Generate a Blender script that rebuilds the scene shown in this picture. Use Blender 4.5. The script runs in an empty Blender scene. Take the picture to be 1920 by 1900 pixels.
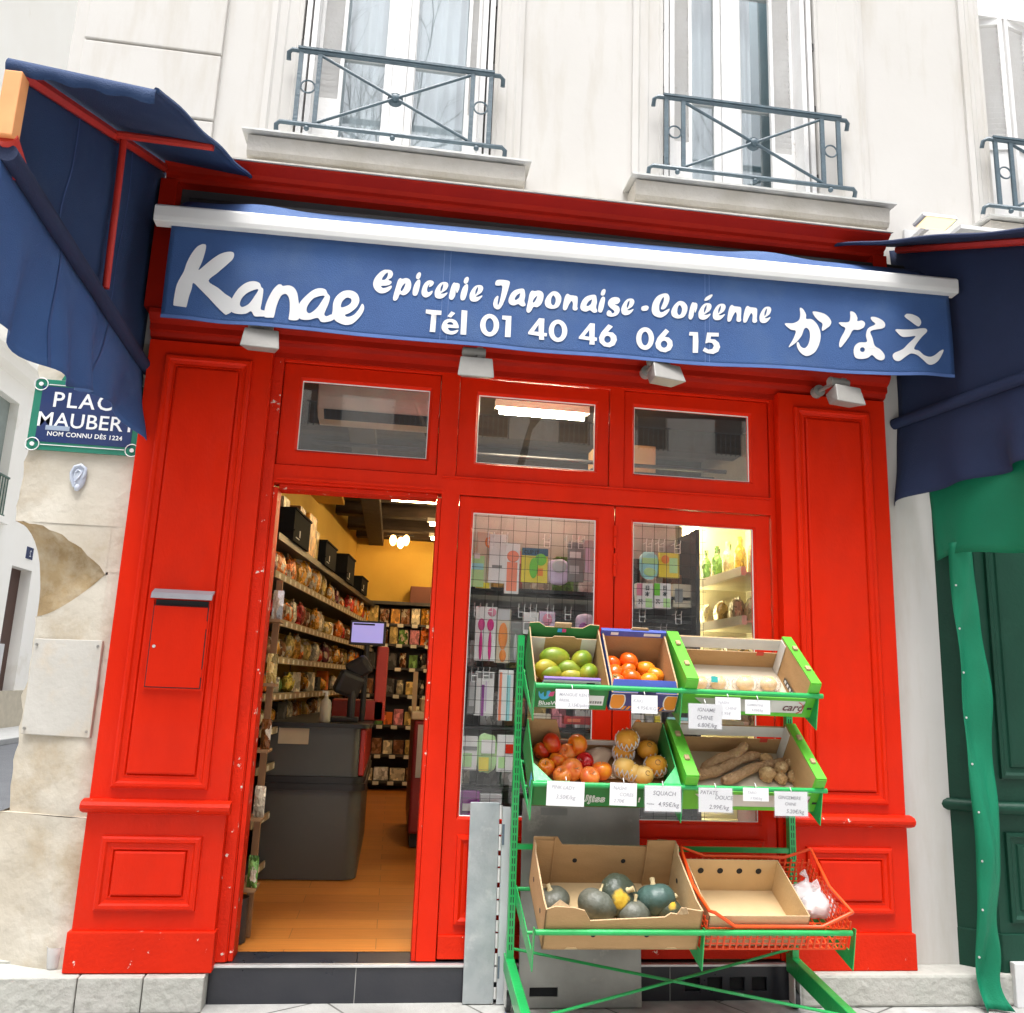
import bpy, bmesh, math, random
from mathutils import Vector, Matrix, Euler, noise
R = math.radians
rnd = random.Random(11)
scn = bpy.context.scene
COL = scn.collection
# ------------------------------------------------------------------ camera
F, YAW, PIT, ROL = 1600.0, 0.1277, 0.2046, 0.03925       # focal length in pixels of the 1920 px wide photo
CAM = Vector((0, -4.65, 1.55))
fw = Vector((math.sin(YAW)*math.cos(PIT), math.cos(YAW)*math.cos(PIT), math.sin(PIT)))
r0 = Vector((math.cos(YAW), -math.sin(YAW), 0)); u0 = r0.cross(fw)
cr = math.cos(ROL)*r0 + math.sin(ROL)*u0
cu = -math.sin(ROL)*r0 + math.cos(ROL)*u0
cam = bpy.data.objects.new('camera', bpy.data.cameras.new('camera'))
COL.objects.link(cam)
cam.matrix_world = Matrix(((cr.x, cu.x, -fw.x, CAM.x), (cr.y, cu.y, -fw.y, CAM.y), (cr.z, cu.z, -fw.z, CAM.z), (0, 0, 0, 1)))
cam.data.sensor_width = 36; cam.data.sensor_fit = 'HORIZONTAL'
cam.data.lens = 36*F/1920
cam.data.clip_start = .05; cam.data.clip_end = 600
scn.camera = cam
scn.render.resolution_x = 1024; scn.render.resolution_y = 1013
# ------------------------------------------------------------------ sky, sun, exposure
SUN_EL, SUN_AZ = 74, 194
w = bpy.data.worlds.new('World'); scn.world = w; w.use_nodes = True
nt = w.node_tree; nt.nodes.clear()
sky = nt.nodes.new('ShaderNodeTexSky'); sky.sky_type = 'NISHITA'; sky.sun_disc = False
sky.sun_elevation = R(SUN_EL); sky.sun_rotation = R(SUN_AZ)
sky.air_density = 1.0; sky.dust_density = 4.0; sky.ozone_density = 1.0
hs = nt.nodes.new('ShaderNodeHueSaturation'); hs.inputs['Saturation'].default_value = .22   # thin grey overcast
bg = nt.nodes.new('ShaderNodeBackground'); bg.inputs[1].default_value = .085
wo = nt.nodes.new('ShaderNodeOutputWorld')
tcw = nt.nodes.new('ShaderNodeTexCoord'); sx = nt.nodes.new('ShaderNodeSeparateXYZ'); mrw = nt.nodes.new('ShaderNodeMapRange'); mrw.inputs[3].default_value = .08; mrw.inputs[4].default_value = 2.1
vm = nt.nodes.new('ShaderNodeVectorMath'); vm.operation = 'SCALE'      # overcast, zenith boosted over the horizon to deepen shade under the awning
nt.links.new(tcw.outputs['Generated'], sx.inputs[0]); nt.links.new(sx.outputs['Z'], mrw.inputs[0])
nt.links.new(sky.outputs[0], hs.inputs['Color']); nt.links.new(hs.outputs[0], vm.inputs[0]); nt.links.new(mrw.outputs[0], vm.inputs['Scale']); nt.links.new(vm.outputs[0], bg.inputs[0]); nt.links.new(bg.outputs[0], wo.inputs[0])
sl = bpy.data.lights.new('sun', 'SUN'); sl.energy = 1.5; sl.angle = R(26); sl.color = (1, .98, .95)
so = bpy.data.objects.new('sun', sl); COL.objects.link(so)
_az = R(SUN_AZ)      # measured from +Y towards +X like the sky texture
sd = Vector((math.sin(_az)*math.cos(R(SUN_EL)), math.cos(_az)*math.cos(R(SUN_EL)), math.sin(R(SUN_EL))))
so.rotation_euler = (-sd).to_track_quat('-Z', 'Y').to_euler()
scn.view_settings.view_transform = 'Standard'; scn.view_settings.look = 'None'
scn.view_settings.exposure = 1.45; scn.view_settings.gamma = 1
scn.cycles.max_bounces = 8; scn.cycles.transparent_max_bounces = 12
scn.cycles.sample_clamp_indirect = 6
# ------------------------------------------------------------------ pixel helpers: a photo pixel seen on a real plane
def ray(px, py): return (px-960)/F*cr - (py-950)/F*cu + fw
def at(px, py, y):
    d = ray(px, py); return CAM + d*((y-CAM.y)/d.y)
def on_plane(px, py, p, n):
    d = ray(px, py); return CAM + d*((p-CAM).dot(n)/d.dot(n))
# ------------------------------------------------------------------ materials
def _nt(name):
    m = bpy.data.materials.new(name); m.use_nodes = True
    n = m.node_tree; b = n.nodes['Principled BSDF']; return m, n, b
def mat(name, c, rough=.6, c2=None, scale=6, bump=0, bscale=40, metal=0, spec=.5, coat=0, sharp=.5, detail=4, stretch=(1, 1, 1), rvar=0, c3=None, c3scale=2, c3lo=.56, c3hi=.7, c3st=None):
    m, n, b = _nt(name)
    L = n.links.new
    b.inputs['Roughness'].default_value = rough; b.inputs['Metallic'].default_value = metal
    b.inputs['Specular IOR Level'].default_value = spec; b.inputs['Coat Weight'].default_value = coat
    c = tuple(c)+(1,)
    if c2 is None: c2 = tuple(x*.86 for x in c[:3])
    tc = n.nodes.new('ShaderNodeTexCoord'); mp = n.nodes.new('ShaderNodeMapping'); mp.inputs['Scale'].default_value = stretch
    L(tc.outputs['Object'], mp.inputs[0])
    nz = n.nodes.new('ShaderNodeTexNoise'); nz.inputs['Scale'].default_value = scale; nz.inputs['Detail'].default_value = detail
    L(mp.outputs[0], nz.inputs['Vector'])
    rp = n.nodes.new('ShaderNodeValToRGB'); e = rp.color_ramp.elements
    e[0].position = .5-sharp*.5*.6; e[1].position = .5+sharp*.5*.6
    e[0].color = c; e[1].color = tuple(c2)+(1,)
    L(nz.outputs['Fac'], rp.inputs[0])
    out = rp.outputs[0]
    if c3 is not None:
        n3 = n.nodes.new('ShaderNodeTexNoise'); n3.inputs['Scale'].default_value = c3scale; n3.inputs['Detail'].default_value = 8; n3.inputs['Roughness'].default_value = .65
        if c3st:
            m3 = n.nodes.new('ShaderNodeMapping'); m3.inputs['Scale'].default_value = c3st; L(tc.outputs['Object'], m3.inputs[0]); L(m3.outputs[0], n3.inputs['Vector'])
        else: L(tc.outputs['Object'], n3.inputs['Vector'])
        mr = n.nodes.new('ShaderNodeMapRange'); mr.inputs[1].default_value = c3lo; mr.inputs[2].default_value = c3hi
        L(n3.outputs['Fac'], mr.inputs[0])
        mx = n.nodes.new('ShaderNodeMixRGB'); mx.inputs[2].default_value = tuple(c3)+(1,)
        L(mr.outputs[0], mx.inputs[0]); L(out, mx.inputs[1]); out = mx.outputs[0]
    L(out, b.inputs['Base Color'])
    if rvar:
        mr = n.nodes.new('ShaderNodeMapRange'); mr.inputs[3].default_value = rough-rvar; mr.inputs[4].default_value = rough+rvar
        L(nz.outputs['Fac'], mr.inputs[0]); L(mr.outputs[0], b.inputs['Roughness'])
    if bump:
        nb = n.nodes.new('ShaderNodeTexNoise'); nb.inputs['Scale'].default_value = bscale; nb.inputs['Detail'].default_value = 6
        L(mp.outputs[0], nb.inputs['Vector'])
        bp = n.nodes.new('ShaderNodeBump'); bp.inputs['Strength'].default_value = bump; bp.inputs['Distance'].default_value = .02
        L(nb.outputs['Fac'], bp.inputs['Height']); L(bp.outputs[0], b.inputs['Normal'])
    return m
def emit(name, c, s):
    m, n, b = _nt(name)
    b.inputs['Base Color'].default_value = tuple(c)+(1,)
    b.inputs['Emission Color'].default_value = tuple(c)+(1,); b.inputs['Emission Strength'].default_value = s
    return m
def glass(name, tint=(.9, .93, .92), ior=1.5, rough=0.0, dirt=0):
    m = bpy.data.materials.new(name); m.use_nodes = True; n = m.node_tree; n.nodes.clear(); L = n.links.new
    o = n.nodes.new('ShaderNodeOutputMaterial'); t = n.nodes.new('ShaderNodeBsdfTransparent'); g = n.nodes.new('ShaderNodeBsdfGlossy')
    lw_ = n.nodes.new('ShaderNodeLayerWeight'); lw_.inputs[0].default_value = .5; pw = n.nodes.new('ShaderNodeMath'); pw.operation = 'POWER'; pw.inputs[1].default_value = 5
    fr = n.nodes.new('ShaderNodeMapRange'); f0 = ((ior-1)/(ior+1))**2; fr.inputs[3].default_value = f0; fr.inputs[4].default_value = 1; L(lw_.outputs['Facing'], pw.inputs[0]); L(pw.outputs[0], fr.inputs[0])
    mx = n.nodes.new('ShaderNodeMixShader')
    t.inputs[0].default_value = tuple(tint)+(1,); g.inputs['Roughness'].default_value = rough
    L(fr.outputs[0], mx.inputs[0]); L(t.outputs[0], mx.inputs[1]); L(g.outputs[0], mx.inputs[2])
    if dirt:
        d = n.nodes.new('ShaderNodeBsdfDiffuse'); d.inputs[0].default_value = (.6, .6, .58, 1)
        m2 = n.nodes.new('ShaderNodeMixShader'); nz = n.nodes.new('ShaderNodeTexNoise'); tc = n.nodes.new('ShaderNodeTexCoord'); nz.inputs['Scale'].default_value = 3; nz.inputs['Detail'].default_value = 6
        mr = n.nodes.new('ShaderNodeMapRange'); mr.inputs[1].default_value = .3; mr.inputs[2].default_value = .8; mr.inputs[4].default_value = dirt
        L(tc.outputs['Object'], nz.inputs['Vector']); L(nz.outputs['Fac'], mr.inputs[0]); L(mr.outputs[0], m2.inputs[0])
        L(mx.outputs[0], m2.inputs[1]); L(d.outputs[0], m2.inputs[2]); L(m2.outputs[0], o.inputs[0])
    else: L(mx.outputs[0], o.inputs[0])
    return m
def film(name, c, alpha):          # thin clear plastic with a milky tint
    m = glass(name, (1, 1, 1), 1.5, .08); n = m.node_tree; L = n.links.new
    o = [x for x in n.nodes if x.type == 'OUTPUT_MATERIAL'][0]; src = o.inputs[0].links[0].from_socket
    d = n.nodes.new('ShaderNodeBsdfDiffuse'); d.inputs[0].default_value = tuple(c)+(1,); m2 = n.nodes.new('ShaderNodeMixShader'); m2.inputs[0].default_value = alpha
    L(src, m2.inputs[1]); L(d.outputs[0], m2.inputs[2]); L(m2.outputs[0], o.inputs[0]); return m
def printed(name, cols, scale=22, rough=.35, stretch=(1, 1, 1), bump=0):      # packaging print: hard-edged patches of a few inks
    m, n, b = _nt(name); L = n.links.new
    tc = n.nodes.new('ShaderNodeTexCoord'); mp = n.nodes.new('ShaderNodeMapping'); mp.inputs['Scale'].default_value = stretch
    vz = n.nodes.new('ShaderNodeTexVoronoi'); vz.inputs['Scale'].default_value = scale; vz.feature = 'F1'; vz.inputs['Randomness'].default_value = .8
    oi = n.nodes.new('ShaderNodeObjectInfo'); cm_ = n.nodes.new('ShaderNodeCombineXYZ'); mu = n.nodes.new('ShaderNodeMath'); mu.operation = 'MULTIPLY'; mu.inputs[1].default_value = 9
    L(oi.outputs['Random'], mu.inputs[0]); L(mu.outputs[0], cm_.inputs[0]); L(mu.outputs[0], cm_.inputs[2]); L(cm_.outputs[0], mp.inputs['Location'])
    nd = n.nodes.new('ShaderNodeTexNoise'); nd.inputs['Scale'].default_value = 30; ng = n.nodes.new('ShaderNodeMixRGB'); ng.inputs[0].default_value = .06; L(mp.outputs[0], nd.inputs['Vector']); L(mp.outputs[0], ng.inputs[1]); L(nd.outputs['Color'], ng.inputs[2])
    if bump:
        nb = n.nodes.new('ShaderNodeTexNoise'); nb.inputs['Scale'].default_value = 26; nb.inputs['Detail'].default_value = 3; bp = n.nodes.new('ShaderNodeBump'); bp.inputs['Strength'].default_value = bump; bp.inputs['Distance'].default_value = .03; L(mp.outputs[0], nb.inputs['Vector']); L(nb.outputs['Fac'], bp.inputs['Height']); L(bp.outputs[0], b.inputs['Normal'])
    rp = n.nodes.new('ShaderNodeValToRGB'); rp.color_ramp.interpolation = 'CONSTANT'
    e = rp.color_ramp.elements
    while len(e) < len(cols): e.new(.5)
    for i, c in enumerate(cols): e[i].position = i/len(cols); e[i].color = tuple(c)+(1,)
    L(tc.outputs['Object'], mp.inputs[0]); L(ng.outputs[0], vz.inputs['Vector']); L(vz.outputs['Color'], rp.inputs[0]); L(rp.outputs[0], b.inputs['Base Color'])
    b.inputs['Roughness'].default_value = rough; return m
# ------------------------------------------------------------------ mesh builder
class MB:
    def __init__(s): s.v = []; s.f = []; s.m = []; s.mi = 0
    def add(s, vs, fs, mi=None):
        b = len(s.v); s.v += [Vector(x) for x in vs]
        s.f += [tuple(b+i for i in f) for f in fs]; s.m += [s.mi if mi is None else mi]*len(fs); return s
    def mark(s): return len(s.v)
    def xf(s, M, start=0):
        for i in range(start, len(s.v)): s.v[i] = M @ s.v[i]
        return s
    def box(s, x0, x1, y0, y1, z0, z1, mi=None):
        return s.add([(x0,y0,z0),(x1,y0,z0),(x1,y1,z0),(x0,y1,z0),(x0,y0,z1),(x1,y0,z1),(x1,y1,z1),(x0,y1,z1)],
                     [(0,3,2,1),(4,5,6,7),(0,1,5,4),(1,2,6,5),(2,3,7,6),(3,0,4,7)], mi)
    def prism(s, poly, ax, a0, a1, m0=None, m1=None, me=None):
        n = len(poly)
        def P(p, a): return {'x': (a, p[0], p[1]), 'y': (p[0], a, p[1]), 'z': (p[0], p[1], a)}[ax]
        b = len(s.v); s.v += [Vector(P(p, a0)) for p in poly]+[Vector(P(p, a1)) for p in poly]
        d = s.mi
        s.f.append(tuple(b+i for i in range(n))[::-1]); s.m.append(d if m0 is None else m0)
        s.f.append(tuple(b+n+i for i in range(n))); s.m.append(d if m1 is None else m1)
        for i in range(n):
            j = (i+1) % n; s.f.append((b+i, b+j, b+n+j, b+n+i)); s.m.append(d if me is None else me)
        return s
    def cyl(s, p, q, r, n=12, r2=None, caps=True, mi=None):
        p = Vector(p); q = Vector(q); d = (q-p).normalized(); r2 = r if r2 is None else r2
        a = d.orthogonal().normalized(); c = d.cross(a)
        vs = [p+(a*math.cos(2*math.pi*i/n)+c*math.sin(2*math.pi*i/n))*r for i in range(n)]+[q+(a*math.cos(2*math.pi*i/n)+c*math.sin(2*math.pi*i/n))*r2 for i in range(n)]
        fs = [(i, (i+1) % n, n+(i+1) % n, n+i) for i in range(n)]
        if caps: fs += [tuple(range(n))[::-1], tuple(range(n, 2*n))]
        return s.add(vs, fs, mi)
    def tube(s, pts, r, n=8, mi=None, rads=None, closed=False):
        pts = [Vector(p) for p in pts]; N = len(pts); vs = []; prev = None
        for i, p in enumerate(pts):
            t = (pts[(i+1) % N if closed else min(i+1, N-1)]-pts[(i-1) % N if closed else max(i-1, 0)]).normalized()
            if prev is None: a = t.orthogonal().normalized()
            else: a = (prev-t*prev.dot(t)); a = a.normalized() if a.length > 1e-6 else t.orthogonal().normalized()
            prev = a; c = t.cross(a); rr = rads[i] if rads else r
            vs += [p+(a*math.cos(2*math.pi*k/n)+c*math.sin(2*math.pi*k/n))*rr for k in range(n)]
        fs = [(i*n+k, i*n+(k+1) % n, ((i+1) % N)*n+(k+1) % n, ((i+1) % N)*n+k) for i in range(N if closed else N-1) for k in range(n)]
        if not closed: fs += [tuple(range(n))[::-1], tuple(range((N-1)*n, N*n))]
        return s.add(vs, fs, mi)
    def lathe(s, prof, c=(0,0,0), n=20, mi=None):
        c = Vector(c); vs = []; fs = []; K = len(prof)
        for r, z in prof: vs += [c+Vector((r*math.cos(2*math.pi*k/n), r*math.sin(2*math.pi*k/n), z)) for k in range(n)]
        for i in range(K-1): fs += [(i*n+k, i*n+(k+1) % n, (i+1)*n+(k+1) % n, (i+1)*n+k) for k in range(n)]
        fs += [tuple(range(n))[::-1], tuple(range((K-1)*n, K*n))]
        return s.add(vs, fs, mi)
    def ball(s, c, r, seg=18, ring=12, fn=None, mi=None):
        c = Vector(c); r = Vector(r) if not isinstance(r, (int, float)) else Vector((r, r, r)); vs = []; fs = []
        for j in range(ring+1):
            th = math.pi*j/ring
            for k in range(seg):
                ph = 2*math.pi*k/seg; d = Vector((math.sin(th)*math.cos(ph), math.sin(th)*math.sin(ph), math.cos(th)))
                if fn: d = fn(d)
                vs.append(c+Vector((d.x*r.x, d.y*r.y, d.z*r.z)))
        for j in range(ring):
            for k in range(seg):
                a, b2 = j*seg+k, j*seg+(k+1) % seg
                fs.append((a, a+seg, b2+seg, b2))
        return s.add(vs, fs, mi)
    def molding(s, x0, x1, z0, z1, prof, fill=False, mi=None, open_=False):
        # a profile [(inset, y)] swept round a rectangle facing -y with mitred corners
        for (a, ya), (b, yb) in zip(prof, prof[1:]):
            A = [(x0+a, ya, z0+a), (x1-a, ya, z0+a), (x1-a, ya, z1-a), (x0+a, ya, z1-a)]
            B = [(x0+b, yb, z0+b), (x1-b, yb, z0+b), (x1-b, yb, z1-b), (x0+b, yb, z1-b)]
            s.add(A+B, [(i, (i+1) % 4, 4+(i+1) % 4, 4+i) for i in range(4)], mi)
        if fill:
            a, ya = prof[-1]; s.add([(x0+a, ya, z0+a), (x1-a, ya, z0+a), (x1-a, ya, z1-a), (x0+a, ya, z1-a)], [(0, 1, 2, 3)], mi)
        return s
    def sweepx(s, prof, x0, x1, mi=None):      # closed (y,z) profile run along x
        return s.prism(prof, 'x', x0, x1, mi, mi, mi)
    def gridwall(s, xs, zs, holes, y0, y1, mi=None):
        xs = sorted(set(xs)); zs = sorted(set(zs))
        H = lambda i, k: not (0 <= i < len(xs)-1 and 0 <= k < len(zs)-1) or any(h[0] <= (xs[i]+xs[i+1])/2 <= h[1] and h[2] <= (zs[k]+zs[k+1])/2 <= h[3] for h in holes)
        for i in range(len(xs)-1):
            for k in range(len(zs)-1):
                if H(i, k): continue
                a, b, c, d = xs[i], xs[i+1], zs[k], zs[k+1]
                s.add([(a,y0,c),(b,y0,c),(b,y0,d),(a,y0,d)], [(0,1,2,3)], mi); s.add([(a,y1,c),(b,y1,c),(b,y1,d),(a,y1,d)], [(3,2,1,0)], mi)
                if H(i-1, k): s.add([(a,y0,c),(a,y1,c),(a,y1,d),(a,y0,d)], [(3,2,1,0)], mi)
                if H(i+1, k): s.add([(b,y0,c),(b,y1,c),(b,y1,d),(b,y0,d)], [(0,1,2,3)], mi)
                if H(i, k-1): s.add([(a,y0,c),(b,y0,c),(b,y1,c),(a,y1,c)], [(3,2,1,0)], mi)
                if H(i, k+1): s.add([(a,y0,d),(b,y0,d),(b,y1,d),(a,y1,d)], [(0,1,2,3)], mi)
        return s
    def sheet(s, fn, nu, nv, mi=None, thick=0):   # fn(u,v)->point, 0..1
        vs = [fn(i/nu, j/nv) for j in range(nv+1) for i in range(nu+1)]
        return s.add(vs, [(j*(nu+1)+i, j*(nu+1)+i+1, (j+1)*(nu+1)+i+1, (j+1)*(nu+1)+i) for j in range(nv) for i in range(nu)], mi)
ROOT = {}
def _mesh(mb, name, mats, off, smooth):
    me = bpy.data.meshes.new(name)
    me.from_pydata([v-off for v in mb.v], [], mb.f)
    for m in (mats if isinstance(mats, (list, tuple)) else [mats]): me.materials.append(m)
    for p, i in zip(me.polygons, mb.m): p.material_index = i
    me.validate(); me.update()
    bm = bmesh.new(); bm.from_mesh(me)
    bmesh.ops.remove_doubles(bm, verts=bm.verts, dist=1e-5)
    bmesh.ops.recalc_face_normals(bm, faces=bm.faces); bm.to_mesh(me); bm.free()
    if smooth:
        me.polygons.foreach_set('use_smooth', [True]*len(me.polygons))
        try: me.set_sharp_from_angle(angle=R(smooth if smooth is not True else 50))
        except Exception: pass
    return me
def _mods(o, bevel, sub, solid):
    if solid: m = o.modifiers.new('solid', 'SOLIDIFY'); m.thickness = solid; m.offset = 0
    if sub: m = o.modifiers.new('sub', 'SUBSURF'); m.levels = m.render_levels = sub
    if bevel: m = o.modifiers.new('bevel', 'BEVEL'); m.width = bevel; m.segments = 2; m.limit_method = 'ANGLE'; m.angle_limit = R(40)
def T(name, label, cat, loc=(0, 0, 0), group=None):
    o = bpy.data.objects.new(name, None); o.empty_display_size = .1; COL.objects.link(o); o.location = loc; ROOT[o.name] = Vector(loc)
    o['label'] = label; o['category'] = cat
    if group: o['group'] = group
    return o
def P(mb, name, mats, parent, smooth=False, bevel=0, sub=0, solid=0, label=None):
    off = ROOT[parent.name]
    o = bpy.data.objects.new(name, _mesh(mb, name, mats, off, smooth)); COL.objects.link(o); o.parent = parent; ROOT[o.name] = off
    if label: o['label'] = label
    _mods(o, bevel, sub, solid); return o
def S(mb, name, mats, label, cat, loc=(0, 0, 0), group=None, smooth=False, bevel=0, sub=0, solid=0, kind=None):
    o = bpy.data.objects.new(name, _mesh(mb, name, mats, Vector(loc), smooth)); COL.objects.link(o); o.location = loc; ROOT[o.name] = Vector(loc)
    if kind: o['kind'] = kind
    if label: o['label'] = label
    if cat: o['category'] = cat
    if group: o['group'] = group
    _mods(o, bevel, sub, solid); return o
def dup(root, loc, rot=None, label=None, group=None):
    r = root.copy(); COL.objects.link(r); r.location = loc; ROOT[r.name] = Vector(loc)
    if rot is not None: r.rotation_euler = rot
    if label: r['label'] = label
    if group: r['group'] = group
    for ch in list(root.children):
        c = ch.copy(); COL.objects.link(c); c.parent = r
        for g in list(ch.children):
            d = g.copy(); COL.objects.link(d); d.parent = c
    return r
def crom(pts, n=5):       # closed Catmull-Rom loop through traced points
    out = []; N = len(pts)
    for i in range(N):
        p0, p1, p2, p3 = (Vector((*pts[(i+k-1) % N], 0)) for k in range(4))
        if (p2-p1).length < 1e-9: continue
        for k in range(n):
            t = k/n
            out.append(.5*((2*p1)+(p2-p0)*t+(2*p0-5*p1+4*p2-p3)*t*t+(3*p1-p0-3*p2+p3)*t**3))
    return [(p.x, p.y) for p in out]
def fill(loops):          # 2D loops (outer and holes) -> verts, faces
    cu_ = bpy.data.curves.new('tmp', 'CURVE'); cu_.dimensions = '2D'; cu_.fill_mode = 'BOTH'
    for lp in loops:
        sp = cu_.splines.new('POLY'); sp.points.add(len(lp)-1); sp.use_cyclic_u = True
        for i, p in enumerate(lp): sp.points[i].co = (p[0], p[1], 0, 1)
    o = bpy.data.objects.new('tmp', cu_); COL.objects.link(o)
    me = bpy.data.meshes.new_from_object(o.evaluated_get(bpy.context.evaluated_depsgraph_get()))
    bpy.data.objects.remove(o); bpy.data.curves.remove(cu_)
    vs = [v.co.copy() for v in me.vertices]; fs = [tuple(p.vertices) for p in me.polygons]; bpy.data.meshes.remove(me)
    return vs, fs
def text(body, size, off=0, shear=0, space=1.0, line=1.0, align='LEFT'):
    c = bpy.data.curves.new('tmp', 'FONT'); c.body = body; c.size = size; c.offset = off; c.shear = shear; c.space_character = space; c.space_line = line; c.align_x = align; c.resolution_u = 3
    o = bpy.data.objects.new('tmp', c); COL.objects.link(o)
    me = bpy.data.meshes.new_from_object(o.evaluated_get(bpy.context.evaluated_depsgraph_get()))
    bpy.data.objects.remove(o); bpy.data.curves.remove(c)
    vs = [v.co.copy() for v in me.vertices]; fs = [tuple(p.vertices) for p in me.polygons]; bpy.data.meshes.remove(me)
    return vs, fs
def text_on(mb, body, size, x, y, z, mi=None, rot=0, **k):     # lettering on a face looking towards -y
    vs, fs = text(body, size, **k); c, s_ = math.cos(rot), math.sin(rot)
    return mb.add([(x+v.x*c-v.y*s_, y, z+v.x*s_+v.y*c) for v in vs], fs, mi)
def fbm(p, sc=1.0): return noise.noise(Vector(p)*sc)
ORD = ['first', 'second', 'third', 'fourth', 'fifth', 'sixth', 'seventh', 'eighth', 'ninth', 'tenth', 'eleventh', 'twelfth', 'thirteenth', 'fourteenth', 'fifteenth', 'sixteenth', 'seventeenth', 'eighteenth', 'nineteenth', 'twentieth']
# ------------------------------------------------------------------ palette
RED = mat('red_paint', (.66, .0175, .0015), .45, (.615, .0155, .0012), 4, .10, 40, spec=.12, coat=.08, rvar=.08, stretch=(2.5, 2.5, .9), c3=(.52, .020, .005), c3scale=1.2, c3lo=.50, c3hi=.85)
REDJ = mat('chipped_red_paint', (.68, .022, .004), .5, (.56, .018, .004), 4, .25, 60, spec=.15, c3=(.70, .62, .54), c3scale=15, c3lo=.635, c3hi=.65)
REDD = mat('shaded_red_paint', (.40, .012, .003), .5, (.34, .010, .003), 3, .12, 50, spec=.15)  # shopfront red darkened to paint in the shade under sills and awning
REDW = mat('worn_red_paint', (.66, .021, .003), .5, (.58, .018, .003), 4, .2, 60, spec=.15, c3=(.74, .66, .58), c3scale=16, c3lo=.66, c3hi=.69)
CREAM = mat('cream_render', (.59, .572, .548), .9, (.555, .537, .51), .9, .05, 14, c3=(.42, .375, .30), c3scale=1.5, c3lo=.50, c3hi=.92, c3st=(2.6, 2.6, .45))
SILLM = mat('sill_stone_paint', (.56, .53, .485), .8, (.48, .45, .395), 5, .3, 40, c3=(.45, .40, .32), c3scale=4, c3lo=.58, c3hi=.8)
WPAINT = mat('white_window_paint', (.72, .72, .72), .5, (.80, .80, .79), 4, .08, 50)
SHUT = mat('white_shutter_paint', (.78, .775, .77), .6, (.73, .72, .71), 5, .1, 50, c3=(.5, .47, .42), c3scale=9, c3lo=.66, c3hi=.75)
STONE = mat('weathered_limestone', (.57, .53, .455), .9, (.46, .41, .33), 2.2, .45, 14, c3=(.34, .25, .14), c3scale=2.6, c3lo=.50, c3hi=.80, detail=8)
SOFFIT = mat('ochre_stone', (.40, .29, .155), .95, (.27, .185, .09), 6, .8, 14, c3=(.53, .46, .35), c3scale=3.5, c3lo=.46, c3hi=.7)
KERB = mat('kerb_stone', (.44, .43, .395), .9, (.42, .42, .38), 4, .6, 22, c3=(.25, .25, .21), c3scale=6, c3lo=.58, c3hi=.78)
ZINC = mat('zinc_flashing', (.62, .62, .60), .5, (.5, .5, .48), 9, .15, 30, metal=.2)
RAILM = mat('blue_grey_iron', (.085, .13, .16), .45, (.07, .105, .13), 12, .2, 60)
BLUE = mat('blue_canvas', (.036, .096, .265), .8, (.029, .078, .225), 2.5, .3, 220, c3=(.075, .135, .27), c3scale=1.6, c3lo=.5, c3hi=.85)
NAVY = mat('navy_canvas', (.013, .042, .125), .85, (.010, .034, .105), 2, .35, 200, c3=(.045, .085, .18), c3scale=1.2, c3lo=.52, c3hi=.85)
DNAVY = mat('dark_navy_canvas', (.012, .024, .075), .85, (.010, .02, .062), 2, .25, 200)
LETTER = mat('white_vinyl_lettering', (.74, .74, .74), .6, (.70, .70, .70), 5, c3=(.55, .55, .54), c3scale=7, c3lo=.66, c3hi=.72)
BARM = mat('white_aluminium', (.74, .74, .73), .38, (.78, .78, .77), 3, .03, 40)
REDTUBE = mat('red_steel_tube', (.55, .03, .018), .45, (.46, .025, .015), 8, .1, 60)
ORANGE = mat('faded_orange_end', (.80, .36, .14), .6, (.74, .30, .11), 6)
DARK = mat('dark_void', (.02, .02, .022), .9)
GREENW = mat('dark_green_paint', (.007, .050, .030), .45, (.006, .042, .025), 3, .1, 50, spec=.25, c3=(.012, .06, .037), c3scale=1.2)
GREENC = mat('green_tarpaulin', (.004, .20, .10), .55, (.003, .17, .085), 2.5, .15, 120, spec=.3)
GREENR = mat('green_enamel', (.012, .36, .085), .35, (.01, .31, .07), 9, .1, 60, coat=.2, c3=(.10, .42, .20), c3scale=12, c3lo=.66, c3hi=.72)
TILE = mat('black_step_tile', (.022, .024, .032), .3, (.03, .031, .038), 5, .05, 40, rvar=.08)
ALU = mat('galvanised_sheet', (.50, .53, .54), .42, (.33, .37, .39), 9, .2, 26, metal=.6, sharp=.9, c3=(.60, .62, .62), c3scale=7, rvar=.12)
STEELG = mat('scuffed_grey_steel', (.38, .375, .35), .42, (.22, .215, .20), 2.6, .1, 30, metal=.55, sharp=.8, c3=(.46, .43, .38), c3scale=5, rvar=.14)
LAMPG = mat('grey_white_lamp_paint', (.29, .28, .26), .5, (.25, .24, .225), 9, .05, 50)
CARD = mat('brown_cardboard', (.46, .275, .125), .8, (.42, .25, .11), 7, .15, 60, stretch=(1, 1, 3))
CARDL = mat('pale_cardboard', (.60, .43, .23), .8, (.56, .40, .21), 7, .1, 60)
CARDD = mat('raw_cardboard_edge', (.50, .35, .20), .9, (.40, .27, .15), 90)
WHITEC = mat('white_board', (.66, .65, .63), .7, (.62, .61, .59), 8)
GREYC = mat('grey_white_board', (.62, .61, .59), .75, (.56, .55, .53), 8)
PAPER = mat('white_price_paper', (.70, .70, .71), .6, (.68, .68, .69), 8)
INKG = mat('faded_pencil_ink', (.42, .42, .46), .8)
INKD = mat('grey_print_ink', (.20, .20, .22), .8)
WHITE = mat('white_plastic', (.66, .66, .66), .4)
BLACK = mat('black_plastic', (.02, .02, .022), .45, (.03, .03, .032), 6)
CRG = mat('crate_green', (.02, .20, .045), .5, (.018, .175, .04), 6)
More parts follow.
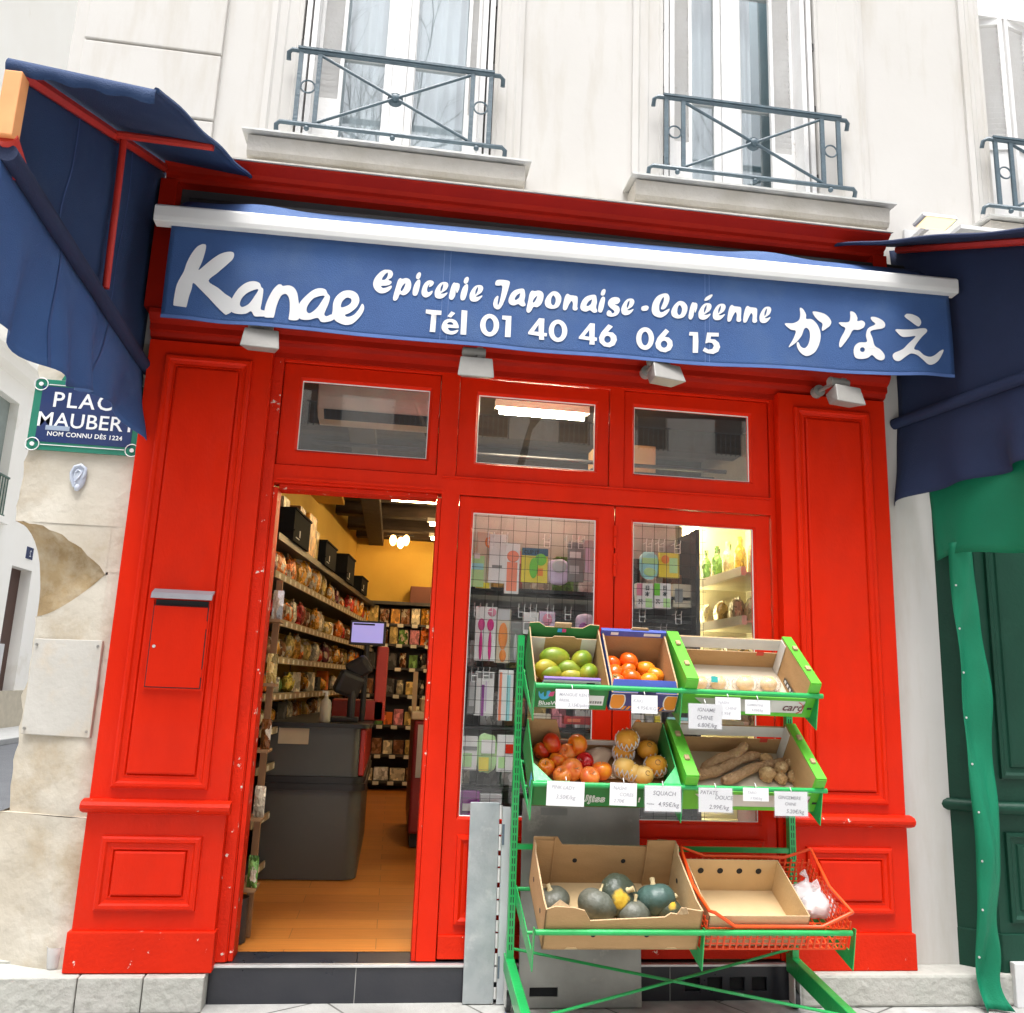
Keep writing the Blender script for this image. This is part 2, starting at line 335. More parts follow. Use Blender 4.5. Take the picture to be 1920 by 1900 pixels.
CRL = mat('crate_bright_green', (.11, .48, .03), .45, (.09, .42, .025), 5)
CRB = mat('crate_blue', (.06, .10, .42), .5, (.05, .085, .36), 6)
CRV = mat('crate_violet', (.055, .045, .20), .5, (.05, .04, .17), 6)
PURP = mat('crate_purple', (.20, .12, .40), .55)
LBLU = mat('print_light_blue', (.06, .42, .72), .5)
PINK = mat('print_pink', (.75, .08, .25), .5)
ORP = mat('print_orange', (.80, .26, .02), .5)
GLASS = glass('shop_glass', (.98, .985, .98), 1.5, 0, .01)
TGLASS = glass('transom_glass', (.95, .96, .95), 2.1, 0, .03)
UGLASS = glass('upper_window_glass', (.93, .96, .97), 2.4, 0, .04)
WOODF = None
def plank_mat(name, c, c2, sx, sy, gap=(.05, .02, .008), rough=.35):
    m, n, b = _nt(name); L = n.links.new
    tc = n.nodes.new('ShaderNodeTexCoord'); br = n.nodes.new('ShaderNodeTexBrick'); br.offset = .37
    br.inputs['Scale'].default_value = 1; br.inputs['Brick Width'].default_value = sx; br.inputs['Row Height'].default_value = sy; br.inputs['Mortar Size'].default_value = .0018; br.inputs['Bias'].default_value = 0
    br.inputs['Color1'].default_value = tuple(c)+(1,); br.inputs['Color2'].default_value = tuple(c2)+(1,); br.inputs['Mortar'].default_value = tuple(gap)+(1,)
    nz = n.nodes.new('ShaderNodeTexNoise'); mp = n.nodes.new('ShaderNodeMapping'); mp.inputs['Scale'].default_value = (3, 40, 1); nz.inputs['Scale'].default_value = 1.5; nz.inputs['Detail'].default_value = 6
    mx = n.nodes.new('ShaderNodeMixRGB'); mx.blend_type = 'MULTIPLY'; mx.inputs[0].default_value = .35
    L(tc.outputs['Object'], br.inputs['Vector']); L(tc.outputs['Object'], mp.inputs[0]); L(mp.outputs[0], nz.inputs['Vector'])
    L(br.outputs['Color'], mx.inputs[1]); L(nz.outputs['Fac'], mx.inputs[2]); L(mx.outputs[0], b.inputs['Base Color'])
    b.inputs['Roughness'].default_value = rough; return m
WOODF = plank_mat('laminate_planks', (.70, .25, .045), (.56, .185, .03), 1.25, .19, (.25, .09, .02))
def paving_mat():
    m, n, b = _nt('paving_slabs'); L = n.links.new
    tc = n.nodes.new('ShaderNodeTexCoord'); mp = n.nodes.new('ShaderNodeMapping'); mp.inputs['Rotation'].default_value = (0, 0, R(58)); mp.inputs['Location'].default_value = (.12, .2, 0)
    br = n.nodes.new('ShaderNodeTexBrick'); br.inputs['Scale'].default_value = 1; br.inputs['Brick Width'].default_value = 1.1; br.inputs['Row Height'].default_value = .55; br.inputs['Mortar Size'].default_value = .006
    br.inputs['Color1'].default_value = (.42, .42, .40, 1); br.inputs['Color2'].default_value = (.37, .37, .355, 1); br.inputs['Mortar'].default_value = (.11, .11, .10, 1)
    nz = n.nodes.new('ShaderNodeTexNoise'); nz.inputs['Scale'].default_value = 7; nz.inputs['Detail'].default_value = 9
    n2 = n.nodes.new('ShaderNodeTexNoise'); n2.inputs['Scale'].default_value = 120; n2.inputs['Detail'].default_value = 3
    mx = n.nodes.new('ShaderNodeMixRGB'); mx.blend_type = 'OVERLAY'; mx.inputs[0].default_value = .55
    L(tc.outputs['Object'], mp.inputs[0]); L(mp.outputs[0], br.inputs['Vector']); L(tc.outputs['Object'], nz.inputs['Vector']); L(tc.outputs['Object'], n2.inputs['Vector'])
    L(br.outputs['Color'], mx.inputs[1]); L(nz.outputs['Fac'], mx.inputs[2]); L(mx.outputs[0], b.inputs['Base Color'])
    n3 = n.nodes.new('ShaderNodeTexNoise'); n3.inputs['Scale'].default_value = 1.7; n3.inputs['Detail'].default_value = 8; n3.inputs['Roughness'].default_value = .7; mr = n.nodes.new('ShaderNodeMapRange'); mr.inputs[1].default_value = .45; mr.inputs[2].default_value = .8; mx2 = n.nodes.new('ShaderNodeMixRGB'); mx2.inputs[2].default_value = (.16, .155, .14, 1); L(tc.outputs['Object'], n3.inputs['Vector']); L(n3.outputs['Fac'], mr.inputs[0]); L(mr.outputs[0], mx2.inputs[0]); L(mx.outputs[0], mx2.inputs[1]); L(mx2.outputs[0], b.inputs['Base Color'])
    bp = n.nodes.new('ShaderNodeBump'); bp.inputs['Strength'].default_value = .3; bp.inputs['Distance'].default_value = .01; L(n2.outputs['Fac'], bp.inputs['Height']); L(bp.outputs[0], b.inputs['Normal'])
    b.inputs['Roughness'].default_value = .8; return m
# ------------------------------------------------------------------ ground
mb = MB().add([(-150,-150,0),(150,-150,0),(150,150,0),(-150,150,0)], [(0,1,2,3)])
S(mb, 'pavement', paving_mat(), 'grey stone slab pavement in front of the shop', 'pavement', kind='structure')
mb = MB().add([(-7.4,.9,.004),(-3.6,.9,.004),(-3.6,90,.004),(-7.4,90,.004)], [(0,1,2,3)])
S(mb, 'road', mat('asphalt', (.10,.105,.115), .85, (.085,.09,.10), 3, .4, 90), 'grey asphalt of the narrow side street', 'road', kind='structure')
mb = MB().box(-8.75,-7.4,.9,90,0,.12); S(mb, 'far_pavement', mat('light_kerb', (.42,.42,.41), .85), 'raised pavement along the far side of the side street', 'pavement', kind='structure', bevel=.015)
# ------------------------------------------------------------------ the building above and around the shop
B = T('building', 'cream rendered building with white framed windows above the red shop', 'building', (.7, 0, 0))
mb = MB()
W1, W2, W3 = (-.80, .38, 4.56, 7.0), (1.46, 2.50, 4.56, 7.0), (3.71, 4.75, 4.56, 7.0)
mb.gridwall([-2.10,-1.40,2.80,6.2,W1[0],W1[1],W2[0],W2[1],W3[0],W3[1]], [3.30,4.56,7.0,7.6], [W1,W2,W3,(-2.10,-1.40,3.2,3.31)], 0, .32)
P(mb, 'wall', CREAM, B)
mb = MB().gridwall([2.80,3.14],[.15,3.30],[],0,.3); P(mb, 'wall_strip', CREAM, B)
mb = MB().box(-2.10,-2.098,.001,9,3.3,7.6).box(-1.985,-1.94,1.0,9,0.15,3.3); P(mb, 'side_wall', CREAM, B)
# weathered corner pier: square above, cut back below a small squinch
mb = MB()
def arc(t): return (-1.985+.475*t, 2.27-.24*(t**1.5)-.02*math.sin(t*9), 0)
N = 14; tops = []; 
A = [(-1.985+.475*(i/N), -.006, 2.275-.25*(i/N)**2.0+.006*math.sin(i*2.1)) for i in range(N+1)]
Bm = [(-1.87+.36*(i/N), .15-.15*(i/N), 1.87+.155*(i/N)**2) for i in range(N+1)]
fr = [(A[i][0], -.006, A[i][2]) for i in range(N+1)]
def rough_front(x0f, zs, yf, x1):
    vs = []; nx = 14
    for z in zs:
        xa = x0f(z)
        for i in range(nx+1):
            x = xa+(x1-xa)*i/nx
            vs.append((x, yf(x, z), z))
    return vs, [(j*(nx+1)+i, j*(nx+1)+i+1, (j+1)*(nx+1)+i+1, (j+1)*(nx+1)+i) for j in range(len(zs)-1) for i in range(nx)]
# upper block (front + side)
xe = lambda z: -1.985+.012*noise.noise(Vector((3, 1, z*4)))+.02*noise.noise(Vector((7, 2, z*13)))
zs = [2.275+(3.3-2.275)*k/26 for k in range(27)]
vs, fs = rough_front(xe, zs, lambda x, z: -.006+.006*noise.noise(Vector((x*5, 0, z*5))), -1.42)
mb.add(vs, fs)
mb.add([(xe(z), -.004, z) for z in zs]+[(-1.97, .9, z) for z in zs], [(k, k+1, 27+k+1, 27+k) for k in range(26)])
# between arc and z=2.275
mb.add(fr+[(p[0], -.006, 2.275) for p in fr], [(i, i+1, N+2+i, N+1+i) for i in range(N)])
mb.box(-1.52,-1.42,-.0045,.05,2.035,2.29).box(-1.50,-1.42,-.0035,.05,1.86,2.10)
# lower chamfered body
def yl(x, z): return max(0, (-1.51-x))*.42-.004+.008*noise.noise(Vector((x*6, 1, z*6)))
xl = lambda z: -1.875+.018*noise.noise(Vector((1, 9, z*3)))+.03*noise.noise(Vector((1, 4, z*9)))
zs2 = [.83+(1.80-.83)*k/24 for k in range(25)]
vs, fs = rough_front(xl, zs2, yl, -1.42); mb.add(vs, fs)
mb.add([(xl(z), yl(xl(z), z), z) for z in zs2]+[(-1.90, 1.0, z) for z in zs2], [(k, k+1, 25+k+1, 25+k) for k in range(24)])
nx = 14
top = [(-1.875+(-1.42+1.875)*i/nx, yl(-1.875+(-1.42+1.875)*i/nx, 1.80), 1.80) for i in range(nx+1)]
mid = [(p[0], yl(p[0], 1.80)*.98, 1.80+.225*min(1, max(0, 1-(-1.51-p[0])/.36))**1.5) for p in top]
mb.add(top+mid, [(i, i+1, nx+2+i, nx+1+i) for i in range(nx)])
# plinth block at the foot
xp = lambda z: -1.90-.03*(1-(z-.15)/.68)+.015*noise.noise(Vector((5, 2, z*6)))
zs3 = [.10+(.83-.10)*k/16 for k in range(17)]
vs, fs = rough_front(xp, zs3, lambda x, z: yl(x, z)-.035+.006*noise.noise(Vector((x*7, 2, z*7))), -1.42); mb.add(vs, fs)
mb.add([(xp(z), yl(xp(z), z)-.035, z) for z in zs3]+[(-1.93, 1.0, z) for z in zs3], [(k, k+1, 17+k+1, 17+k) for k in range(16)])
mb.add([(xp(.83), yl(-1.9, .83)-.035, .83), (-1.42, -.04, .83), (-1.42, .02, .83), (xl(.83), yl(-1.88, .83)+.02, .83)], [(0,1,2,3)])
pier = P(mb, 'stone_pier', STONE, B, smooth=35)
mb = MB()
soff = [(-1.51-.36*(1-i/N), yl(-1.51-.36*(1-i/N), 1.9), 1.80+.225*(i/N)**1.5) for i in range(N+1)]
for k in range(10):
    t0, t1 = k/10, (k+1)/10
    def L3(i, t): 
        a, b = Vector(A[i]), Vector(soff[i]); h, q = math.sin(t*math.pi/2), 1-math.cos(t*math.pi/2); nn = .010*math.sin(math.pi*t)*noise.noise(Vector((i*.6, t*5, 3))); return Vector((a.x+(b.x-a.x)*h, a.y+(b.y+.03*(1-i/N)-a.y)*h*(1-.18*q)+nn, a.z+(b.z-a.z)*q))
    mb.add([L3(i, t0) for i in range(N+1)]+[L3(i, t1) for i in range(N+1)], [(i, i+1, N+2+i, N+1+i) for i in range(N)])
mb.add([L3(0, k/10) for k in range(11)]+[Vector((-1.97+.07*k/10, .9+.01*k, 2.275-.475*k/10)) for k in range(11)], [(k, k+1, 12+k, 11+k) for k in range(10)])
P(mb, 'squinch', SOFFIT, pier, smooth=60)
# bossed corner blocks and string joints
for z0, z1 in ((4.22,4.685),(4.70,5.125),(5.14,5.71),(5.725,6.3)):
    mb = MB().box(-2.025,-1.25,-.026,.002,z0,z1); P(mb, 'quoin', CREAM, B, bevel=.006)
mb = MB().sweepx([(0.001,4.10),(-.02,4.10),(-.02,4.20),(0.001,4.20)], -2.10, -1.36); P(mb, 'string_course', CREAM, B)
# windows
def louvres(mb, x0, x1, y, z0, z1, step=.042):
    z = z0
    while z < z1-.02:
        mb.add([(x0,y+.012,z),(x1,y+.012,z),(x1,y-.008,z+.03),(x0,y-.008,z+.03),(x0,y+.017,z+.004),(x1,y+.017,z+.004),(x1,y-.003,z+.034),(x0,y-.003,z+.034)], [(0,1,2,3),(7,6,5,4),(0,3,7,4),(1,5,6,2),(3,2,6,7),(0,4,5,1)]); z += step
def window(Wn, ms, me_, kind):
    x0, x1, z0, z1 = Wn; xm = (x0+x1)/2
    # moulded surround
    s = MB()
    for a, b, f in ((ms, x0, 1), (x1, me_, -1)):
        pr = [(a,.001),(a,-.022),(a+.035,-.03),(a+.05,-.018),((a+b)/2,-.018),((a+b)/2+.01,-.012),(b-.03,-.012),(b-.02,-.02),(b,-.02),(b,.001)] if f == 1 else [(a,.001),(a,-.02),(a+.02,-.02),(a+.03,-.012),((a+b)/2-.01,-.012),((a+b)/2,-.018),(b-.05,-.018),(b-.035,-.03),(b,-.022),(b,.001)]
        s.prism(pr, 'z', 4.555, 7.0)
    P(s, 'window_surround', CREAM, B)
    # sill with a thin zinc tray
    sx0, sx1 = ms-.02, me_+.02
    s = MB().sweepx([(.0,4.30),(-.06,4.33),(-.10,4.40),(-.17,4.405),(-.185,4.43),(-.19,4.525),(.0,4.535)], sx0, sx1)
    sill = P(s, 'window_sill', SILLM, B, bevel=.004)
    z = MB().add([(sx0-.03,-.225,4.535),(sx1+.03,-.225,4.535),(sx1+.03,.15,4.56),(sx0-.03,.15,4.56),(sx0-.03,-.225,4.547),(sx1+.03,-.225,4.547),(sx1+.03,.15,4.572),(sx0-.03,.15,4.572)], [(0,3,2,1),(4,5,6,7),(0,1,5,4),(1,2,6,5),(2,3,7,6),(3,0,4,7)])
    P(z, 'sill_flashing', ZINC, sill)
    yw = .20
    if kind < 2:
        f = MB(); st = .05
        f.box(x0,x0+.035,yw,yw+.06,4.57,z1).box(x1-.035,x1,yw,yw+.06,4.57,z1)
        f.box(x0+.035,x1-.035,yw,yw+.06,4.57,4.60).box(xm-.045,xm+.045,yw-.012,yw+.05,4.60,z1)
        for a, b in ((x0+.035, xm-.045), (xm+.045, x1-.035)):
            f.box(a,a+st,yw+.005,yw+.05,4.60,z1).box(b-st,b,yw+.005,yw+.05,4.60,z1)
            f.box(a+st,b-st,yw+.005,yw+.05,4.60,4.69).box(a+st,b-st,yw+.002,yw+.05,5.405,5.445).box(a+st,b-st,yw+.005,yw+.05,6.3,6.4)
        wn = P(f, 'window', WPAINT, B, bevel=.004)
        for a, b in ((x0+.035+st, xm-.045-st), (xm+.045+st, x1-.035-st)):
            for c, d in ((4.69, 5.405), (5.445, 6.3)):
                P(MB().box(a,b,yw+.024,yw+.028,c,d), 'pane', UGLASS, wn)
        # folded-back louvred shutters in the reveal
        for sgn, xa in ((1, x0), (-1, x1)):
            s = MB(); wd = .16 if kind == 1 or sgn == 1 else .085
            for q in range(2):
                off = xa+sgn*(.012+q*.042)
                lo, hi = sorted((off, off+sgn*.03))
                s.box(lo, hi, .0+q*.01, .19, 4.60, 7.0)
            fx0, fx1 = sorted((xa+sgn*.085, xa+sgn*(.085+wd)))
            s.gridwall([fx0,fx0+.022,fx1-.022,fx1],[4.60,5.05,6.9,7.0],[(fx0+.022,fx1-.022,5.05,6.9)],.135,.165)
            louvres(s, fx0+.022, fx1-.022, .146, 5.06, 6.9); s.box(fx0+.0225, fx1-.0225, .160, .1645, 5.051, 6.899)
            P(s, 'shutter', SHUT, B)
            for hz in (4.78, 5.28, 5.75):
                hng = MB(); hng.box(xa+sgn*.002 if sgn > 0 else xa-.012, xa+.012 if sgn > 0 else xa-.002, -.004, .02, hz, hz+.05)
                P(hng, 'shutter_hinge', BLACK, B)
        # what stands behind the glass
        bk = MB().box(x0,x1,.85,.87,4.4,7.0).box(x0-.02,x0,.3,.85,4.4,7).box(x1,x1+.02,.3,.85,4.4,7).box(x0,x1,.3,.85,4.38,4.4)
        P(bk, 'room_behind', mat('dim_teal_room', (.26,.38,.42) if kind else (.6,.64,.68), .9), B)
        cu2 = MB()
        rg = ((x0+.06, x1-.1),) if kind == 0 else ((x0+.05, xm-.05), (xm+.02, xm+.22))
        for a, b in rg:
            cu2.sheet(lambda u, v: Vector((a+(b-a)*u, .32+.015*math.sin(u*(b-a)*75), 4.62+2.4*v)), 60, 1)
        P(cu2, 'net_curtain', mat('net_curtain_white', (.80,.83,.85), .9, (.76,.79,.82), 6), B, smooth=True)
    else:
        for q in range(4):
            a = x0+.015+q*.21; ang = (.05 if q % 2 else -.05)
            s = MB().gridwall([a,a+.03,a+.175,a+.205],[4.58,4.75,5.22,5.30,6.2,6.25],[(a+.03,a+.175,5.30,6.2),(a+.03,a+.175,4.76,5.21)],.05,.085)
            s.box(a+.03,a+.175,.06,.075,4.75,5.22); louvres(s, a+.03, a+.175, .066, 5.31, 6.2)
            s.xf(Matrix.Translation((a+.1,.07,0)) @ Matrix.Rotation(ang*5,4,'Z') @ Matrix.Translation((-a-.1,-.07,0)))
            P(s, 'shutter', SHUT, B)
        P(MB().box(x0+.01,x1,.03,.30,6.25,7.0), 'roller_box', SHUT, B)
window(W1, -.99, .555, 0); window(W2, 1.26, 2.84, 1); window(W3, 3.56, 4.95, 2)
# iron window guards
def guard(x0, x1):
    g = MB(); y = -.085
    def hooked(z, a, b): return [(a,y+.03,z-.05),(a,y+.012,z-.012),(a+.02,y,z),(b-.02,y,z),(b,y+.012,z-.012),(b,y+.03,z-.05)]
    for z, e in ((5.185, .055), (4.70, .085)): g.tube(hooked(z, x0-e, x1+e), .014, 8)
    g.box(x0, x1, y-.018, y+.018, 5.192, 5.206)
    ps = (x0+.02, x0+.13, x1-.13, x1-.02)
    for p in ps: g.box(p-.013, p+.013, y-.008, y+.008, 4.712, 5.175)
    a, b = ps[1]+.013, ps[2]-.013
    g.cyl((a,y,5.165),(b,y,4.72),.0095,8).cyl((a,y,4.72),(b,y,5.165),.0095,8)
    o = P(g, 'window_guard', RAILM, B, smooth=40)
    xm = (a+b)/2; zm = 4.9425
    rs = MB().lathe([(.0,-.02),(.045,-.02),(.047,-.012),(.038,-.004),(.036,.004),(.03,.002),(.024,.004),(.022,.016),(.012,.022),(0,.023)], n=24)
    rs.xf(Matrix.Translation((xm, y, zm)) @ Matrix.Rotation(R(90), 4, 'X')); P(rs, 'rosette', RAILM, o, smooth=40)
    for c in ((ps[0]+ps[1])/2, (ps[2]+ps[3])/2):
        rg = MB().tube([(c+.041*math.cos(t*math.pi/12), y, 4.95+.041*math.sin(t*math.pi/12)) for t in range(24)], .0055, 6, closed=True); P(rg, 'ring', RAILM, o, smooth=True)
    for c in (x0+.09, xm, x1-.09): P(MB().ball((c, y-.005, 4.672), .016, 12, 8), 'ball_foot', RAILM, o, smooth=True)
guard(-.80, .375); guard(1.44, 2.62); guard(3.68, 4.86)
# stone plinths either side of the step
for a, b in ((-1.78,-1.35),(-1.345,-1.06),(-1.055,-.785)):
    P(MB().box(a,b,-.15,.2,0,.152), 'plinth_stone', KERB, B, bevel=.006)
P(MB().box(2.15,3.34,-.16,.2,0,.155), 'plinth_stone', KERB, B, bevel=.015)
# raised slab turning the corner
mb = MB(); 
def slab(u, v):
    x = -2.75+1.05*u; y = .05+1.1*v; return Vector((x, y+.03*noise.noise(Vector((x*4,y*4,0))), .165+.012*noise.noise(Vector((x*5,y*5,3)))))
mb.sheet(slab, 20, 20); mb.add([slab(i/20,0) for i in range(21)]+[Vector((slab(i/20,0).x, slab(i/20,0).y-.01, 0)) for i in range(21)], [(i,i+1,22+i,21+i) for i in range(20)])
P(mb, 'corner_slab', KERB, B, smooth=50)
# ------------------------------------------------------------------ the red shopfront
SF = T('shopfront', 'red painted wooden shopfront with panelled pilasters and open doorway', 'shopfront', (.7, 0, 0))
def pil(x0, x1):
    mb = MB().box(x0, x1, -.08, .06, .87, 3.30); p = P(mb, 'pilaster', RED, SF)
    pr = [(0,-.08),(.002,-.098),(.012,-.104),(.026,-.104),(.034,-.094),(.05,-.090),(.06,-.094),(.064,-.086),(.068,-.083),(.07,-.096),(.078,-.100)]
    P(MB().molding(x0+.09, x1-.10, .98, 3.22, pr, True), 'upper_panel', RED, p)
    P(MB().box(x0, x1, -.086, .06, .33, .865), 'pedestal', RED, p, bevel=.002)
    pr2 = [(a, y-.006) for a, y in pr]
    P(MB().molding(x0+.085, x1-.10, .425, .762, pr2, True), 'lower_panel', RED, p)
    d = MB().prism([(-.08,.862),(-.10,.868),(-.125,.876),(-.14,.89),(-.142,.905),(-.13,.92),(-.10,.928),(-.08,.93)], 'x', x0-.022, x1+.022); P(d, 'dado_rail', REDW, p, smooth=30)
    P(MB().box(x0-.013, x1+.008, -.108, .06, .156, .335), 'plinth', REDW, p, bevel=.004)
pil(-1.42, -.77); pil(2.15, 2.82)
# structural frame
mb = MB()
DOOR = (-.71, .20, .0, 2.57); DISP = (.30, 2.12, .0, 2.57); TR = [(-.715, .165, 2.672, 3.262), (.27, 1.15, 2.672, 3.262), (1.235, 2.12, 2.672, 3.262)]
mb.gridwall([-.77,2.15]+[v for h in [DOOR, DISP]+TR for v in h[:2]], [.176,2.57,2.672,3.262,3.30], [DOOR, DISP]+TR, -.012, .10)
P(mb, 'frame', RED, SF, bevel=.003)
P(MB().box(-.77,-.715,-.03,-.0125,.18,3.28), 'door_architrave', REDJ, SF, bevel=.003)
P(MB().box(-.709,-.685,-.004,.14,.176,2.545).box(.178,.199,-.004,.14,.176,2.545).box(-.685,.178,.02,.14,2.545,2.569), 'door_jamb', REDJ, SF, bevel=.003)
P(MB().box(-.7,.2,-.022,-.0125,2.585,2.60).box(.2,2.12,-.022,-.0125,2.66,2.67), 'transom_bead', RED, SF)
for (a, b, c, d), g in zip(TR, ((-.62,.115,2.755,3.18),(.372,1.08,2.755,3.18),(1.29,2.015,2.755,3.183))):
    fr = MB(); y0 = .004
    def sash(mb, o, i, y0, y1):
        (a,b,c,d), (e,f,g2,h) = o, i
        mb.gridwall([a,e,f,b],[c,g2,h,d],[(e,f,g2,h)], y0, y1)
        for k in range(2):
            w_ = .012*(k+1); mb.molding(e-.0, f+.0, g2-.0, h+.0, [(0, y0+.001), (.012, y0+.018), (.012, y1)])
            break
    sash(fr, (a+.004,b-.004,c+.004,d-.004), g, .002, .05)
    s = P(fr, 'transom_window', RED, SF, bevel=.003)
    P(MB().box(g[0]+.01,g[1]-.01,.026,.031,g[2]+.01,g[3]-.01), 'pane', TGLASS, s)
    P(MB().molding(g[0]+.009,g[1]-.009,g[2]+.009,g[3]-.009,[(0,.019),(.006,.021),(.008,.0255)]), 'glazing_putty', WHITEC, s)
for a, b, g in ((.304,1.188,(.372,1.095,.853,2.49)), (1.194,2.116,(1.29,2.03,.850,2.495))):
    fr = MB(); fr.gridwall([a,g[0],g[1],b],[.185,g[2],g[3],2.565],[g], .004, .05)
    fr.molding(g[0],g[1],g[2],g[3],[(0,.005),(.012,.02),(.012,.05)])
    d = P(fr, 'display_door', RED, SF, bevel=.003)
    P(MB().box(g[0]+.01,g[1]-.01,.026,.031,g[2]+.01,g[3]-.01), 'pane', GLASS, d)
    P(MB().molding(g[0]+.009,g[1]-.009,g[2]+.009,g[3]-.009,[(0,.019),(.006,.021),(.008,.0255)]), 'glazing_putty', WHITEC, d)
    pr = [(0,.004),(.002,-.012),(.02,-.016),(.035,-.006),(.055,-.004),(.06,.0),(.062,-.008),(.075,-.01)]
    P(MB().molding(a+.075,b-.075,.345,.775,pr,True), 'door_panel', RED, d)
    P(MB().box(a+.002,b-.002,-.010,.004,.186,.295), 'kick_board', REDW, d, bevel=.003)
    if a < 1: 
        for z in (2.32, 2.16, .62): P(MB().cyl((1.191,-.006,z),(1.191,-.006,z+.066),.010,8).cyl((1.191,-.006,z+.068),(1.191,-.006,z+.13),.010,8), 'hinge', RED, d, smooth=40)
# entablature, cornice with zinc capping
fas = [(.10,3.275),(-.03,3.275),(-.03,3.305),(-.075,3.325),(-.082,3.345),(-.10,3.352),(-.10,3.385),(-.125,3.40),(-.145,3.43),(-.145,3.455),(-.11,3.462),(-.11,3.70),(.10,3.70)]
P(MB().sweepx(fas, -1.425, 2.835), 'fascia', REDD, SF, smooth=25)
P(MB().box(-1.37,2.77,-.03,-.002,3.70,4.235), 'shaded_recess', mat('recess_shade', (.045,.045,.05), .8), SF)  # dark board, its colour paints in the deep shade behind the awning
cor = [(.0,4.236),(-.10,4.236),(-.115,4.25),(-.118,4.268),(-.14,4.276),(-.15,4.30),(-.18,4.322),(-.20,4.335),(-.205,4.345),(.0,4.375)]
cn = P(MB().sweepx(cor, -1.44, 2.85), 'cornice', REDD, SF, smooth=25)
P(MB().prism([(-.215,4.347),(-.215,4.357),(0,4.392),(0,4.376),(-.2,4.3475)], 'x', -1.45, 2.86), 'cornice_flashing', SILLM, cn)
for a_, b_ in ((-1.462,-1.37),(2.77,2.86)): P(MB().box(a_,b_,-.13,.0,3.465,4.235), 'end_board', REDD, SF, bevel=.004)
# black tiled step
st = MB(); g = .003
for a, b in ((-.782,-.09),(-.086,.44),(.444,1.20),(1.204,1.50)): st.box(a,b,-.045,.02,.0,.160)
st.gridwall([1.504,1.58,1.66,1.70,1.78,1.82,1.90,1.94,2.02,2.148],[.0,.045,.11,.16],[(1.58,1.66,.045,.11),(1.70,1.78,.045,.11),(1.82,1.90,.045,.11),(1.94,2.02,.045,.11)],-.045,.02)
sp = P(st, 'step', TILE, SF, bevel=.002)
P(MB().box(-.782,1.505,-.0432,.018,0.001,.1595), 'grout', mat('pale_grout', (.30,.30,.29), .9), sp)
P(MB().box(1.55,2.06,-.02,.019,.03,.125), 'vent_shaft', DARK, sp)
P(MB().box(-.784,2.148,-.052,-.02,.161,.174), 'step_nosing', mat('aluminium_nosing', (.72,.72,.71), .35, metal=.6), sp, bevel=.003)
th = MB()
for a, b in ((-.70,-.09),(-.086,.44),(.444,2.14)): th.box(a,b,-.0195,.155,.150,.1745)
P(th, 'threshold', TILE, SF, bevel=.001)
# ------------------------------------------------------------------ letter box
LB = T('letterbox', 'red steel letterbox with grey flap set into the shop pilaster', 'letterbox', (-1.085, -.12, 1.455))
P(MB().gridwall([-1.228,-1.222,-.95,-.944],[1.455,1.462,1.872,1.905],[(-1.222,-.95,1.872,1.9051)],-.122,-.101).box(-1.222,-.95,-.11,-.1015,1.872,1.90), 'body', RED, LB)
P(MB().box(-1.2205,-.9515,-.1229,-.1222,1.4635,1.8715), 'door_gap', DARK, LB)
P(MB().box(-1.216,-.956,-.127,-.1232,1.468,1.868), 'door', RED, LB, bevel=.002)
P(MB().box(-1.215,-.957,-.1115,-.1102,1.873,1.90), 'slot', DARK, LB)
P(MB().prism([(-.10,1.955),(-.150,1.932),(-.158,1.905),(-.154,1.903),(-.146,1.925),(-.10,1.945)], 'x', -1.232, -.935), 'flap', mat('grey_flap_paint', (.33,.32,.35), .5), LB)
P(MB().cyl((-1.195,-.131,1.665),(-1.195,-.125,1.665),.008,12), 'lock', ZINC, LB)
for z in (1.52, 1.76): P(MB().box(-.961,-.952,-.129,-.1225,z,z+.04), 'hinge', RED, LB)
# ------------------------------------------------------------------ shop awning with lettering
AW = T('shop_awning', 'blue retracted shop awning with white front bar and white lettering', 'awning', (.85, -.45, 3.8))
YV = -.45
def bar_z(x): return 3.825+.0125*(x+1.36)
bm_ = MB(); prof = [(-.492,-.045),(-.497,-.02),(-.497,.035),(-.48,.052),(-.44,.055),(-.405,.04),(-.40,-.03),(-.43,-.048)]
n = len(prof); vs = []
for x in (-1.355, 3.062): vs += [(x, y, bar_z(x)+z) for y, z in prof]
bm_.add(vs, [tuple(range(n))[::-1], tuple(range(n,2*n))]+[(i,(i+1)%n,n+(i+1)%n,n+i) for i in range(n)])
P(bm_, 'front_bar', BARM, AW, bevel=.003)
def vbot(x): 
    t = (x+1.28)/4.31; return 3.285+.048*t-.038*math.sin(math.pi*t)+.004*math.sin(x*7)
def rip(x, z): 
    t = max(0, min(1, (bar_z(x)-.05-z)/.48)); e = .5*math.exp(-(x+1.27)*3)+.5*math.exp(-(3.03-x)*3)
    return t*(.007*math.sin(x*2.3+1)+.004*math.sin(x*5.7+z*3)+.022*e*math.sin(x*19+z*7)+.006*math.sin(x*11+3*z)*(.3+fbm((x*.9,0,z))))
def valp(u, v): 
    x = -1.275+4.302*u; zt = bar_z(x)-.045; zb = vbot(x); z = zb+(zt-zb)*v; return Vector((x, YV-rip(x, z), z))
V = P(MB().sheet(valp, 150, 16), 'valance', BLUE, AW, smooth=True, solid=.003)
P(MB().sheet(lambda u, v: valp(u, .0+.035*v)+Vector((0,-.0035,0)), 150, 1), 'hem', mat('blue_hem', (.085,.16,.40), .8), V, smooth=True)
for px in (829, 841, 1322, 1330):
    x = at(px, 560 if px < 1000 else 600, YV).x
    P(MB().sheet(lambda u, v: valp((x+.0025*(u-.5)+1.275)/4.302, v)+Vector((0,-.0032,0)), 1, 20), 'seam', mat('seam_thread', (.13,.21,.43), .8), V)
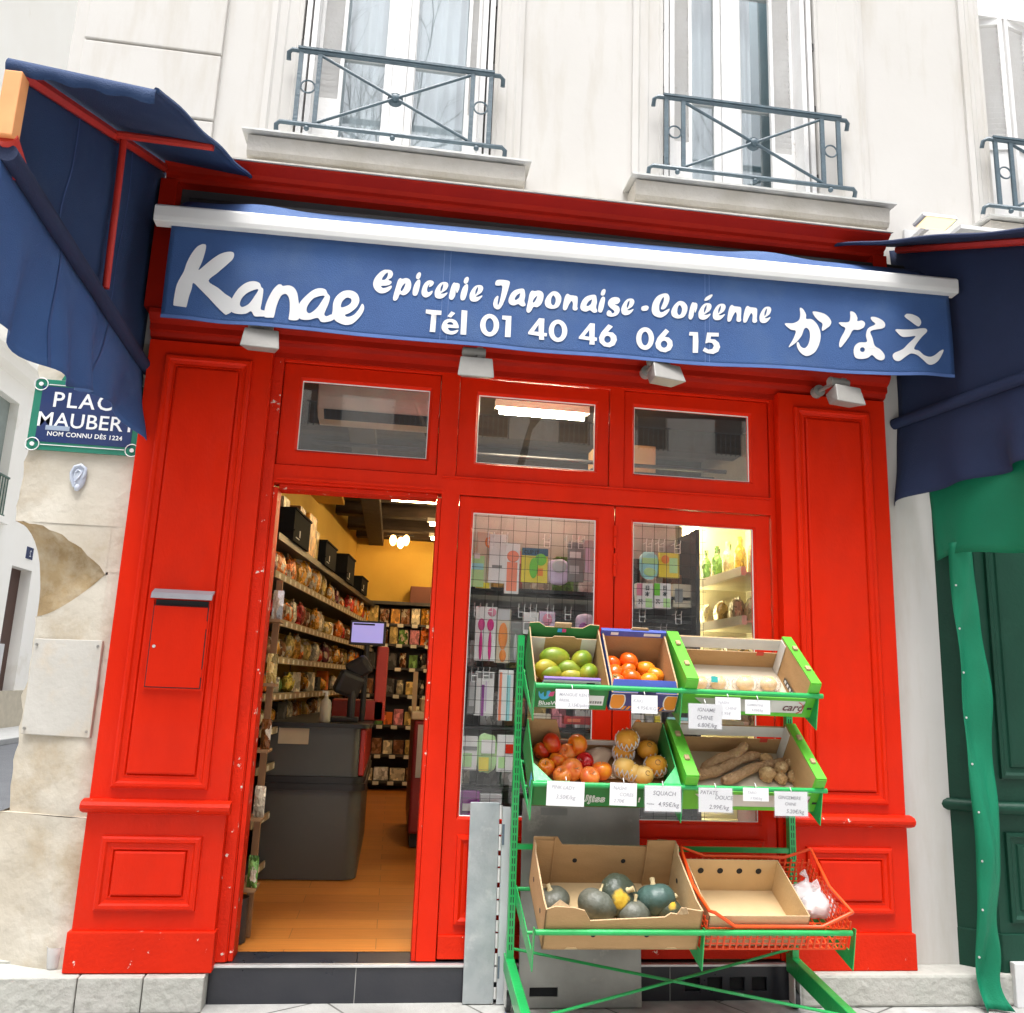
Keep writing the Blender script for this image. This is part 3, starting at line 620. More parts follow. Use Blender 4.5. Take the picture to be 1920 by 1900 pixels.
mb = MB()      # canvas running back to the roller under the cornice
mb.sheet(lambda u, v: Vector((-1.30+4.30*u, -.41+.29*v, bar_z(-1.3+4.3*u)+.050+.235*v+.012*math.sin(v*math.pi)*(1+1.5*fbm((u*7,v,0)))+.035*max(0,math.sin(u*9.4+.6))**8*math.sin(v*math.pi))), 80, 8)
P(mb, 'canvas_top', BLUE, AW, smooth=True, solid=.003)
P(MB().cyl((-1.3,-.085,4.11),(2.98,-.085,4.16),.04,14), 'roller', DARK, AW, smooth=40)
for x in (-.95, 2.6):
    P(MB().tube([(x,-.12,3.75),(x+.1,-.25,3.80),(x+.02,-.41,3.84)], .018, 8), 'folding_arm', BARM, AW, smooth=True)
def lz(loops, x0, y0, s, sharp=False):
    return [[(x0+p[0]/s, y0+p[1]/s) for p in (lp if sharp else crom(lp, 4))] for lp in loops]
def sign_shape(mb, loops_px, off):
    lw = []
    for lp in loops_px: lw.append([(q.x, q.z) for q in (at(a, b, YV) for a, b in lp)])
    vs, fs = fill(lw)
    bm = bmesh.new(); bv = [bm.verts.new(v) for v in vs]
    for f in fs:
        try: bm.faces.new([bv[i] for i in f])
        except ValueError: pass
    bmesh.ops.triangulate(bm, faces=bm.faces)
    for _ in range(3):
        ed = [e for e in bm.edges if e.calc_length() > .07]
        if ed: bmesh.ops.subdivide_edges(bm, edges=ed, cuts=1)
        bmesh.ops.triangulate(bm, faces=[f for f in bm.faces if len(f.verts) > 3])
    bm.verts.ensure_lookup_table()
    for i, v in enumerate(bm.verts): v.index = i
    mb.add([(v.co.x, YV-rip(v.co.x, v.co.y)-.005-off, v.co.y) for v in bm.verts], [tuple(v.index for v in f.verts) for f in bm.faces]); bm.free()
ell = lambda cx, cy, rx, ry, n=28: [(cx+rx*math.cos(2*math.pi*i/n), cy+ry*math.sin(2*math.pi*i/n)) for i in range(n)]
KANAE = [
 [[(395,88),(415,100),(405,160),(375,250),(345,318),(400,275),(470,220),(540,178),(600,160),(650,160),(668,180),(655,225),(600,275),(520,340),(435,412),(520,475),(585,530),(645,575),(655,640),(640,690),(600,712),(580,710),(520,655),(440,570),(360,490),(300,435),(285,490),(262,560),(240,650),(225,656),(180,650),(125,640),(122,620),(130,560),(155,450),(215,335),(240,260),(280,180),(330,115),(370,92)]],
 [[(645,575),(700,495),(770,440),(840,422),(895,438),(912,475),(930,495),(925,560),(915,620),(908,675),(945,690),(940,735),(900,738),(850,735),(820,692),(770,712),(700,712),(640,690),(620,640)], [(885,495),(850,560),(800,625),(740,652),(718,625),(740,570),(800,520)]],
 [[(940,690),(960,610),(1010,510),(1060,455),(1090,452),(1108,465),(1160,460),(1205,480),(1235,530),(1250,620),(1258,660),(1255,710),(1245,768),(1165,768),(1160,740),(1168,680),(1165,590),(1140,540),(1100,545),(1070,590),(1045,660),(1025,742),(1000,748),(940,742)]],
 [[(1255,625),(1310,560),(1380,505),(1440,488),(1490,500),(1508,535),(1530,565),(1520,620),(1495,680),(1480,725),(1500,742),(1550,725),(1565,770),(1500,793),(1450,790),(1420,755),(1350,770),(1290,770),(1250,750),(1240,690)], [(1480,555),(1460,600),(1410,670),(1350,712),(1320,690),(1335,635),(1390,575)]],
 [[(1555,690),(1560,620),(1590,560),(1650,515),(1720,510),(1775,540),(1795,600),(1770,660),(1710,710),(1665,730),(1690,748),(1745,730),(1790,680),(1820,630),(1838,660),(1825,710),(1780,770),(1730,810),(1670,820),(1610,800),(1570,770),(1550,725)], [(1630,660),(1640,610),(1680,575),(1720,585),(1720,620),(1680,650)]]]
mb = MB()
for i, l in enumerate(KANAE): sign_shape(mb, lz(l, 300, 440, 4.8), .0004*(i % 2))
P(mb, 'shop_name_lettering', LETTER, V, smooth=True)
e_ = [[(1125,295),(1170,305),(1185,345),(1160,400),(1110,435),(1080,455),(1120,457),(1172,440),(1160,470),(1110,515),(1050,525),(1005,500),(998,430),(1030,360),(1075,310)], [(1115,325),(1110,375),(1080,430),(1078,380),(1100,335)]]
r_ = [[(1260,305),(1285,310),(1310,310),(1340,330),(1335,390),(1310,445),(1297,440),(1288,400),(1280,480),(1250,535),(1215,540),(1195,510),(1205,440),(1230,350)]]
i_ = [[(770,262),(797,275),(790,360),(760,460),(730,485),(695,470),(695,400),(725,310)], [(785,158),(808,180),(795,235),(765,256),(738,235),(750,185)]]
E_ = [[(340,125),(395,135),(420,180),(400,235),(355,265),(395,285),(398,308),(370,335),(320,346),(258,350),(262,370),(290,382),(340,368),(395,345),(400,375),(360,420),(300,450),(230,448),(170,400),(145,330),(165,250),(230,170),(290,130)], [(345,165),(345,215),(310,262),(265,262),(300,200)]]
p_ = [[(490,270),(520,240),(548,252),(600,240),(650,260),(672,320),(660,400),(610,460),(560,478),(515,465),(490,520),(465,550),(435,555),(420,530),(430,470),(450,400),(470,330)], [(590,310),(580,360),(545,420),(525,405),(550,350)]]
c_ = [[(935,270),(980,290),(980,325),(950,355),(918,362),(928,325),(905,350),(890,400),(908,438),(965,415),(960,450),(920,490),(870,508),(825,480),(815,420),(840,340),(880,290)]]
mb = MB()
sh = lambda l, dx, dy: [[(x+dx, y+dy) for x, y in lp] for lp in l]
for l in (E_, p_, i_, c_, e_, r_, sh(i_, 660, 66), sh(e_, 481, 45)): sign_shape(mb, lz(l, 680, 490, 7.3846), 0)
J_ = [[(150,105),(220,105),(280,118),(290,150),(260,260),(225,360),(190,430),(150,462),(105,440),(92,390),(110,330),(140,298),(155,308),(145,370),(147,408),(165,380),(190,270),(200,178),(150,174),(118,165),(122,125)]]
a_ = [[(420,210),(460,215),(472,255),(475,300),(465,360),(480,405),(450,425),(420,415),(390,395),(340,412),(290,395),(275,350),(300,280),(350,230)], [(415,265),(375,290),(348,335),(368,346),(402,320),(412,290)]]
p2 = [[(555,235),(590,240),(640,232),(685,255),(695,310),(670,390),(620,432),(575,430),(545,480),(515,500),(490,480),(498,420),(515,340),(530,270)], [(620,295),(610,330),(580,378),(565,360),(590,320)]]
o_ = [[(830,240),(870,255),(905,300),(905,360),(870,430),(800,452),(730,430),(710,370),(740,300),(790,250)], [(815,290),(842,335),(830,395),(805,410),(785,380),(790,320)]]
n_ = [[(985,270),(1015,285),(1060,290),(1100,302),(1105,350),(1100,420),(1105,450),(1080,470),(1045,455),(1048,385),(1030,355),(1000,400),(970,460),(935,465),(928,430),(940,350),(960,290)]]
i2 = [[(1410,300),(1435,320),(1425,400),(1400,480),(1370,490),(1352,470),(1360,400),(1385,325)], [(1420,210),(1442,225),(1430,275),(1405,289),(1383,275),(1395,230)]]
s_ = [[(1555,305),(1600,315),(1615,350),(1590,385),(1555,395),(1600,420),(1610,470),(1580,520),(1520,540),(1465,530),(1455,495),(1475,465),(1505,475),(1520,500),(1545,490),(1540,465),(1495,430),(1470,390),(1480,345),(1515,315)]]
for l in (J_, a_, p2, o_, n_, sh(a_, 862, 70), i2, s_): sign_shape(mb, lz(l, 910, 510, 6.4), 0)
def fit_(l, src_s, x0, y0, x1, y1, sx, sy, ss):      # reuse a letter in a new box
    xs = [p[0] for lp in l for p in lp]; ys = [p[1] for lp in l for p in lp]
    a, b, c, d = min(xs), max(xs), min(ys), max(ys)
    return lz([[(x0+(x-a)/(b-a)*(x1-x0), y0+(y-c)/(d-c)*(y1-y0)) for x, y in lp] for lp in l], sx, sy, ss)
sign_shape(mb, fit_(e_, 0, 1632, 322, 1787, 520, 910, 510, 6.4), 0)
C_ = [[(375,75),(425,85),(445,130),(435,190),(405,250),(370,278),(337,272),(345,240),(370,175),(371,122),(340,160),(315,230),(320,300),(350,315),(400,290),(445,270),(440,300),(400,350),(340,380),(280,372),(235,340),(218,280),(235,190),(290,110)]]
q = lambda l: sign_shape(mb, lz(l, 1190, 540, 6.857), 0)
q(C_); q([[(130,230),(165,232),(180,255),(160,290),(110,297),(85,280),(90,245)]]); q([[(985,88),(997,105),(960,150),(910,170),(893,160),(920,120)]])
for l, bx in ((o_, (468,172,672,395)), (r_, (690,190,802,408)), (e_, (818,200,985,412)), (e_, (1003,207,1167,418)), (n_, (1190,222,1368,440)), (n_, (1393,235,1572,452)), (e_, (1603,245,1752,455))):
    sign_shape(mb, fit_(l, 0, *bx, 1190, 540, 6.857), 0)
P(mb, 'trade_lettering', LETTER, V, smooth=True)
mb = MB()
t1 = lambda l, x0, y0, s, sharp=True: sign_shape(mb, lz(l, x0, y0, s, sharp), 0)
A5 = (780, 570, 6.1935)
t1([[(115,70),(295,85),(292,135),(238,132),(222,333),(158,330),(178,128),(112,115)]], *A5)
t1([[(400,180),(460,200),(488,245),(494,280),(480,290),(375,284),(388,315),(425,322),(490,308),(468,345),(410,362),(340,345),(300,300),(300,250),(335,195)], [(365,243),(430,248),(420,225),(395,218),(372,225)]], *A5, False)
t1([[(410,93),(455,115),(405,165),(363,150)]], *A5); t1([[(528,80),(595,88),(580,367),(515,362)]], *A5)
t1([ell(852,258,110,131), ell(852,258,48,82)], *A5); t1([[(1000,145),(1105,152),(1095,397),(1028,395),(1040,195),(997,190)]], *A5)
t1([[(1425,175),(1488,180),(1480,345),(1518,350),(1512,388),(1482,385),(1485,428),(1425,425),(1425,382),(1300,362),(1298,340)], [(1420,250),(1420,335),(1365,330)]], *A5)
t1([ell(1645,322,108,130), ell(1645,322,48,82)], *A5)
A3 = (910, 510, 6.4)
t1([[(1255,620),(1312,625),(1308,790),(1338,795),(1332,835),(1308,832),(1308,880),(1245,877),(1250,828),(1118,810),(1118,790)], [(1245,700),(1245,785),(1185,778)]], *A3)
six = lambda: [[(1475,632),(1502,643),(1530,660),(1500,690),(1470,725),(1530,730),(1570,770),(1578,820),(1550,880),(1490,908),(1420,895),(1370,850),(1362,790),(1390,730),(1430,682)], ell(1465,812,40,42)]
t1(six(), *A3)
A4 = (1190, 540, 6.857)
t1([ell(135,650,115,145), ell(135,650,48,88)], *A4)
t1([[(400,525),(445,560),(415,596),(390,630),(440,635),(485,680),(492,740),(465,795),(400,825),(330,812),(280,770),(268,710),(295,640),(345,582)], ell(380,722,42,45)], *A4)
t1([[(705,567),(812,572),(820,690),(815,835),(748,832),(748,615),(698,612)]], *A4)
t1([[(930,577),(1080,580),(1078,628),(980,625),(975,660),(1030,665),(1080,705),(1098,760),(1075,820),(1010,850),(930,838),(875,808),(900,765),(950,795),(1000,785),(1018,745),(995,710),(950,703),(908,715)]], *A4)
P(mb, 'phone_number_lettering', LETTER, V, smooth=True)
mb = MB(); A6 = (1460, 560, 6)
for i, l in enumerate((
 [[(235,110),(270,120),(305,180),(308,230),(370,235),(430,290),(465,370),(470,450),(445,540),(400,610),(320,648),(260,625),(215,570),(200,510),(220,492),(245,540),(290,560),(330,520),(350,440),(345,370),(315,332),(285,345),(255,420),(200,490),(120,548),(115,535),(160,460),(190,368),(130,350),(65,285),(160,280),(225,245),(240,180)]],
 [[(380,150),(450,155),(530,185),(585,250),(580,300),(540,335),(490,365),(485,330),(490,285),(440,245),(400,200)]],
 [[(800,150),(850,165),(880,220),(880,258),(930,252),(965,280),(950,330),(890,358),(830,360),(790,430),(740,500),(695,552),(678,530),(690,460),(745,345),(700,310),(675,272),(780,268),(800,210)]],
 [[(1040,210),(1100,218),(1165,255),(1190,300),(1165,340),(1030,370),(1050,450),(1075,535),(1140,580),(1185,640),(1180,685),(1140,700),(1090,680),(1042,640),(1000,670),(930,685),(860,670),(838,610),(850,540),(900,500),(985,492),(975,420),(1000,340),(1080,295),(1050,260),(1030,230)], ell(935,580,27,27)],
 [[(1440,178),(1500,185),(1570,220),(1595,270),(1580,310),(1550,318),(1480,270),(1410,215),(1415,190)]],
 [[(1305,355),(1400,358),(1500,355),(1610,340),(1655,350),(1655,385),(1590,450),(1505,570),(1560,600),(1620,650),(1690,665),(1750,640),(1800,600),(1840,580),(1840,610),(1790,700),(1720,750),(1660,752),(1600,700),(1540,650),(1470,630),(1410,665),(1350,708),(1300,700),(1275,660),(1290,620),(1380,580),(1440,520),(1525,435),(1450,440),(1380,440),(1330,400)]])):
    sign_shape(mb, lz(l, *A6), 0)
P(mb, 'kana_lettering', LETTER, V, smooth=True)
# ------------------------------------------------------------------ canvas side wings of the terrace cover
SEAM = mat('canvas_seam', (.035,.075,.22), .8)
def wing(xf, flap_w, sgn, y1, zr0, zr1, zt0, zt1, zb, label, ragged, MT, M2, fz):
    t = T('awning_side_wing', label, 'awning', (xf(0, 0), 0, 3.1), 'canvas side wings of the terrace cover')
    X = lambda y: xf(y, 0)
    zr = lambda y: zr0+(zr1-zr0)*(y/y1)
    ztb = lambda y: zt0+(zt1-zt0)*(y/y1)
    def curt(u, v):
        y = y1*u; z = ztb(y)+(zr(y)-ztb(y))*v; return Vector((X(y)-sgn*(.02+.025*math.sin(u*9+1)*math.sin(v*3.1)+.03*fbm((u*5,v*1.6,2))*math.sin(v*3.1)), y, z))
    P(MB().sheet(curt, 40, 14), 'side_curtain', MT, t, smooth=True, solid=.003)
    def val(u, v):
        y = y1*u; z0 = ztb(y)-.005; z1 = zb(u); a = (1-v)
        wv = .05*math.sin(u*13+.8)+.03*math.sin(u*31)+.05*fbm((u*9,v*1.5,5))
        return Vector((X(y)-sgn*.01+sgn*wv*v, y+.03*v*math.sin(u*8), z0+(z1-z0)*v))
    P(MB().sheet(val, 60, 12), 'hanging_skirt', M2, t, smooth=True, solid=.003)
    P(MB().tube([(X(y1*k/8)+sgn*.012, y1*k/8, ztb(y1*k/8)) for k in range(9)], .034, 12), 'lower_pole', DNAVY, t, smooth=50)
    fr = MB().tube([(X(-.08), -.08, zr(-.08)), (X(y1), y1, zr1)], .024, 6); P(fr, 'top_rail', REDTUBE, t, smooth=40)
    yp = y1*(.47 if sgn > 0 else .93)
    P(MB().cyl((X(yp)+sgn*.03, yp, zr(yp)), (X(yp)+sgn*.03, yp*.95, ztb(yp)+.04), .016, 10), 'strut', REDTUBE, t, smooth=40)
    P(MB().cyl((X(yp*1.06), yp*1.06, zr(yp*1.06)), (X(yp*1.06)+sgn*(flap_w-.02), yp*1.06, zr(yp*1.06)-.01), .018, 8), 'cross_rail', REDTUBE, t, smooth=40)
    P(MB().box(X(y1)-.03, X(y1)+.03, y1-.03, y1+.03, zt1+.05, zr1-.02), 'end_bar', ORANGE, t, bevel=.004)
    P(MB().cyl((X(y1), y1, zt1+.06), (X(y1*.93), y1*.93, ztb(y1*.93)), .036, 12), 'pole_socket', REDTUBE, t, smooth=40)
    def roof(u, v):
        y = -.06+(y1+.06)*u; x = X(y)-sgn*.04+sgn*(flap_w+.04)*v
        return Vector((x, y, zr(y)+fz+.045-.05*v+.006*math.sin(u*17)*v))
    P(MB().sheet(roof, 30, 8), 'roof_canvas', MT, t, smooth=True, solid=.004)
    def lip(u, v):
        p = roof(1, u); return Vector((p.x, p.y-.012*math.sin(v*3.1), p.z-.055*v+.006*math.sin(u*25)*v))
    P(MB().sheet(lip, 24, 4), 'front_lip', MT, t, smooth=True, solid=.004)
    P(MB().tube([roof(k/20, 1) for k in range(21)], .011, 6), 'edge_hem', MT, t, smooth=True)
    for s_ in (.33, .68):
        if sgn > 0: P(MB().sheet(lambda u, v: curt(s_+.006*(u-.5), v)+Vector((sgn*.004,0,0)), 1, 14), 'seam', SEAM, t); P(MB().sheet(lambda u, v: val(s_+.006*(u-.5), v)+Vector((sgn*.005,0,0)), 1, 12), 'seam', SEAM, t)
    return t
wing(lambda y, z: -1.45, .47, 1, -1.79, 4.35, 3.60, 3.15, 3.28, lambda u: 2.70+.03*math.sin(u*9)+.05*max(0, u-.7)+.115*math.exp(-((u-.30)/.22)**2)+.006*math.sin(u*41)-.03*math.exp(-u*12), 'navy canvas wing on a red tube frame above the street name sign', True, NAVY, BLUE, 0)
wing(lambda y, z: 2.94-.31*y, .45, -1, -1.6, 4.35, 3.66, 3.19, 3.26, lambda u: 2.70+.16*u+.02*math.sin(u*7)-.02*math.exp(-u*9), 'navy canvas wing hanging over the green tarpaulin', False, DNAVY, DNAVY, -.02)
# ------------------------------------------------------------------ green neighbour
G = T('green_shopfront', 'dark green panelled wooden shopfront next to the red shop', 'shopfront', (3.4, 0, 0))
g = MB()
pl_ = [(3.095,.05),(3.30,-.13),(6.2,-.13),(6.2,.3),(3.095,.3)]
g.prism(pl_, 'z', .20, 3.3)
gw = P(g, 'body', GREENW, G)
def side_mold(z0, z1):
    m = MB(); a, b = Vector((3.105,.04,0)), Vector((3.295,-.126,0)); d = (b-a).normalized(); nrm = Vector((d.y, -d.x, 0))
    return m
for z0, z1 in ((1.14,2.95),(.40,.86)):
    P(MB().molding(3.36,4.15,z0,z1,[(0,-.13),(.002,-.148),(.02,-.152),(.035,-.14),(.06,-.137),(.066,-.146),(.08,-.148)],True), 'panel', GREENW, G)
rl = MB().tube([(3.085,.05,.985),(3.30,-.15,.985),(6.2,-.15,.985)], .034, 10); P(rl, 'dado_rail', GREENW, G, smooth=50)
P(MB().prism([(3.083,.05),(3.297,-.145),(6.2,-.145),(6.2,.0),(3.2,.0)], 'z', .10, .345), 'plinth', GREENW, G, bevel=.004)
P(MB().box(3.325,6.2,-.185,-.147,0,.215), 'skirting', WHITE, G, bevel=.004)
# its tarpaulin: a rolled-down sheet and one strip trailing to the ground
t = T('tarpaulin', 'green plastic tarpaulin with a strip trailing down to the pavement', 'tarpaulin', (3.15, -.2, 0))
def sheetp(u, v):
    y = -.07-1.3*u; x = 3.06-.30*(y)+.03*math.sin(u*17+v*2)*v; return Vector((x, y, 2.95-.60*v+.02*math.sin(u*11)*v))
P(MB().sheet(sheetp, 50, 12), 'sheet', GREENC, t, smooth=True, solid=.003)
def strip(u, v):
    z = 2.42*(1-v)+.012; wv = .012*math.sin(v*16)+.02*math.sin(v*6+1)
    x = 3.085+.012*math.sin(v*5)+(.14+.03*math.sin(v*4.2)+.03*math.exp(-((v-.9)/.06)**2)-.02*v)*u+.02*v*v
    y = -.235-.05*math.sin(u*3.1)*math.cos(v*9)+wv+.03*fbm((u*2.2,v*7,1))
    k = max(0, (v-.93)/.07); return Vector((x+.06*k*k*u, y-.05*k*k, z))
P(MB().sheet(strip, 10, 90), 'trailing_strip', GREENC, t, smooth=True, solid=.0025)
ey = MB()
for k in range(9):
    p = strip(.12, .1+.1*k); ey.cyl((p.x,p.y-.004,p.z),(p.x,p.y-.007,p.z),.006,10)
P(ey, 'eyelet', ZINC, t)
# ------------------------------------------------------------------ lamps
def flood(px, py, tilt, yaw, label, arm=True):
    p = at(px, py, -.37)
    t = T('floodlight', label, 'floodlight', (p.x, p.y, p.z), 'grey floodlights under the awning edge')
    h = MB()
    fx = [(-.098,-.0),(.098,.0),(.098,-.115),(-.098,-.115)]
    A_ = [(-.085,-.055,.0),(.085,-.055,.0),(.098,-.055,-.112),(-.098,-.055,-.112)]; B_ = [(-.07,.055,-.005),(.07,.055,-.005),(.07,.045,-.075),(-.07,.045,-.075)]
    h.add([Vector(v) for v in A_+B_], [(0,1,2,3),(7,6,5,4),(0,4,5,1),(1,5,6,2),(2,6,7,3),(3,7,4,0)])
    M_ = Matrix.Translation(p) @ Matrix.Rotation(yaw, 4, 'Z') @ Matrix.Rotation(tilt, 4, 'X')
    h.xf(M_); hd = P(h, 'lamp_head', LAMPG, t, bevel=.006)
    k = MB().box(.005,.035,-.02,.012,.004,.075).cyl((-.07,0,.05),(.05,0,.05),.027,14).cyl((-.075,0,.05),(-.06,0,.05),.02,12); k.xf(M_)
    P(k, 'knuckle', LAMPG, t, smooth=40)
    q = M_ @ Vector((-.01,0,.05))
    P(MB().tube([q, (q.x, -.26, q.z+.02), (q.x, -.14, q.z+.03)], .0125, 8), 'arm', LAMPG, t, smooth=True)
    P(MB().cyl((q.x,-.145,q.z+.03),(q.x,-.10,q.z+.03),.035,14), 'wall_plate', LAMPG, t, smooth=40)
flood(492, 628, R(-12), R(4), 'grey floodlight above the pilaster with the letterbox', )
flood(892, 678, R(-4), R(0), 'grey floodlight between the aircon and the lit tube windows')
flood(1241, 694, R(-22), R(14), 'grey floodlight above the corner of the dark transom window')
flood(1578, 733, R(-14), R(12), 'grey floodlight above the pilaster next to the white wall strip')
t = T('wall_lamp', 'lit floodlight on the wall above the navy canvas wing', 'floodlight', (3.12, -.28, 4.43))
h = MB().prism([(-.34,4.405),(-.22,4.395),(-.20,4.425),(-.32,4.44)], 'x', 2.99, 3.21); P(h, 'lamp_head', WHITE, t, bevel=.008)
P(MB().add([(3.005,-.334,4.4015),(3.195,-.334,4.4015),(3.195,-.225,4.3925),(3.005,-.225,4.3925)], [(0,1,2,3)]), 'lamp_face', emit('warm_lamp_face', (1,.80,.38), .62), t)
P(MB().box(3.10,3.13,-.17,-.02,4.42,4.45).box(3.06,3.17,-.022,-.002,4.36,4.50), 'bracket', WHITE, t)
P(MB().box(3.28,3.75,-.26,-.03,4.40,4.425), 'cable_tray', WPAINT, B)
# ------------------------------------------------------------------ street sign, plaques
ENB = mat('sign_blue_enamel', (.018,.035,.12), .25, coat=.5); ENG = mat('sign_green_enamel', (.02,.19,.125), .25, coat=.5)
t = T('street_sign', 'blue enamel street name sign with green border on the stone pier', 'sign', (-1.7, -.02, 2.65))
sg = MB().box(-1.985,-1.425,-.028,-.014,2.655,3.045)
sg.prism([(-1.86,3.045),(-1.55,3.045),(-1.57,3.09),(-1.60,3.14),(-1.65,3.18),(-1.705,3.19),(-1.76,3.18),(-1.81,3.14),(-1.84,3.09)], 'y', -.028, -.014)
P(sg, 'plate', ENG, t, bevel=.003)
P(MB().box(-1.945,-1.465,-.0305,-.0285,2.70,3.005), 'field', ENB, t)
dc = MB()
for cx in (-1.955, -1.455):
    for cz in (2.685, 3.015): dc.tube([(cx+.034*math.cos(k*math.pi/8), -.0295, cz+.034*math.sin(k*math.pi/8)) for k in range(16)], .0028, 5, closed=True); dc.cyl((cx,-.034,cz),(cx,-.028,cz),.011,10)
dc.box(-1.915,-1.495,-.0312,-.0285,2.683,2.687).box(-1.915,-1.495,-.0312,-.0285,3.013,3.017)
P(dc, 'border_line', LETTER, t)
tx = MB(); text_on(tx, 'PLACE', .118, -1.70, -.0312, 2.895, off=.0012, align='CENTER', space=1.15); text_on(tx, 'MAUBERT', .112, -1.70, -.0318, 2.785, off=.0010, align='CENTER', space=1.02)
text_on(tx, 'NOM CONNU DÈS 1224', .034, -1.70, -.0312, 2.735, off=.0006, align='CENTER', space=1.05)
P(tx, 'lettering', LETTER, t)
P(MB().box(-1.90,-1.78,-.0340,-.0333,2.765,2.79), 'tape', film('tape', (.5,.6,.75), .45), t)
t = T('ear_cast', 'grey plaster cast of an ear stuck on the stone under the sign', 'ear cast', (-1.705, -.03, 2.45))
EAR = mat('ear_plaster', (.52,.56,.64), .6, (.40,.44,.54), 18, .2, 60); EARD = mat('ear_shadow_ink', (.22,.26,.36), .7)
e0 = MB().ball((-1.705,-.012,2.525), (.036,.016,.068), 18, 12, fn=lambda d: Vector((d.x*(1+.25*max(0,d.z)), d.y, d.z))); P(e0, 'base', EAR, t, smooth=True)
hp = [(-1.722,2.47),(-1.738,2.51),(-1.742,2.545),(-1.728,2.578),(-1.70,2.588),(-1.676,2.572),(-1.672,2.545),(-1.684,2.515)]
P(MB().tube([(x,-.022,z) for x, z in hp], .009, 8, rads=[.006,.009,.010,.010,.010,.009,.008,.004]).tube([(-1.72,-.026,2.545),(-1.71,-.028,2.562),(-1.69,-.028,2.55),(-1.70,-.028,2.52),(-1.718,-.026,2.50),(-1.712,-.024,2.478)], .006, 8).ball((-1.705,-.02,2.468),(.016,.012,.02),12,8), 'helix', EAR, t, smooth=True)
P(MB().ball((-1.70,-.024,2.525),(.008,.006,.016),10,8), 'ear_hollow', EARD, t, smooth=True)
t = T('stone_plate', 'smooth pale stone plate screwed to the corner pier', 'plate', (-1.64, .06, 1.2))
pz = MB(); q0 = Vector((-1.855,yl(-1.855,1.4)-.022,0)); q1 = Vector((-1.475,-.022,0))
pz.prism([(-1.855,yl(-1.86,1.4)-.028),(-1.475,-.026),(-1.47,-.01),(-1.85,yl(-1.86,1.4)-.012)], 'z', 1.205, 1.685)
P(pz, 'plate', mat('pale_plate', (.49,.47,.43), .65, (.43,.41,.37), 3, .15, 30, c3=(.52,.43,.32), c3scale=2.5, c3lo=.5), t, bevel=.004)
for x, z in ((-1.835,1.655),(-1.495,1.655),(-1.495,1.235),(-1.835,1.235)):
    y = -.027+max(0, -1.475-x)*.355; P(MB().cyl((x,y-.003,z),(x,y+.004,z),.007,10), 'screw', STEELG, t)
t = T('plastic_cup', 'clear empty plastic cup on the stone kerb beside the pier', 'cup', (-1.50,-.02,.152))
c_p = MB().lathe([(.026,.152),(.03,.16),(.038,.25),(.041,.252),(.036,.25),(.028,.162),(.0,.158)], (-1.50,-.02,0), 20); P(c_p, 'body', film('cup_film', (.85,.87,.9), .35), t, smooth=True)
# ------------------------------------------------------------------ far house across the side street
FB = T('far_house', 'pale rendered house across the side street with dark doorway', 'house', (-8.7, 15, 0))
fcl = mat('far_render', (.90,.88,.83), .9, (.86,.83,.77), .6, c3=(.60,.54,.42), c3scale=.5, c3lo=.6, c3hi=.8)
WL = MB(); ys = [2,12.0,13.2,15.35,16.2,17.3,18.4,40]
# wall in the (y,z) plane at x=-8.75
def yzwall(mb, ys, zs, holes, x0, x1):
    k = mb.mark(); mb.gridwall(ys, zs, holes, x0, x1); 
    for i in range(k, len(mb.v)): v = mb.v[i]; mb.v[i] = Vector((v.y, v.x, v.z))
door_h = (16.0, 17.1, .12, 3.75); win_h = (14.0, 15.1, 4.75, 7.3); win2 = (17.6,18.8,4.75,7.3)
yzwall(WL, [2,door_h[0],door_h[1],win_h[0],win_h[1],win2[0],win2[1],40], [.12,.9,3.75,4.75,7.3,7.85,18], [door_h, win_h, win2], -8.75, -9.1)
P(WL, 'wall', fcl, FB)
P(MB().box(-9.05,-9.0,16.0,17.1,.12,3.75), 'door', mat('brown_door', (.075,.03,.02), .5), FB)
P(MB().box(-9.05,-8.998,16.25,16.85,1.2,2.0), 'door_notice', PAPER, FB)
P(MB().box(-8.76,-8.72,12,40,.12,.95), 'base_band', mat('stained_base', (.55,.49,.38), .9), FB)
for a, b in ((win_h[0],win_h[1]),(win2[0],win2[1])):
    P(MB().box(-8.98,-8.95,a,b,4.75,7.3), 'window', mat('far_shutter', (.26,.30,.28), .7), FB)
    gd = MB()
    for k in range(9): gd.box(-8.72,-8.70,a+.05+(b-a-.1)*k/8-.012,a+.05+(b-a-.1)*k/8+.012,4.7,5.55)
    gd.box(-8.73,-8.69,a,b,5.55,5.59).box(-8.73,-8.69,a,b,4.72,4.75); P(gd, 'window_guard', mat('green_iron', (.10,.16,.13), .6), FB)
    P(MB().box(-8.76,-8.62,a-.15,b+.15,4.55,4.69), 'window_sill', fcl, FB)
cb = MB().prism([(-8.76,7.75),(-8.55,7.85),(-8.48,8.0),(-8.40,8.05),(-8.40,8.15),(-8.76,8.2)], 'y', 2, 40); P(cb, 'cornice', fcl, FB)
nb = MB().box(-8.76,-8.735,16.62,16.98,4.0,4.28); P(nb, 'number_plate', ENB, FB)
vs, fs = text('2', .22); P(MB().add([(-8.733, 16.88-v.x*1.0, 4.06+v.y) for v in vs], fs), 'number', LETTER, FB)
P(MB().tube([(-8.66,18.55,9),(-8.66,18.55,3.2),(-8.66,18.55,.15)], .06, 10).cyl((-8.66,18.55,2.5),(-8.66,18.55,3.1),.09,10), 'drainpipe', mat('grey_pipe', (.20,.22,.24), .5), FB, smooth=40)
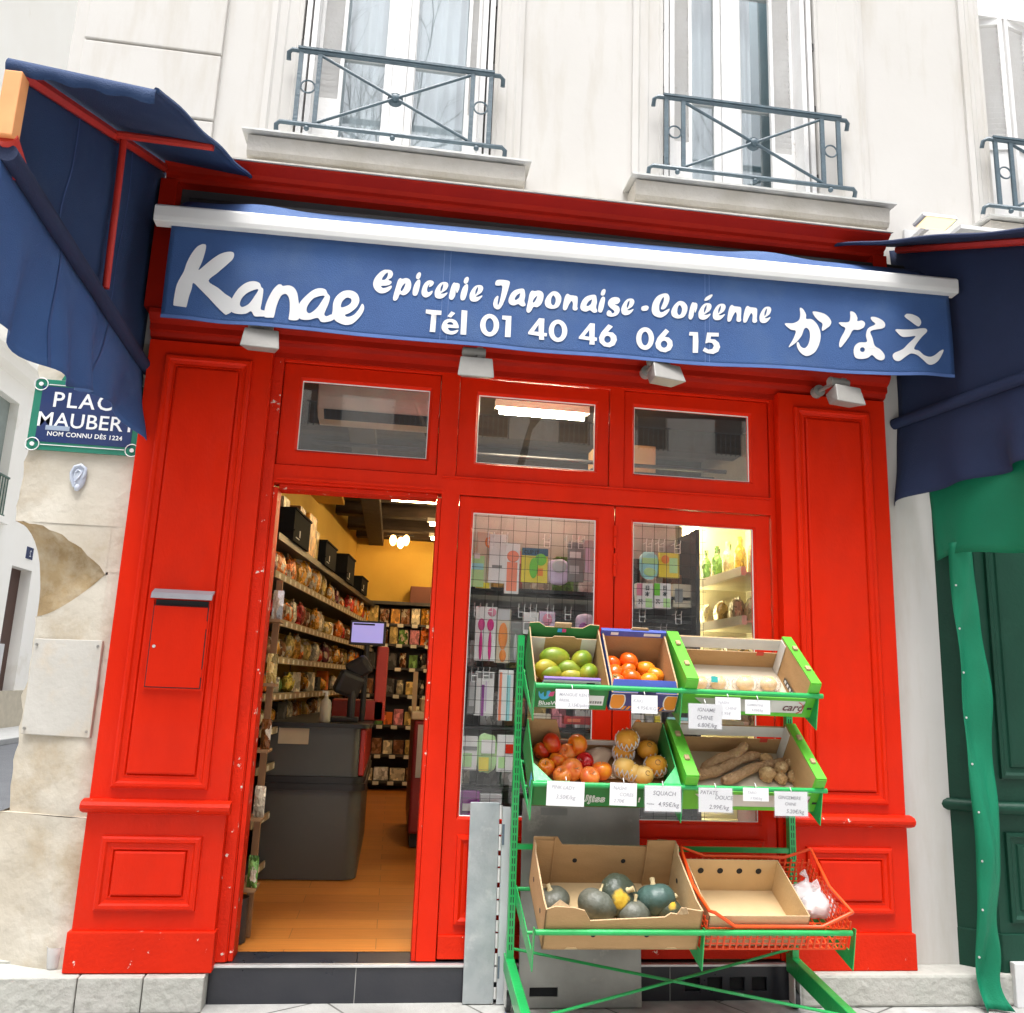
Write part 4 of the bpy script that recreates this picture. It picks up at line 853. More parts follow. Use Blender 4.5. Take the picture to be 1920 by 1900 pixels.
# ------------------------------------------------------------------ what the panes mirror: the other side of the square
OB = T('opposite_house', 'cream house front across the square seen in the window reflections', 'house', (0, -27, 0))
oy = -27; ow = MB(); oh = []
for r in range(5):
    for c in range(-5, 6): oh.append((c*3.2-.6, c*3.2+.6, 1+r*3.3, 3.2+r*3.3))
ow.gridwall([-22,22]+[v for h in oh for v in h[:2]], [0,14.8]+[v for h in oh for v in h[2:]], oh, oy, oy-.3); P(ow, 'wall', CREAM, OB)
od = MB()
for h in oh: od.box(h[0],h[1],oy-.25,oy-.2,h[2],h[3])
P(od, 'window', mat('far_window_dark', (.06,.07,.08), .3), OB)
og = MB()
for h in oh:
    for k in range(7): og.box(h[0]+k*.2-.02,h[0]+k*.2+.02,oy+.1,oy+.13,h[2]-.1,h[2]+.8)
    og.box(h[0]-.1,h[1]+.1,oy+.1,oy+.14,h[2]+.8,h[2]+.86)
P(og, 'window_guard', RAILM, OB)
BARK = mat('plane_tree_bark', (.10,.085,.065), .9, (.16,.14,.11), 5)
def tree(x, y, hgt, label, seed):
    rr = random.Random(seed); t = T('bare_tree', label, 'tree', (x, y, 0), 'bare trees on the square'); tr = MB(); br = MB()
    def limb(mb, p, d, ln, r, dep):
        pts = [p]; q = Vector(p); d = Vector(d)
        for k in range(4): d = (d+Vector((rr.uniform(-.18,.18), rr.uniform(-.18,.18), .06))).normalized(); q = q+d*ln/4; pts.append(q.copy())
        mb.tube(pts, r, 5 if dep else 8, rads=[r*(1-.13*i) for i in range(5)])
        if dep < 5:
            for k in range(3 if dep < 4 else 4):
                a = rr.choice(pts[2:]); nd = (d+Vector((rr.uniform(-.9,.9), rr.uniform(-.9,.9), rr.uniform(-.1,.7)))).normalized(); limb(br, a, nd, ln*rr.uniform(.55,.75), r*.5, dep+1)
    limb(tr, (x,y,0), (0,0,1), hgt*.42, .2, 0); P(tr, 'trunk', BARK, t, smooth=True); P(br, 'crown', BARK, t)
tree(-2.2, -14, 21, 'bare tree mirrored in the upper window with pale curtains', 3); tree(2.6, -16, 18, 'bare tree mirrored in the shop transom windows', 8); tree(8, -14, 19, 'bare tree mirrored beside the second upper window', 5)
# ------------------------------------------------------------------ leaning metal sheets
t = T('folding_ramp', 'pale galvanised folding sheet with a long hinge leaning on the step', 'metal sheet', (.57, -.07, 0))
Mr = Matrix.Translation((0,-.085,0)) @ Matrix.Rotation(R(-2.6), 4, 'X')
P(MB().box(.437,.59,.004,.013,.004,.945).xf(Mr), 'leaf', ALU, t, bevel=.003)
P(MB().box(.604,.672,.0,.010,.004,.925).box(.672,.676,-.012,.010,.004,.925).xf(Mr), 'folded_leaf', mat('bright_sheet', (.66,.69,.71), .4, (.58,.61,.63), 4, metal=.5), t, bevel=.002)
hg = MB()
for k in range(12): hg.cyl((.597,-.002,.03+k*.076),(.597,-.002,.03+k*.076+(.066 if k % 2 else .05)),.008,8)
P(hg.xf(Mr), 'piano_hinge', ZINC, t, smooth=40)
P(MB().box(.606,.615,-.004,.001,.12,.22).box(.606,.618,-.004,.001,.74,.84).xf(Mr), 'tape_scrap', mat('tape_grey', (.12,.16,.20), .6), t)
t = T('loading_ramp', 'scuffed grey metal plate with a hand slot leaning behind the rack', 'metal plate', (1.02, -.14, 0))
Mr = Matrix.Translation((0,-.145,0)) @ Matrix.Rotation(R(-4.6), 4, 'X')
P(MB().gridwall([.705,.76,.90,1.325],[.004,.055,.095,.975],[(.76,.90,.055,.095)],0,.018).xf(Mr), 'plate', STEELG, t, bevel=.003)
P(MB().box(.76,.90,.0185,.022,.05,.10).xf(Mr), 'hand_slot', DARK, t)
P(MB().box(.80,.94,-.002,.0,.895,.93).xf(Mr), 'handle_mark', mat('slot_grey', (.24,.24,.23), .5), t)
# ------------------------------------------------------------------ the green display rack
TL = R(38); TL3 = R(25)
F1, F2, F3 = Vector((0,-.465,1.44)), Vector((0,-.475,.99)), Vector((0,-.70,.428))
BAR = [(-.560,1.548), (-.568,1.100), (-.755,.512)]
RK = T('display_rack', 'green metal tiered rack on castors displaying fruit in front of the shop window', 'rack', (1.37, -.35, 0))
YU = -.17
for x, zt in ((.65, 1.80), (2.115, 1.52)):
    u = MB().box(x-.017,x+.017,YU-.02,YU+.02,.16,zt); u.mi = 1
    z = .28
    while z < zt-.06: u.box(x-.008,x-.0035,YU-.0205,YU-.0195,z,z+.026).box(x+.0035,x+.008,YU-.0205,YU-.0195,z,z+.026); z += .036
    P(u, 'upright', [GREENR, DARK], RK)
for (y, z) in BAR: P(MB().cyl((.672,y,z),(2.115,y,z),.0125,14), 'front_rail', GREENR, RK, smooth=40)
for (y, z), f, tl in zip(BAR, (F1, F2, F3), (TL, TL, TL3)):
    dpt = .38 if tl == TL else .46
    bk = f+Vector((0, math.cos(tl)*dpt, math.sin(tl)*dpt))
    for x in ((.668, 1.392, 2.092) if tl == TL else (.668, 1.425, 2.13)):
        pts = [(y-.008,z+.016),(y+.02,z+.018),(f.y+.01,f.z+.004),(f.y+.10,f.z+.035),(YU-.02,bk.z-.04),(YU-.02,bk.z-.15),(f.y+.10,f.z-.10),(f.y+.01,f.z-.10)] 
        pts = [(y-.010,z+.018),(y+.016,z+.018),(f.y+.0,f.z-.004),(YU-.022,bk.z-.045),(YU-.022,bk.z-.13),(y+.03,z-.165)]
        P(MB().prism(pts, 'x', x-.0025, x+.0025), 'bracket', GREENR, RK)
    P(MB().cyl((.665,YU-.03,bk.z-.06),(2.10,YU-.03,bk.z-.06),.010,10), 'support_rail', GREENR, RK, smooth=40)
    P(MB().cyl((.665,f.y+.12,f.z+.12*math.tan(tl)-.02),(2.10,f.y+.12,f.z+.12*math.tan(tl)-.02),.008,10), 'support_rail', GREENR, RK, smooth=40)
P(MB().box(.667,2.10,YU-.012,YU+.012,.742,.766), 'back_rail', GREENR, RK)
for x in (.65, 2.115):
    P(MB().prism([(YU+.05,.25),(YU+.05,.165),(-.70,.095),(-.735,.03),(-.765,.03),(-.765,.175)], 'x', x-.022, x+.022), 'foot', GREENR, RK, bevel=.004)
    P(MB().box(x-.023,x+.023,-.775,-.735,.001,.10), 'foot_cap', mat('rubber_grey', (.10,.11,.13), .7), RK)
    c = P(MB().box(x-.018,x-.012,YU-.03,YU+.03,.03,.165).box(x+.012,x+.018,YU-.03,YU+.03,.03,.165), 'castor', ZINC, RK)
    P(MB().cyl((x-.011,YU+.01,.046),(x+.011,YU+.01,.046),.045,18), 'wheel', mat('castor_rubber', (.06,.06,.065), .6), c, smooth=40)
for a, b in (((.66,-.742,.165),(2.10,YU-.01,.285)), ((.66,YU-.01,.285),(2.10,-.742,.165))):
    P(MB().cyl(a, b, .007, 8), 'cross_brace', GREENR, RK, smooth=40)
# ------------------------------------------------------------------ crates (built flat, then set down tilted on the rack)
CD = {}
def seat(t, loc, tilt, dp=.385): CD[t.name] = dp; t.location = loc; t.rotation_euler = (tilt, 0, 0); ROOT[t.name+'#'] = (Vector(loc), tilt)
def crate(name, label, cat, group=None): return T(name, label, cat, (0,0,0), group)
def two(mb, poly, ax, a0, a1, mi_lo, mi_hi, me): mb.prism(poly, ax, a0, a1, mi_lo, mi_hi, me)
def world(t, x, y, z):
    loc, tl = ROOT[t.name+'#']; return loc+Vector((x, y*math.cos(tl)-z*math.sin(tl), y*math.sin(tl)+z*math.cos(tl)))
def place(t, px, py, h, r=None):          # point above the crate floor at height h seen at photo pixel px,py, kept in front of the back wall
    loc, tl = ROOT[t.name+'#']; n = Vector((0,-math.sin(tl),math.cos(tl))); d = Vector((0,math.cos(tl),math.sin(tl)))
    p = on_plane(px, py, loc+n*h, n); r = h if r is None else r; far = CD[t.name]-r-.012
    if (p-loc).dot(d) > far: p = on_plane(px, py, loc+d*far, d)
    if (p-loc).dot(d) < r+.008: p = on_plane(px, py, loc+d*(r+.008), d)
    return p
# mango box
W_ = .365; Dp = .385
cm = crate('mango_box', 'dark green fruit box holding green mangoes', 'fruit box')
MS = [CRG, CARD, WHITEC, CARDD, PURP]
P(MB().box(0,W_,0,Dp,.001,.006,1), 'bottom', MS, cm)
f = MB(); f.prism([(0,0),(W_,0),(W_,.135),(W_-.07,.135),(W_-.09,.125),(.09,.125),(.07,.135),(0,.135)], 'y', 0, .006, 0, 1, 3)
P(f, 'front_wall', MS, cm)
lp = MB(); lp.prism([(.02,.1),(W_-.02,.1),(W_-.055,.172),(.045,.172)], 'y', .012, .018, 2, 1, 4); lp.box(.04,W_-.05,.008,.022,.165,.176,4)
lp.prism([(.14,.118),(.215,.118),(.205,.142),(.15,.142)], 'y', .0105, .012, 0, 0, 0); P(lp, 'front_lip', MS, cm)
for x in (0, W_-.006):
    s = MB(); s.prism([(0,0),(Dp,0),(Dp,.215),(Dp-.06,.20),(.05,.15),(0,.135)], 'x', x, x+.006, 0 if x == 0 else 1, 1 if x == 0 else 0, 3); P(s, 'side_wall', MS, cm)
b_ = MB(); b_.prism([(0,0),(W_,0),(W_,.235),(W_-.05,.24),(W_-.085,.215),(.085,.215),(.05,.24),(0,.235)], 'y', Dp-.006, Dp, 0, 0, 3)
P(b_, 'back_wall', MS, cm)
i = MB(); i.prism([(.012,.02),(.085,.02),(.085,.175),(.012,.175)], 'y', Dp-.045, Dp-.04, 2, 1, 3); i.prism([(.085,.02),(W_-.09,.02),(W_-.09,.175),(W_-.12,.175),(W_-.13,.186),(.13,.186),(.12,.175),(.085,.175)], 'y', Dp-.0445, Dp-.04, 1, 1, 3); i.prism([(W_-.09,.02),(W_-.012,.02),(W_-.012,.175),(W_-.09,.175)], 'y', Dp-.045, Dp-.04, 2, 1, 3)
P(i, 'inner_flap', MS, cm)
P(MB().box(.13,.22,Dp-.010,Dp+.002,.214,.245,3), 'carry_tab', MS, cm, bevel=.008)
lg = MB(); lg.mi = 0
_v, _f = fill([crom([(0,.95),(.22,.6),(.45,.85),(.5,.5),(.62,.3),(.75,.5),(.75,.95),(1.1,.95),(1.05,.3),(.7,0),(.3,.05),(.05,.4)],4)])
lg.add([(.022+q.x*.052, -.001, .055+q.y*.052) for q in _v], _f)
lg.mi = 1; lg.add([(.07,-.0012,.075),(.095,-.0012,.075),(.1,-.0012,.105),(.078,-.0012,.10)], [(0,1,2,3)])
lg.mi = 2; text_on(lg, 'BlueWhale', .034, .028, -.001, .022, 2, off=.0008); lg.box(.028,.12,-.0012,-.0008,.012,.015,2); lg.box(.255,.345,-.0012,-.0006,.03,.088,2)
for k in range(11): lg.box(.275+k*.006,.277+k*.006+.002*(k % 2),-.0018,-.0013,.04,.055,3)
lg.box(.15,.172,Dp-.008,Dp-.0065,.187,.208,0).box(.174,.194,Dp-.008,Dp-.0065,.187,.208,1)
lg.box(.25,.29,.0105,.0115,.145,.153,3)
P(lg, 'printed_logo', [LBLU, PINK, LETTER, BLACK], cm)
seat(cm, (.672, F1.y, F1.z), TL, .34)
# persimmon box
W_ = .335; Dp = .37
ck = crate('persimmon_box', 'blue and violet fruit box holding orange persimmons', 'fruit box')
MS = [CRB, CARD, CRV, CARDD, ORP, LETTER]
P(MB().box(0,W_,0,Dp,.001,.006,1), 'bottom', MS, ck)
P(MB().prism([(0,0),(W_,0),(W_,.11),(0,.11)], 'y', 0, .006, 2, 1, 3), 'front_wall', MS, ck)
f = MB(); f.add([(0,-.002,.105),(W_,-.002,.105),(W_-.012,.045,.155),(.012,.045,.155),(0,.004,.105),(W_,.004,.105),(W_-.012,.05,.152),(.012,.05,.152)], [(0,1,2,3),(7,6,5,4),(0,3,7,4),(1,5,6,2),(2,6,7,3),(0,4,5,1)], 0)
f.prism([(.125,.107),(.225,.107),(.215,.128),(.135,.128)], 'y', -.006, -.0035, 2, 2, 2); P(f, 'front_lip', MS, ck)
for x in (0, W_-.008):
    P(MB().prism([(0,0),(Dp,0),(Dp,.215),(.05,.145),(0,.11)], 'x', x, x+.008, 0 if x == 0 else 1, 1 if x == 0 else 0, 3), 'side_wall', MS, ck)
P(MB().prism([(0,0),(W_,0),(W_,.20),(0,.20)], 'y', Dp-.006, Dp, 1, 0, 3), 'back_wall', MS, ck)
f = MB().box(-.004,W_+.004,Dp-.02,Dp+.002,.195,.228,0).prism([(.15,.228),(.25,.228),(.24,.242),(.16,.242)], 'y', Dp-.006, Dp, 1, 1, 3); f.box(.045,.085,Dp-.0215,Dp-.0205,.203,.22,5).box(.22,.31,Dp-.0215,Dp-.0205,.203,.219,5); P(f, 'back_lip', MS, ck, bevel=.002)
lg = MB()
for cx in (.035, W_-.028):
    pts = [(max(.002,min(W_-.002,cx+.042*math.cos(k*math.pi/10))), -.001, max(.012,min(.100,.06+.06*math.sin(k*math.pi/10)))) for k in range(20)]; lg.add(pts, [tuple(range(20))], 0)
    pts = [(max(.003,min(W_-.003,cx+.036*math.cos(k*math.pi/10))), -.0016, max(.014,min(.097,.06+.053*math.sin(k*math.pi/10)))) for k in range(20)]; lg.add(pts, [tuple(range(20))], 1)
for k in range(9): lg.add([(.06+k*.024,-.0012,.008),(.074+k*.024,-.0012,.008),(.088+k*.024,-.0012,.03),(.074+k*.024,-.0012,.03)], [(0,1,2,3)], 1)
lg.box(.14,.20,-.0012,-.0008,.05,.092,2)
P(lg, 'printed_oranges', [LETTER, ORP, LBLU], ck)
seat(ck, (1.05, F1.y, F1.z+.002), TL, .36)
# the two white and bright green trays, one per tier
def tray(label, logo, w_, dp):
    c = crate('vegetable_tray', label, 'fruit tray', 'white and bright green trays')
    MS = [CRL, WHITEC, GREYC, CARDD, CARD]
    P(MB().box(.02,w_-.02,0,dp,.001,.006), 'bottom', mat('cream_board', (.58,.50,.385), .75, (.53,.455,.34), 6), c)
    fr = MB(); fr.prism([(.06,.0),(w_-.05,.0),(w_-.05,.115),(.06,.115)], 'y', -.001, .006, 2, 1, 0); fr.box(.06,w_-.05,-.0025,-.0012,.098,.115,0); fr.box(.06,w_-.05,-.0025,-.0012,.0,.022,0)
    fr.add([(.06,-.0028,.02),(.16,-.0028,.02),(.06,-.0028,.10)], [(0,1,2)], 0); P(fr, 'front_wall', MS, c)
    for x0, x1 in ((0,.062),(w_-.052,w_)):
        e = MB(); 
        e.box(x0,x1,-.004,.012,0,.205,0)
        e.add([(x0,.0,.205),(x1,.0,.205),(x1,dp,.200),(x0,dp,.200),(x0,.0,.212),(x1,.0,.212),(x1,dp,.207),(x0,dp,.207)], [(0,3,2,1),(4,5,6,7),(0,1,5,4),(1,2,6,5),(2,3,7,6),(3,0,4,7)], 0)
        wi = x1-.006 if x0 == 0 else x0
        e.prism([(.012,0),(dp,0),(dp,.200),(.012,.205)], 'x', wi, wi+.006, 4 if x0 else 0, 0 if x0 else 4, 3)
        wo_ = x0 if x0 == 0 else x1-.006
        e.prism([(.012,0),(dp,0),(dp,.200),(.012,.205)], 'x', wo_, wo_+.006, 0, 0, 3)
        P(e, 'end_wall', MS, c, bevel=.002)
        tb = MB()
        for yy in (.10, .27): tb.box((x0+x1)/2-.012,(x0+x1)/2+.012,yy,yy+.03,.208,.222,3)
        P(tb, 'stacking_tab', MS, c, bevel=.003)
    b_ = MB(); b_.prism([(.06,0),(w_-.05,0),(w_-.05,.10),(.06,.10)], 'y', dp-.006, dp, 4, 1, 3); b_.prism([(.06,.12),(w_-.05,.12),(w_-.05,.185),(.06,.185)], 'y', dp-.010, dp, 2, 1, 3); P(b_, 'back_wall', MS, c)
    pl = MB().prism([(dp-.075,.006),(dp-.012,.006),(dp-.012,.195),(dp-.075,.193)], 'x', w_-.0575, w_-.0545, 1, 1, 1); P(pl, 'corner_post', MS, c)
    pr = MB(); pr.mi = 2; text_on(pr, logo, .062, w_-.165, -.003, .038, 2, off=.001, shear=.2)
    pr.tube([(w_-.10+.042*math.cos(k*.16-1.2), -.0028, .056+.036*math.sin(k*.16-1.2)) for k in range(16)], .0022, 4, 1)
    pr.box(w_-.035,w_-.012,-.0055,-.0045,.05,.062,0) ; pr.box(w_-.10+.045,w_-.058,-.0028,-.0015,.052,.066,0)
    if logo == 'cardin':
        pr.box(w_-.0595,w_-.0575,.03,.24,.03,.058,0)
        for k in range(6): pr.box(w_-.0605,w_-.0595,.05+k*.032,.068+k*.032,.036,.052,3)
    pr.box(w_-.17,w_-.13,dp-.0125,dp-.0105,.085,.11,1)
    P(pr, 'printed_logo', [BLACK, ORANGE if 0 else mat('logo_red', (.6,.06,.04), .5), mat('logo_brown', (.16,.06,.07), .5), LETTER], c)
    return c
tr1 = tray('nearly empty white and green tray with a few wrapped pears', 'cardin', .69, .40); seat(tr1, (1.405, F1.y, F1.z+.003), TL, .39)
tr2 = tray('white and green tray of long brown yams and taro', 'cardi', .70, .40); seat(tr2, (1.40, F2.y, F2.z+.003), TL, .39)
# green apple box
W_ = .705; Dp = .385
ca = crate('apple_box', 'wide green fruit box of red apples and netted pears', 'fruit box')
MS = [CRG, CARD, WHITEC, CARDD, GREENR]
P(MB().box(0,W_,0,Dp,.001,.006,1), 'bottom', MS, ca)
P(MB().prism([(0,0),(W_,0),(W_,.155),(W_-.16,.155),(W_-.165,.135),(.175,.135),(.17,.155),(0,.155)], 'y', 0, .006, 0, 1, 4), 'front_wall', MS, ca)
for x in (0, W_-.006): P(MB().prism([(0,0),(Dp,0),(Dp,.20),(.10,.17),(0,.155)], 'x', x, x+.006, 0, 0, 4), 'side_wall', MS, ca)
g = MB(); g.add([(.006,.006,.154),(.085,.006,.154),(.006,.10,.172)], [(0,1,2)], 4); g.add([(W_-.006,.006,.154),(W_-.085,.006,.154),(W_-.006,.10,.172)], [(0,2,1)], 4); P(g, 'corner_gusset', MS, ca, solid=.003)
P(MB().prism([(0,0),(W_,0),(W_,.20),(W_-.15,.20),(W_-.19,.075),(.19,.075),(.15,.20),(0,.20)], 'y', Dp-.006, Dp, 1, 0, 3).box(.16,W_-.16,Dp-.012,Dp-.0065,.05,.075,2), 'back_wall', MS, ca)
P(MB().sheet(lambda u, v: Vector((.22+.22*u+.02*math.sin(v*9), .16+.2*v, .03+.02*math.sin(u*6)*math.sin(v*5))), 14, 12), 'lining_paper', mat('kraft_lining', (.62,.50,.38), .85), ca, smooth=True, solid=.002)
lg = MB(); text_on(lg, 'FUjiss', .058, .20, -.0012, .036, 0, off=.003, space=1.1); text_on(lg, 'FUjiss', .058, .20, -.0018, .036, 1, off=-.0012, space=1.1); text_on(lg, 'ma !', .04, .455, -.0012, .04, 0, off=.002)
lg.box(-.0012,-.0008,.04,.09,.05,.125,2); P(lg, 'printed_name', [LETTER, CRG, LBLU], ca)
seat(ca, (.678, F2.y, F2.z), TL)
# brown squash carton
W_ = .70; Dp = .44
cs = crate('squash_carton', 'torn brown cardboard carton holding dark green squashes', 'carton')
MS = [CARD, CARDL, CARDD, DARK]
def holes(mb, pts, y0, y1):
    for x, z in pts: mb.cyl((x,y0,z),(x,y1,z),.0115,14,mi=3)
P(MB().box(0,W_,0,Dp,.001,.006,1), 'bottom', MS, cs)
f = MB(); f.prism([(0,0),(.10,0),(.11,.012),(.15,.012),(.16,0),(.55,0),(.56,.012),(.60,.012),(.61,0),(W_,0),(W_,.195),(.60,.212),(.585,.18),(.555,.185),(.53,.165),(.20,.145),(.17,.195),(.12,.21),(.04,.215),(0,.20)], 'y', 0, .007, 0, 1, 2); holes(f, ((.22,.075),(.46,.075)), -.0012, .0); P(f, 'front_wall', MS, cs)
for x in (0, W_-.007):
    s = MB().prism([(0,0),(Dp,0),(Dp,.24),(Dp-.05,.245),(Dp-.07,.215),(.08,.19),(0,.20)], 'x', x, x+.007, 0 if x == 0 else 1, 1 if x == 0 else 0, 2)
    for y in (.12, .33): s.cyl((x-.001 if x == 0 else x+.0, y, .10),(x, y, .10) if x == 0 else (x-.001, y, .10), .0115, 14, mi=3)
    P(s, 'side_wall', MS, cs)
b_ = MB().prism([(0,0),(W_,0),(W_,.242),(W_-.09,.248),(W_-.13,.21),(.14,.215),(.115,.255),(0,.255)], 'y', Dp-.007, Dp, 0, 0, 2); holes(b_, ((.21,.13),(.45,.13)), Dp-.0085, Dp-.007); P(b_, 'back_wall', MS, cs)
P(MB().box(.008,.10,Dp-.016,Dp-.009,.006,.242,0).box(W_-.14,W_-.008,Dp-.016,Dp-.009,.006,.25,0).box(W_-.145,W_-.138,Dp-.022,Dp-.009,.006,.25,0).box(.098,.105,Dp-.022,Dp-.009,.006,.26,0), 'corner_flap', MS, cs)
P(MB().add([(.586,.003,.18),(.60,.003,.21),(.615,-.012,.225),(.625,-.02,.20),(.605,-.006,.185)], [(0,1,2,3,4)], 2).add([(.01,.004,.20),(.06,.02,.235),(.11,.004,.21)], [(0,1,2)], 2), 'torn_flap', MS, cs, solid=.004)
seat(cs, (.712, F3.y, F3.z), TL3, .43)
# orange plastic basket
W_ = .67; Dp = .43
OR_ = mat('orange_plastic', (.78,.075,.008), .4, (.72,.065,.007), 5)
cb_ = crate('plastic_basket', 'orange perforated plastic basket beside the brown carton', 'basket')
def lattice(mb, a, b, z0, z1, fixed, ax, dz=.026):
    n_ = int((b-a)/.030)
    for k in range(n_+1):
        x = a+(b-a)*k/n_
        mb.box(*((x-.004,x+.004,fixed-.0025,fixed+.0025,z0,z1) if ax == 'x' else (fixed-.0025,fixed+.0025,x-.004,x+.004,z0,z1)))
    z = z0
    while z < z1:
        mb.box(*((a,b,fixed-.0015,fixed+.0015,z-.003,z+.003) if ax == 'x' else (fixed-.0015,fixed+.0015,a,b,z-.003,z+.003))); z += dz
m_ = MB(); lattice(m_, .0, W_, .006, .115, .0, 'x'); P(m_, 'front_wall', OR_, cb_)
m_ = MB(); lattice(m_, .0, W_, .006, .155, Dp, 'x'); P(m_, 'back_wall', OR_, cb_)
for x in (0, W_): m_ = MB(); lattice(m_, 0, Dp, .006, .15, x, 'y'); P(m_, 'side_wall', OR_, cb_)
m_ = MB()
for k in range(20): m_.box(k*W_/19-.003,k*W_/19+.003,0,Dp,.001,.004)
for k in range(14): m_.box(0,W_,k*Dp/13-.003,k*Dp/13+.003,.0015,.0045)
P(m_, 'bottom', OR_, cb_)
rim = [(0,0,.20),(.025,-.004,.195),(.13,0,.12),(W_-.13,0,.12),(W_-.02,-.004,.19),(W_,0,.195),(W_,Dp*.5,.165),(W_,Dp,.215),(W_-.13,Dp,.165),(.13,Dp,.165),(0,Dp,.215),(0,Dp*.5,.165)]
P(MB().tube(rim, .008, 8, closed=True), 'rim', OR_, cb_, smooth=True)
seat(cb_, (1.437, F3.y-.002, F3.z), TL3, .42)
# pale carton standing in the basket
W_ = .47; Dp = .37
cp = crate('inner_carton', 'pale open carton with four round holes inside the orange basket', 'carton')
MS = [CARDL, CARDL, CARDD, DARK]
P(MB().box(0,W_,0,Dp,.001,.005,0), 'bottom', MS, cp)
P(MB().prism([(0,0),(W_,0),(W_,.155),(0,.155)], 'y', 0, .005, 0, 0, 2), 'front_wall', MS, cp)
b_ = MB().prism([(0,0),(W_,0),(W_,.175),(0,.175)], 'y', Dp-.005, Dp, 0, 0, 2)
for k in range(4): b_.cyl((.085+k*.098,Dp-.0065,.115),(.085+k*.098,Dp-.005,.115),.015,16,mi=3)
P(b_, 'back_wall', MS, cp)
for x in (0, W_-.005): P(MB().prism([(0,0),(Dp,0),(Dp,.175),(0,.155)], 'x', x, x+.005, 0, 0, 2), 'side_wall', MS, cp)
seat(cp, (1.452, F3.y+.012, F3.z+.012), TL3, .36)
# ------------------------------------------------------------------ fruit and vegetables
def skin(name, c, c2, c3=None, scale=7, rough=.35, **k): return mat(name, c, rough, c2, scale, .06, 90, c3=c3, **k)
MANG = skin('mango_skin', (.12,.22,.015), (.30,.30,.02), (.40,.33,.04), 9, .38, c3scale=8, c3lo=.5, c3hi=.75)
MANY_ = skin('yellowing_mango_skin', (.42,.33,.03), (.22,.27,.02), None, 10, .4)
PERS = skin('persimmon_skin', (.82,.10,.006), (.78,.15,.008), None, 5, .22, coat=.3)
PERY = skin('pale_persimmon_skin', (.85,.24,.012), (.83,.30,.02), None, 5, .25, coat=.3)
CALY = mat('calyx_leaf', (.22,.19,.06), .8)
APR = skin('red_apple_skin', (.62,.012,.006), (.76,.10,.008), (.85,.36,.02), 9, .28, coat=.2, c3scale=11, c3lo=.55, c3hi=.75)
APY = skin('yellow_red_apple_skin', (.92,.34,.012), (.74,.04,.008), (.92,.52,.04), 10, .3, coat=.2, c3scale=9)
APP = skin('pink_apple_skin', (.86,.13,.035), (.92,.40,.06), (.80,.03,.015), 9, .3, coat=.2, c3scale=9)
APX = skin('glossy_crimson_apple_skin', (.56,.008,.014), (.50,.008,.012), None, 6, .16, coat=.6)
NASH = skin('russet_pear_skin', (.85,.42,.04), (.70,.28,.02), (.86,.52,.10), 12, .5, c3scale=30)
NASL = skin('pale_pear_skin', (.88,.62,.22), (.84,.48,.10), None, 12, .5)
WRAP = film('white_fruit_wrap', (.80,.80,.78), .26)
FOAM = mat('foam_net', (.80,.79,.82), .7)
STEM = mat('dry_stem', (.50,.40,.22), .9, (.40,.31,.16), 20)
YAMM = mat('yam_skin', (.50,.31,.17), .95, (.38,.22,.11), 26, .9, 70, c3=(.60,.42,.25), c3scale=24)
TARO = mat('taro_skin', (.58,.37,.18), .95, (.40,.23,.10), 22, .9, 60, c3=(.74,.54,.30), c3scale=20, c3lo=.52, c3hi=.62)
SQD = mat('squash_skin', (.028,.040,.026), .45, (.055,.065,.04), 6, .25, 45, c3=(.20,.22,.18), c3scale=30, c3lo=.62, c3hi=.7)
SQG = mat('grey_squash_skin', (.115,.115,.09), .5, (.07,.08,.06), 6, .25, 45)
SQT = mat('blue_green_squash_skin', (.05,.10,.085), .45, (.035,.07,.06), 6, .2, 45, c3=(.16,.22,.19), c3scale=26, c3lo=.62, c3hi=.7)
def patched(m, name, c, p, rad):      # a ripening patch of its own shape on one side of the rind
    m = m.copy(); m.name = name; n = m.node_tree; L = n.links.new; b = n.nodes['Principled BSDF']; src = b.inputs['Base Color'].links[0].from_socket
    tc = n.nodes.new('ShaderNodeTexCoord'); ds = n.nodes.new('ShaderNodeVectorMath'); ds.operation = 'DISTANCE'; ds.inputs[1].default_value = p
    nz = n.nodes.new('ShaderNodeTexNoise'); nz.inputs['Scale'].default_value = 28; nz.inputs['Detail'].default_value = 4; ad = n.nodes.new('ShaderNodeMath'); ad.operation = 'MULTIPLY_ADD'; ad.inputs[1].default_value = .05
    mr = n.nodes.new('ShaderNodeMapRange'); mr.inputs[1].default_value = rad+.028; mr.inputs[2].default_value = rad+.012
    mx = n.nodes.new('ShaderNodeMixRGB'); mx.inputs[2].default_value = tuple(c)+(1,)
    L(tc.outputs['Object'], ds.inputs[0]); L(tc.outputs['Object'], nz.inputs['Vector']); L(nz.outputs['Fac'], ad.inputs[0]); L(ds.outputs['Value'], ad.inputs[2]); L(ad.outputs[0], mr.inputs[0]); L(mr.outputs[0], mx.inputs[0]); L(src, mx.inputs[1]); L(mx.outputs[0], b.inputs['Base Color']); return m
GARL = mat('garlic_white', (.76,.72,.68), .7, (.66,.58,.58), 14, .3, 40)
BAGF = film('clear_bag', (.86,.84,.86), .42)
def fruit(name, mb, mats, label, cat, group, p, rot, sc=(1,1,1), parts=()):
    if parts:
        t = T(name, label, cat, (0,0,0), group); P(mb, 'body', mats, t, smooth=60)
        for n_, m_, mt in parts: P(m_, n_, mt, t, smooth=60)
    else: t = S(mb, name, mats, label, cat, (0,0,0), group, smooth=60)
    t.location = p; t.rotation_euler = rot; t.scale = sc; return t
def ov(d): return Vector((d.x*(1+.08*d.z), d.y, d.z))
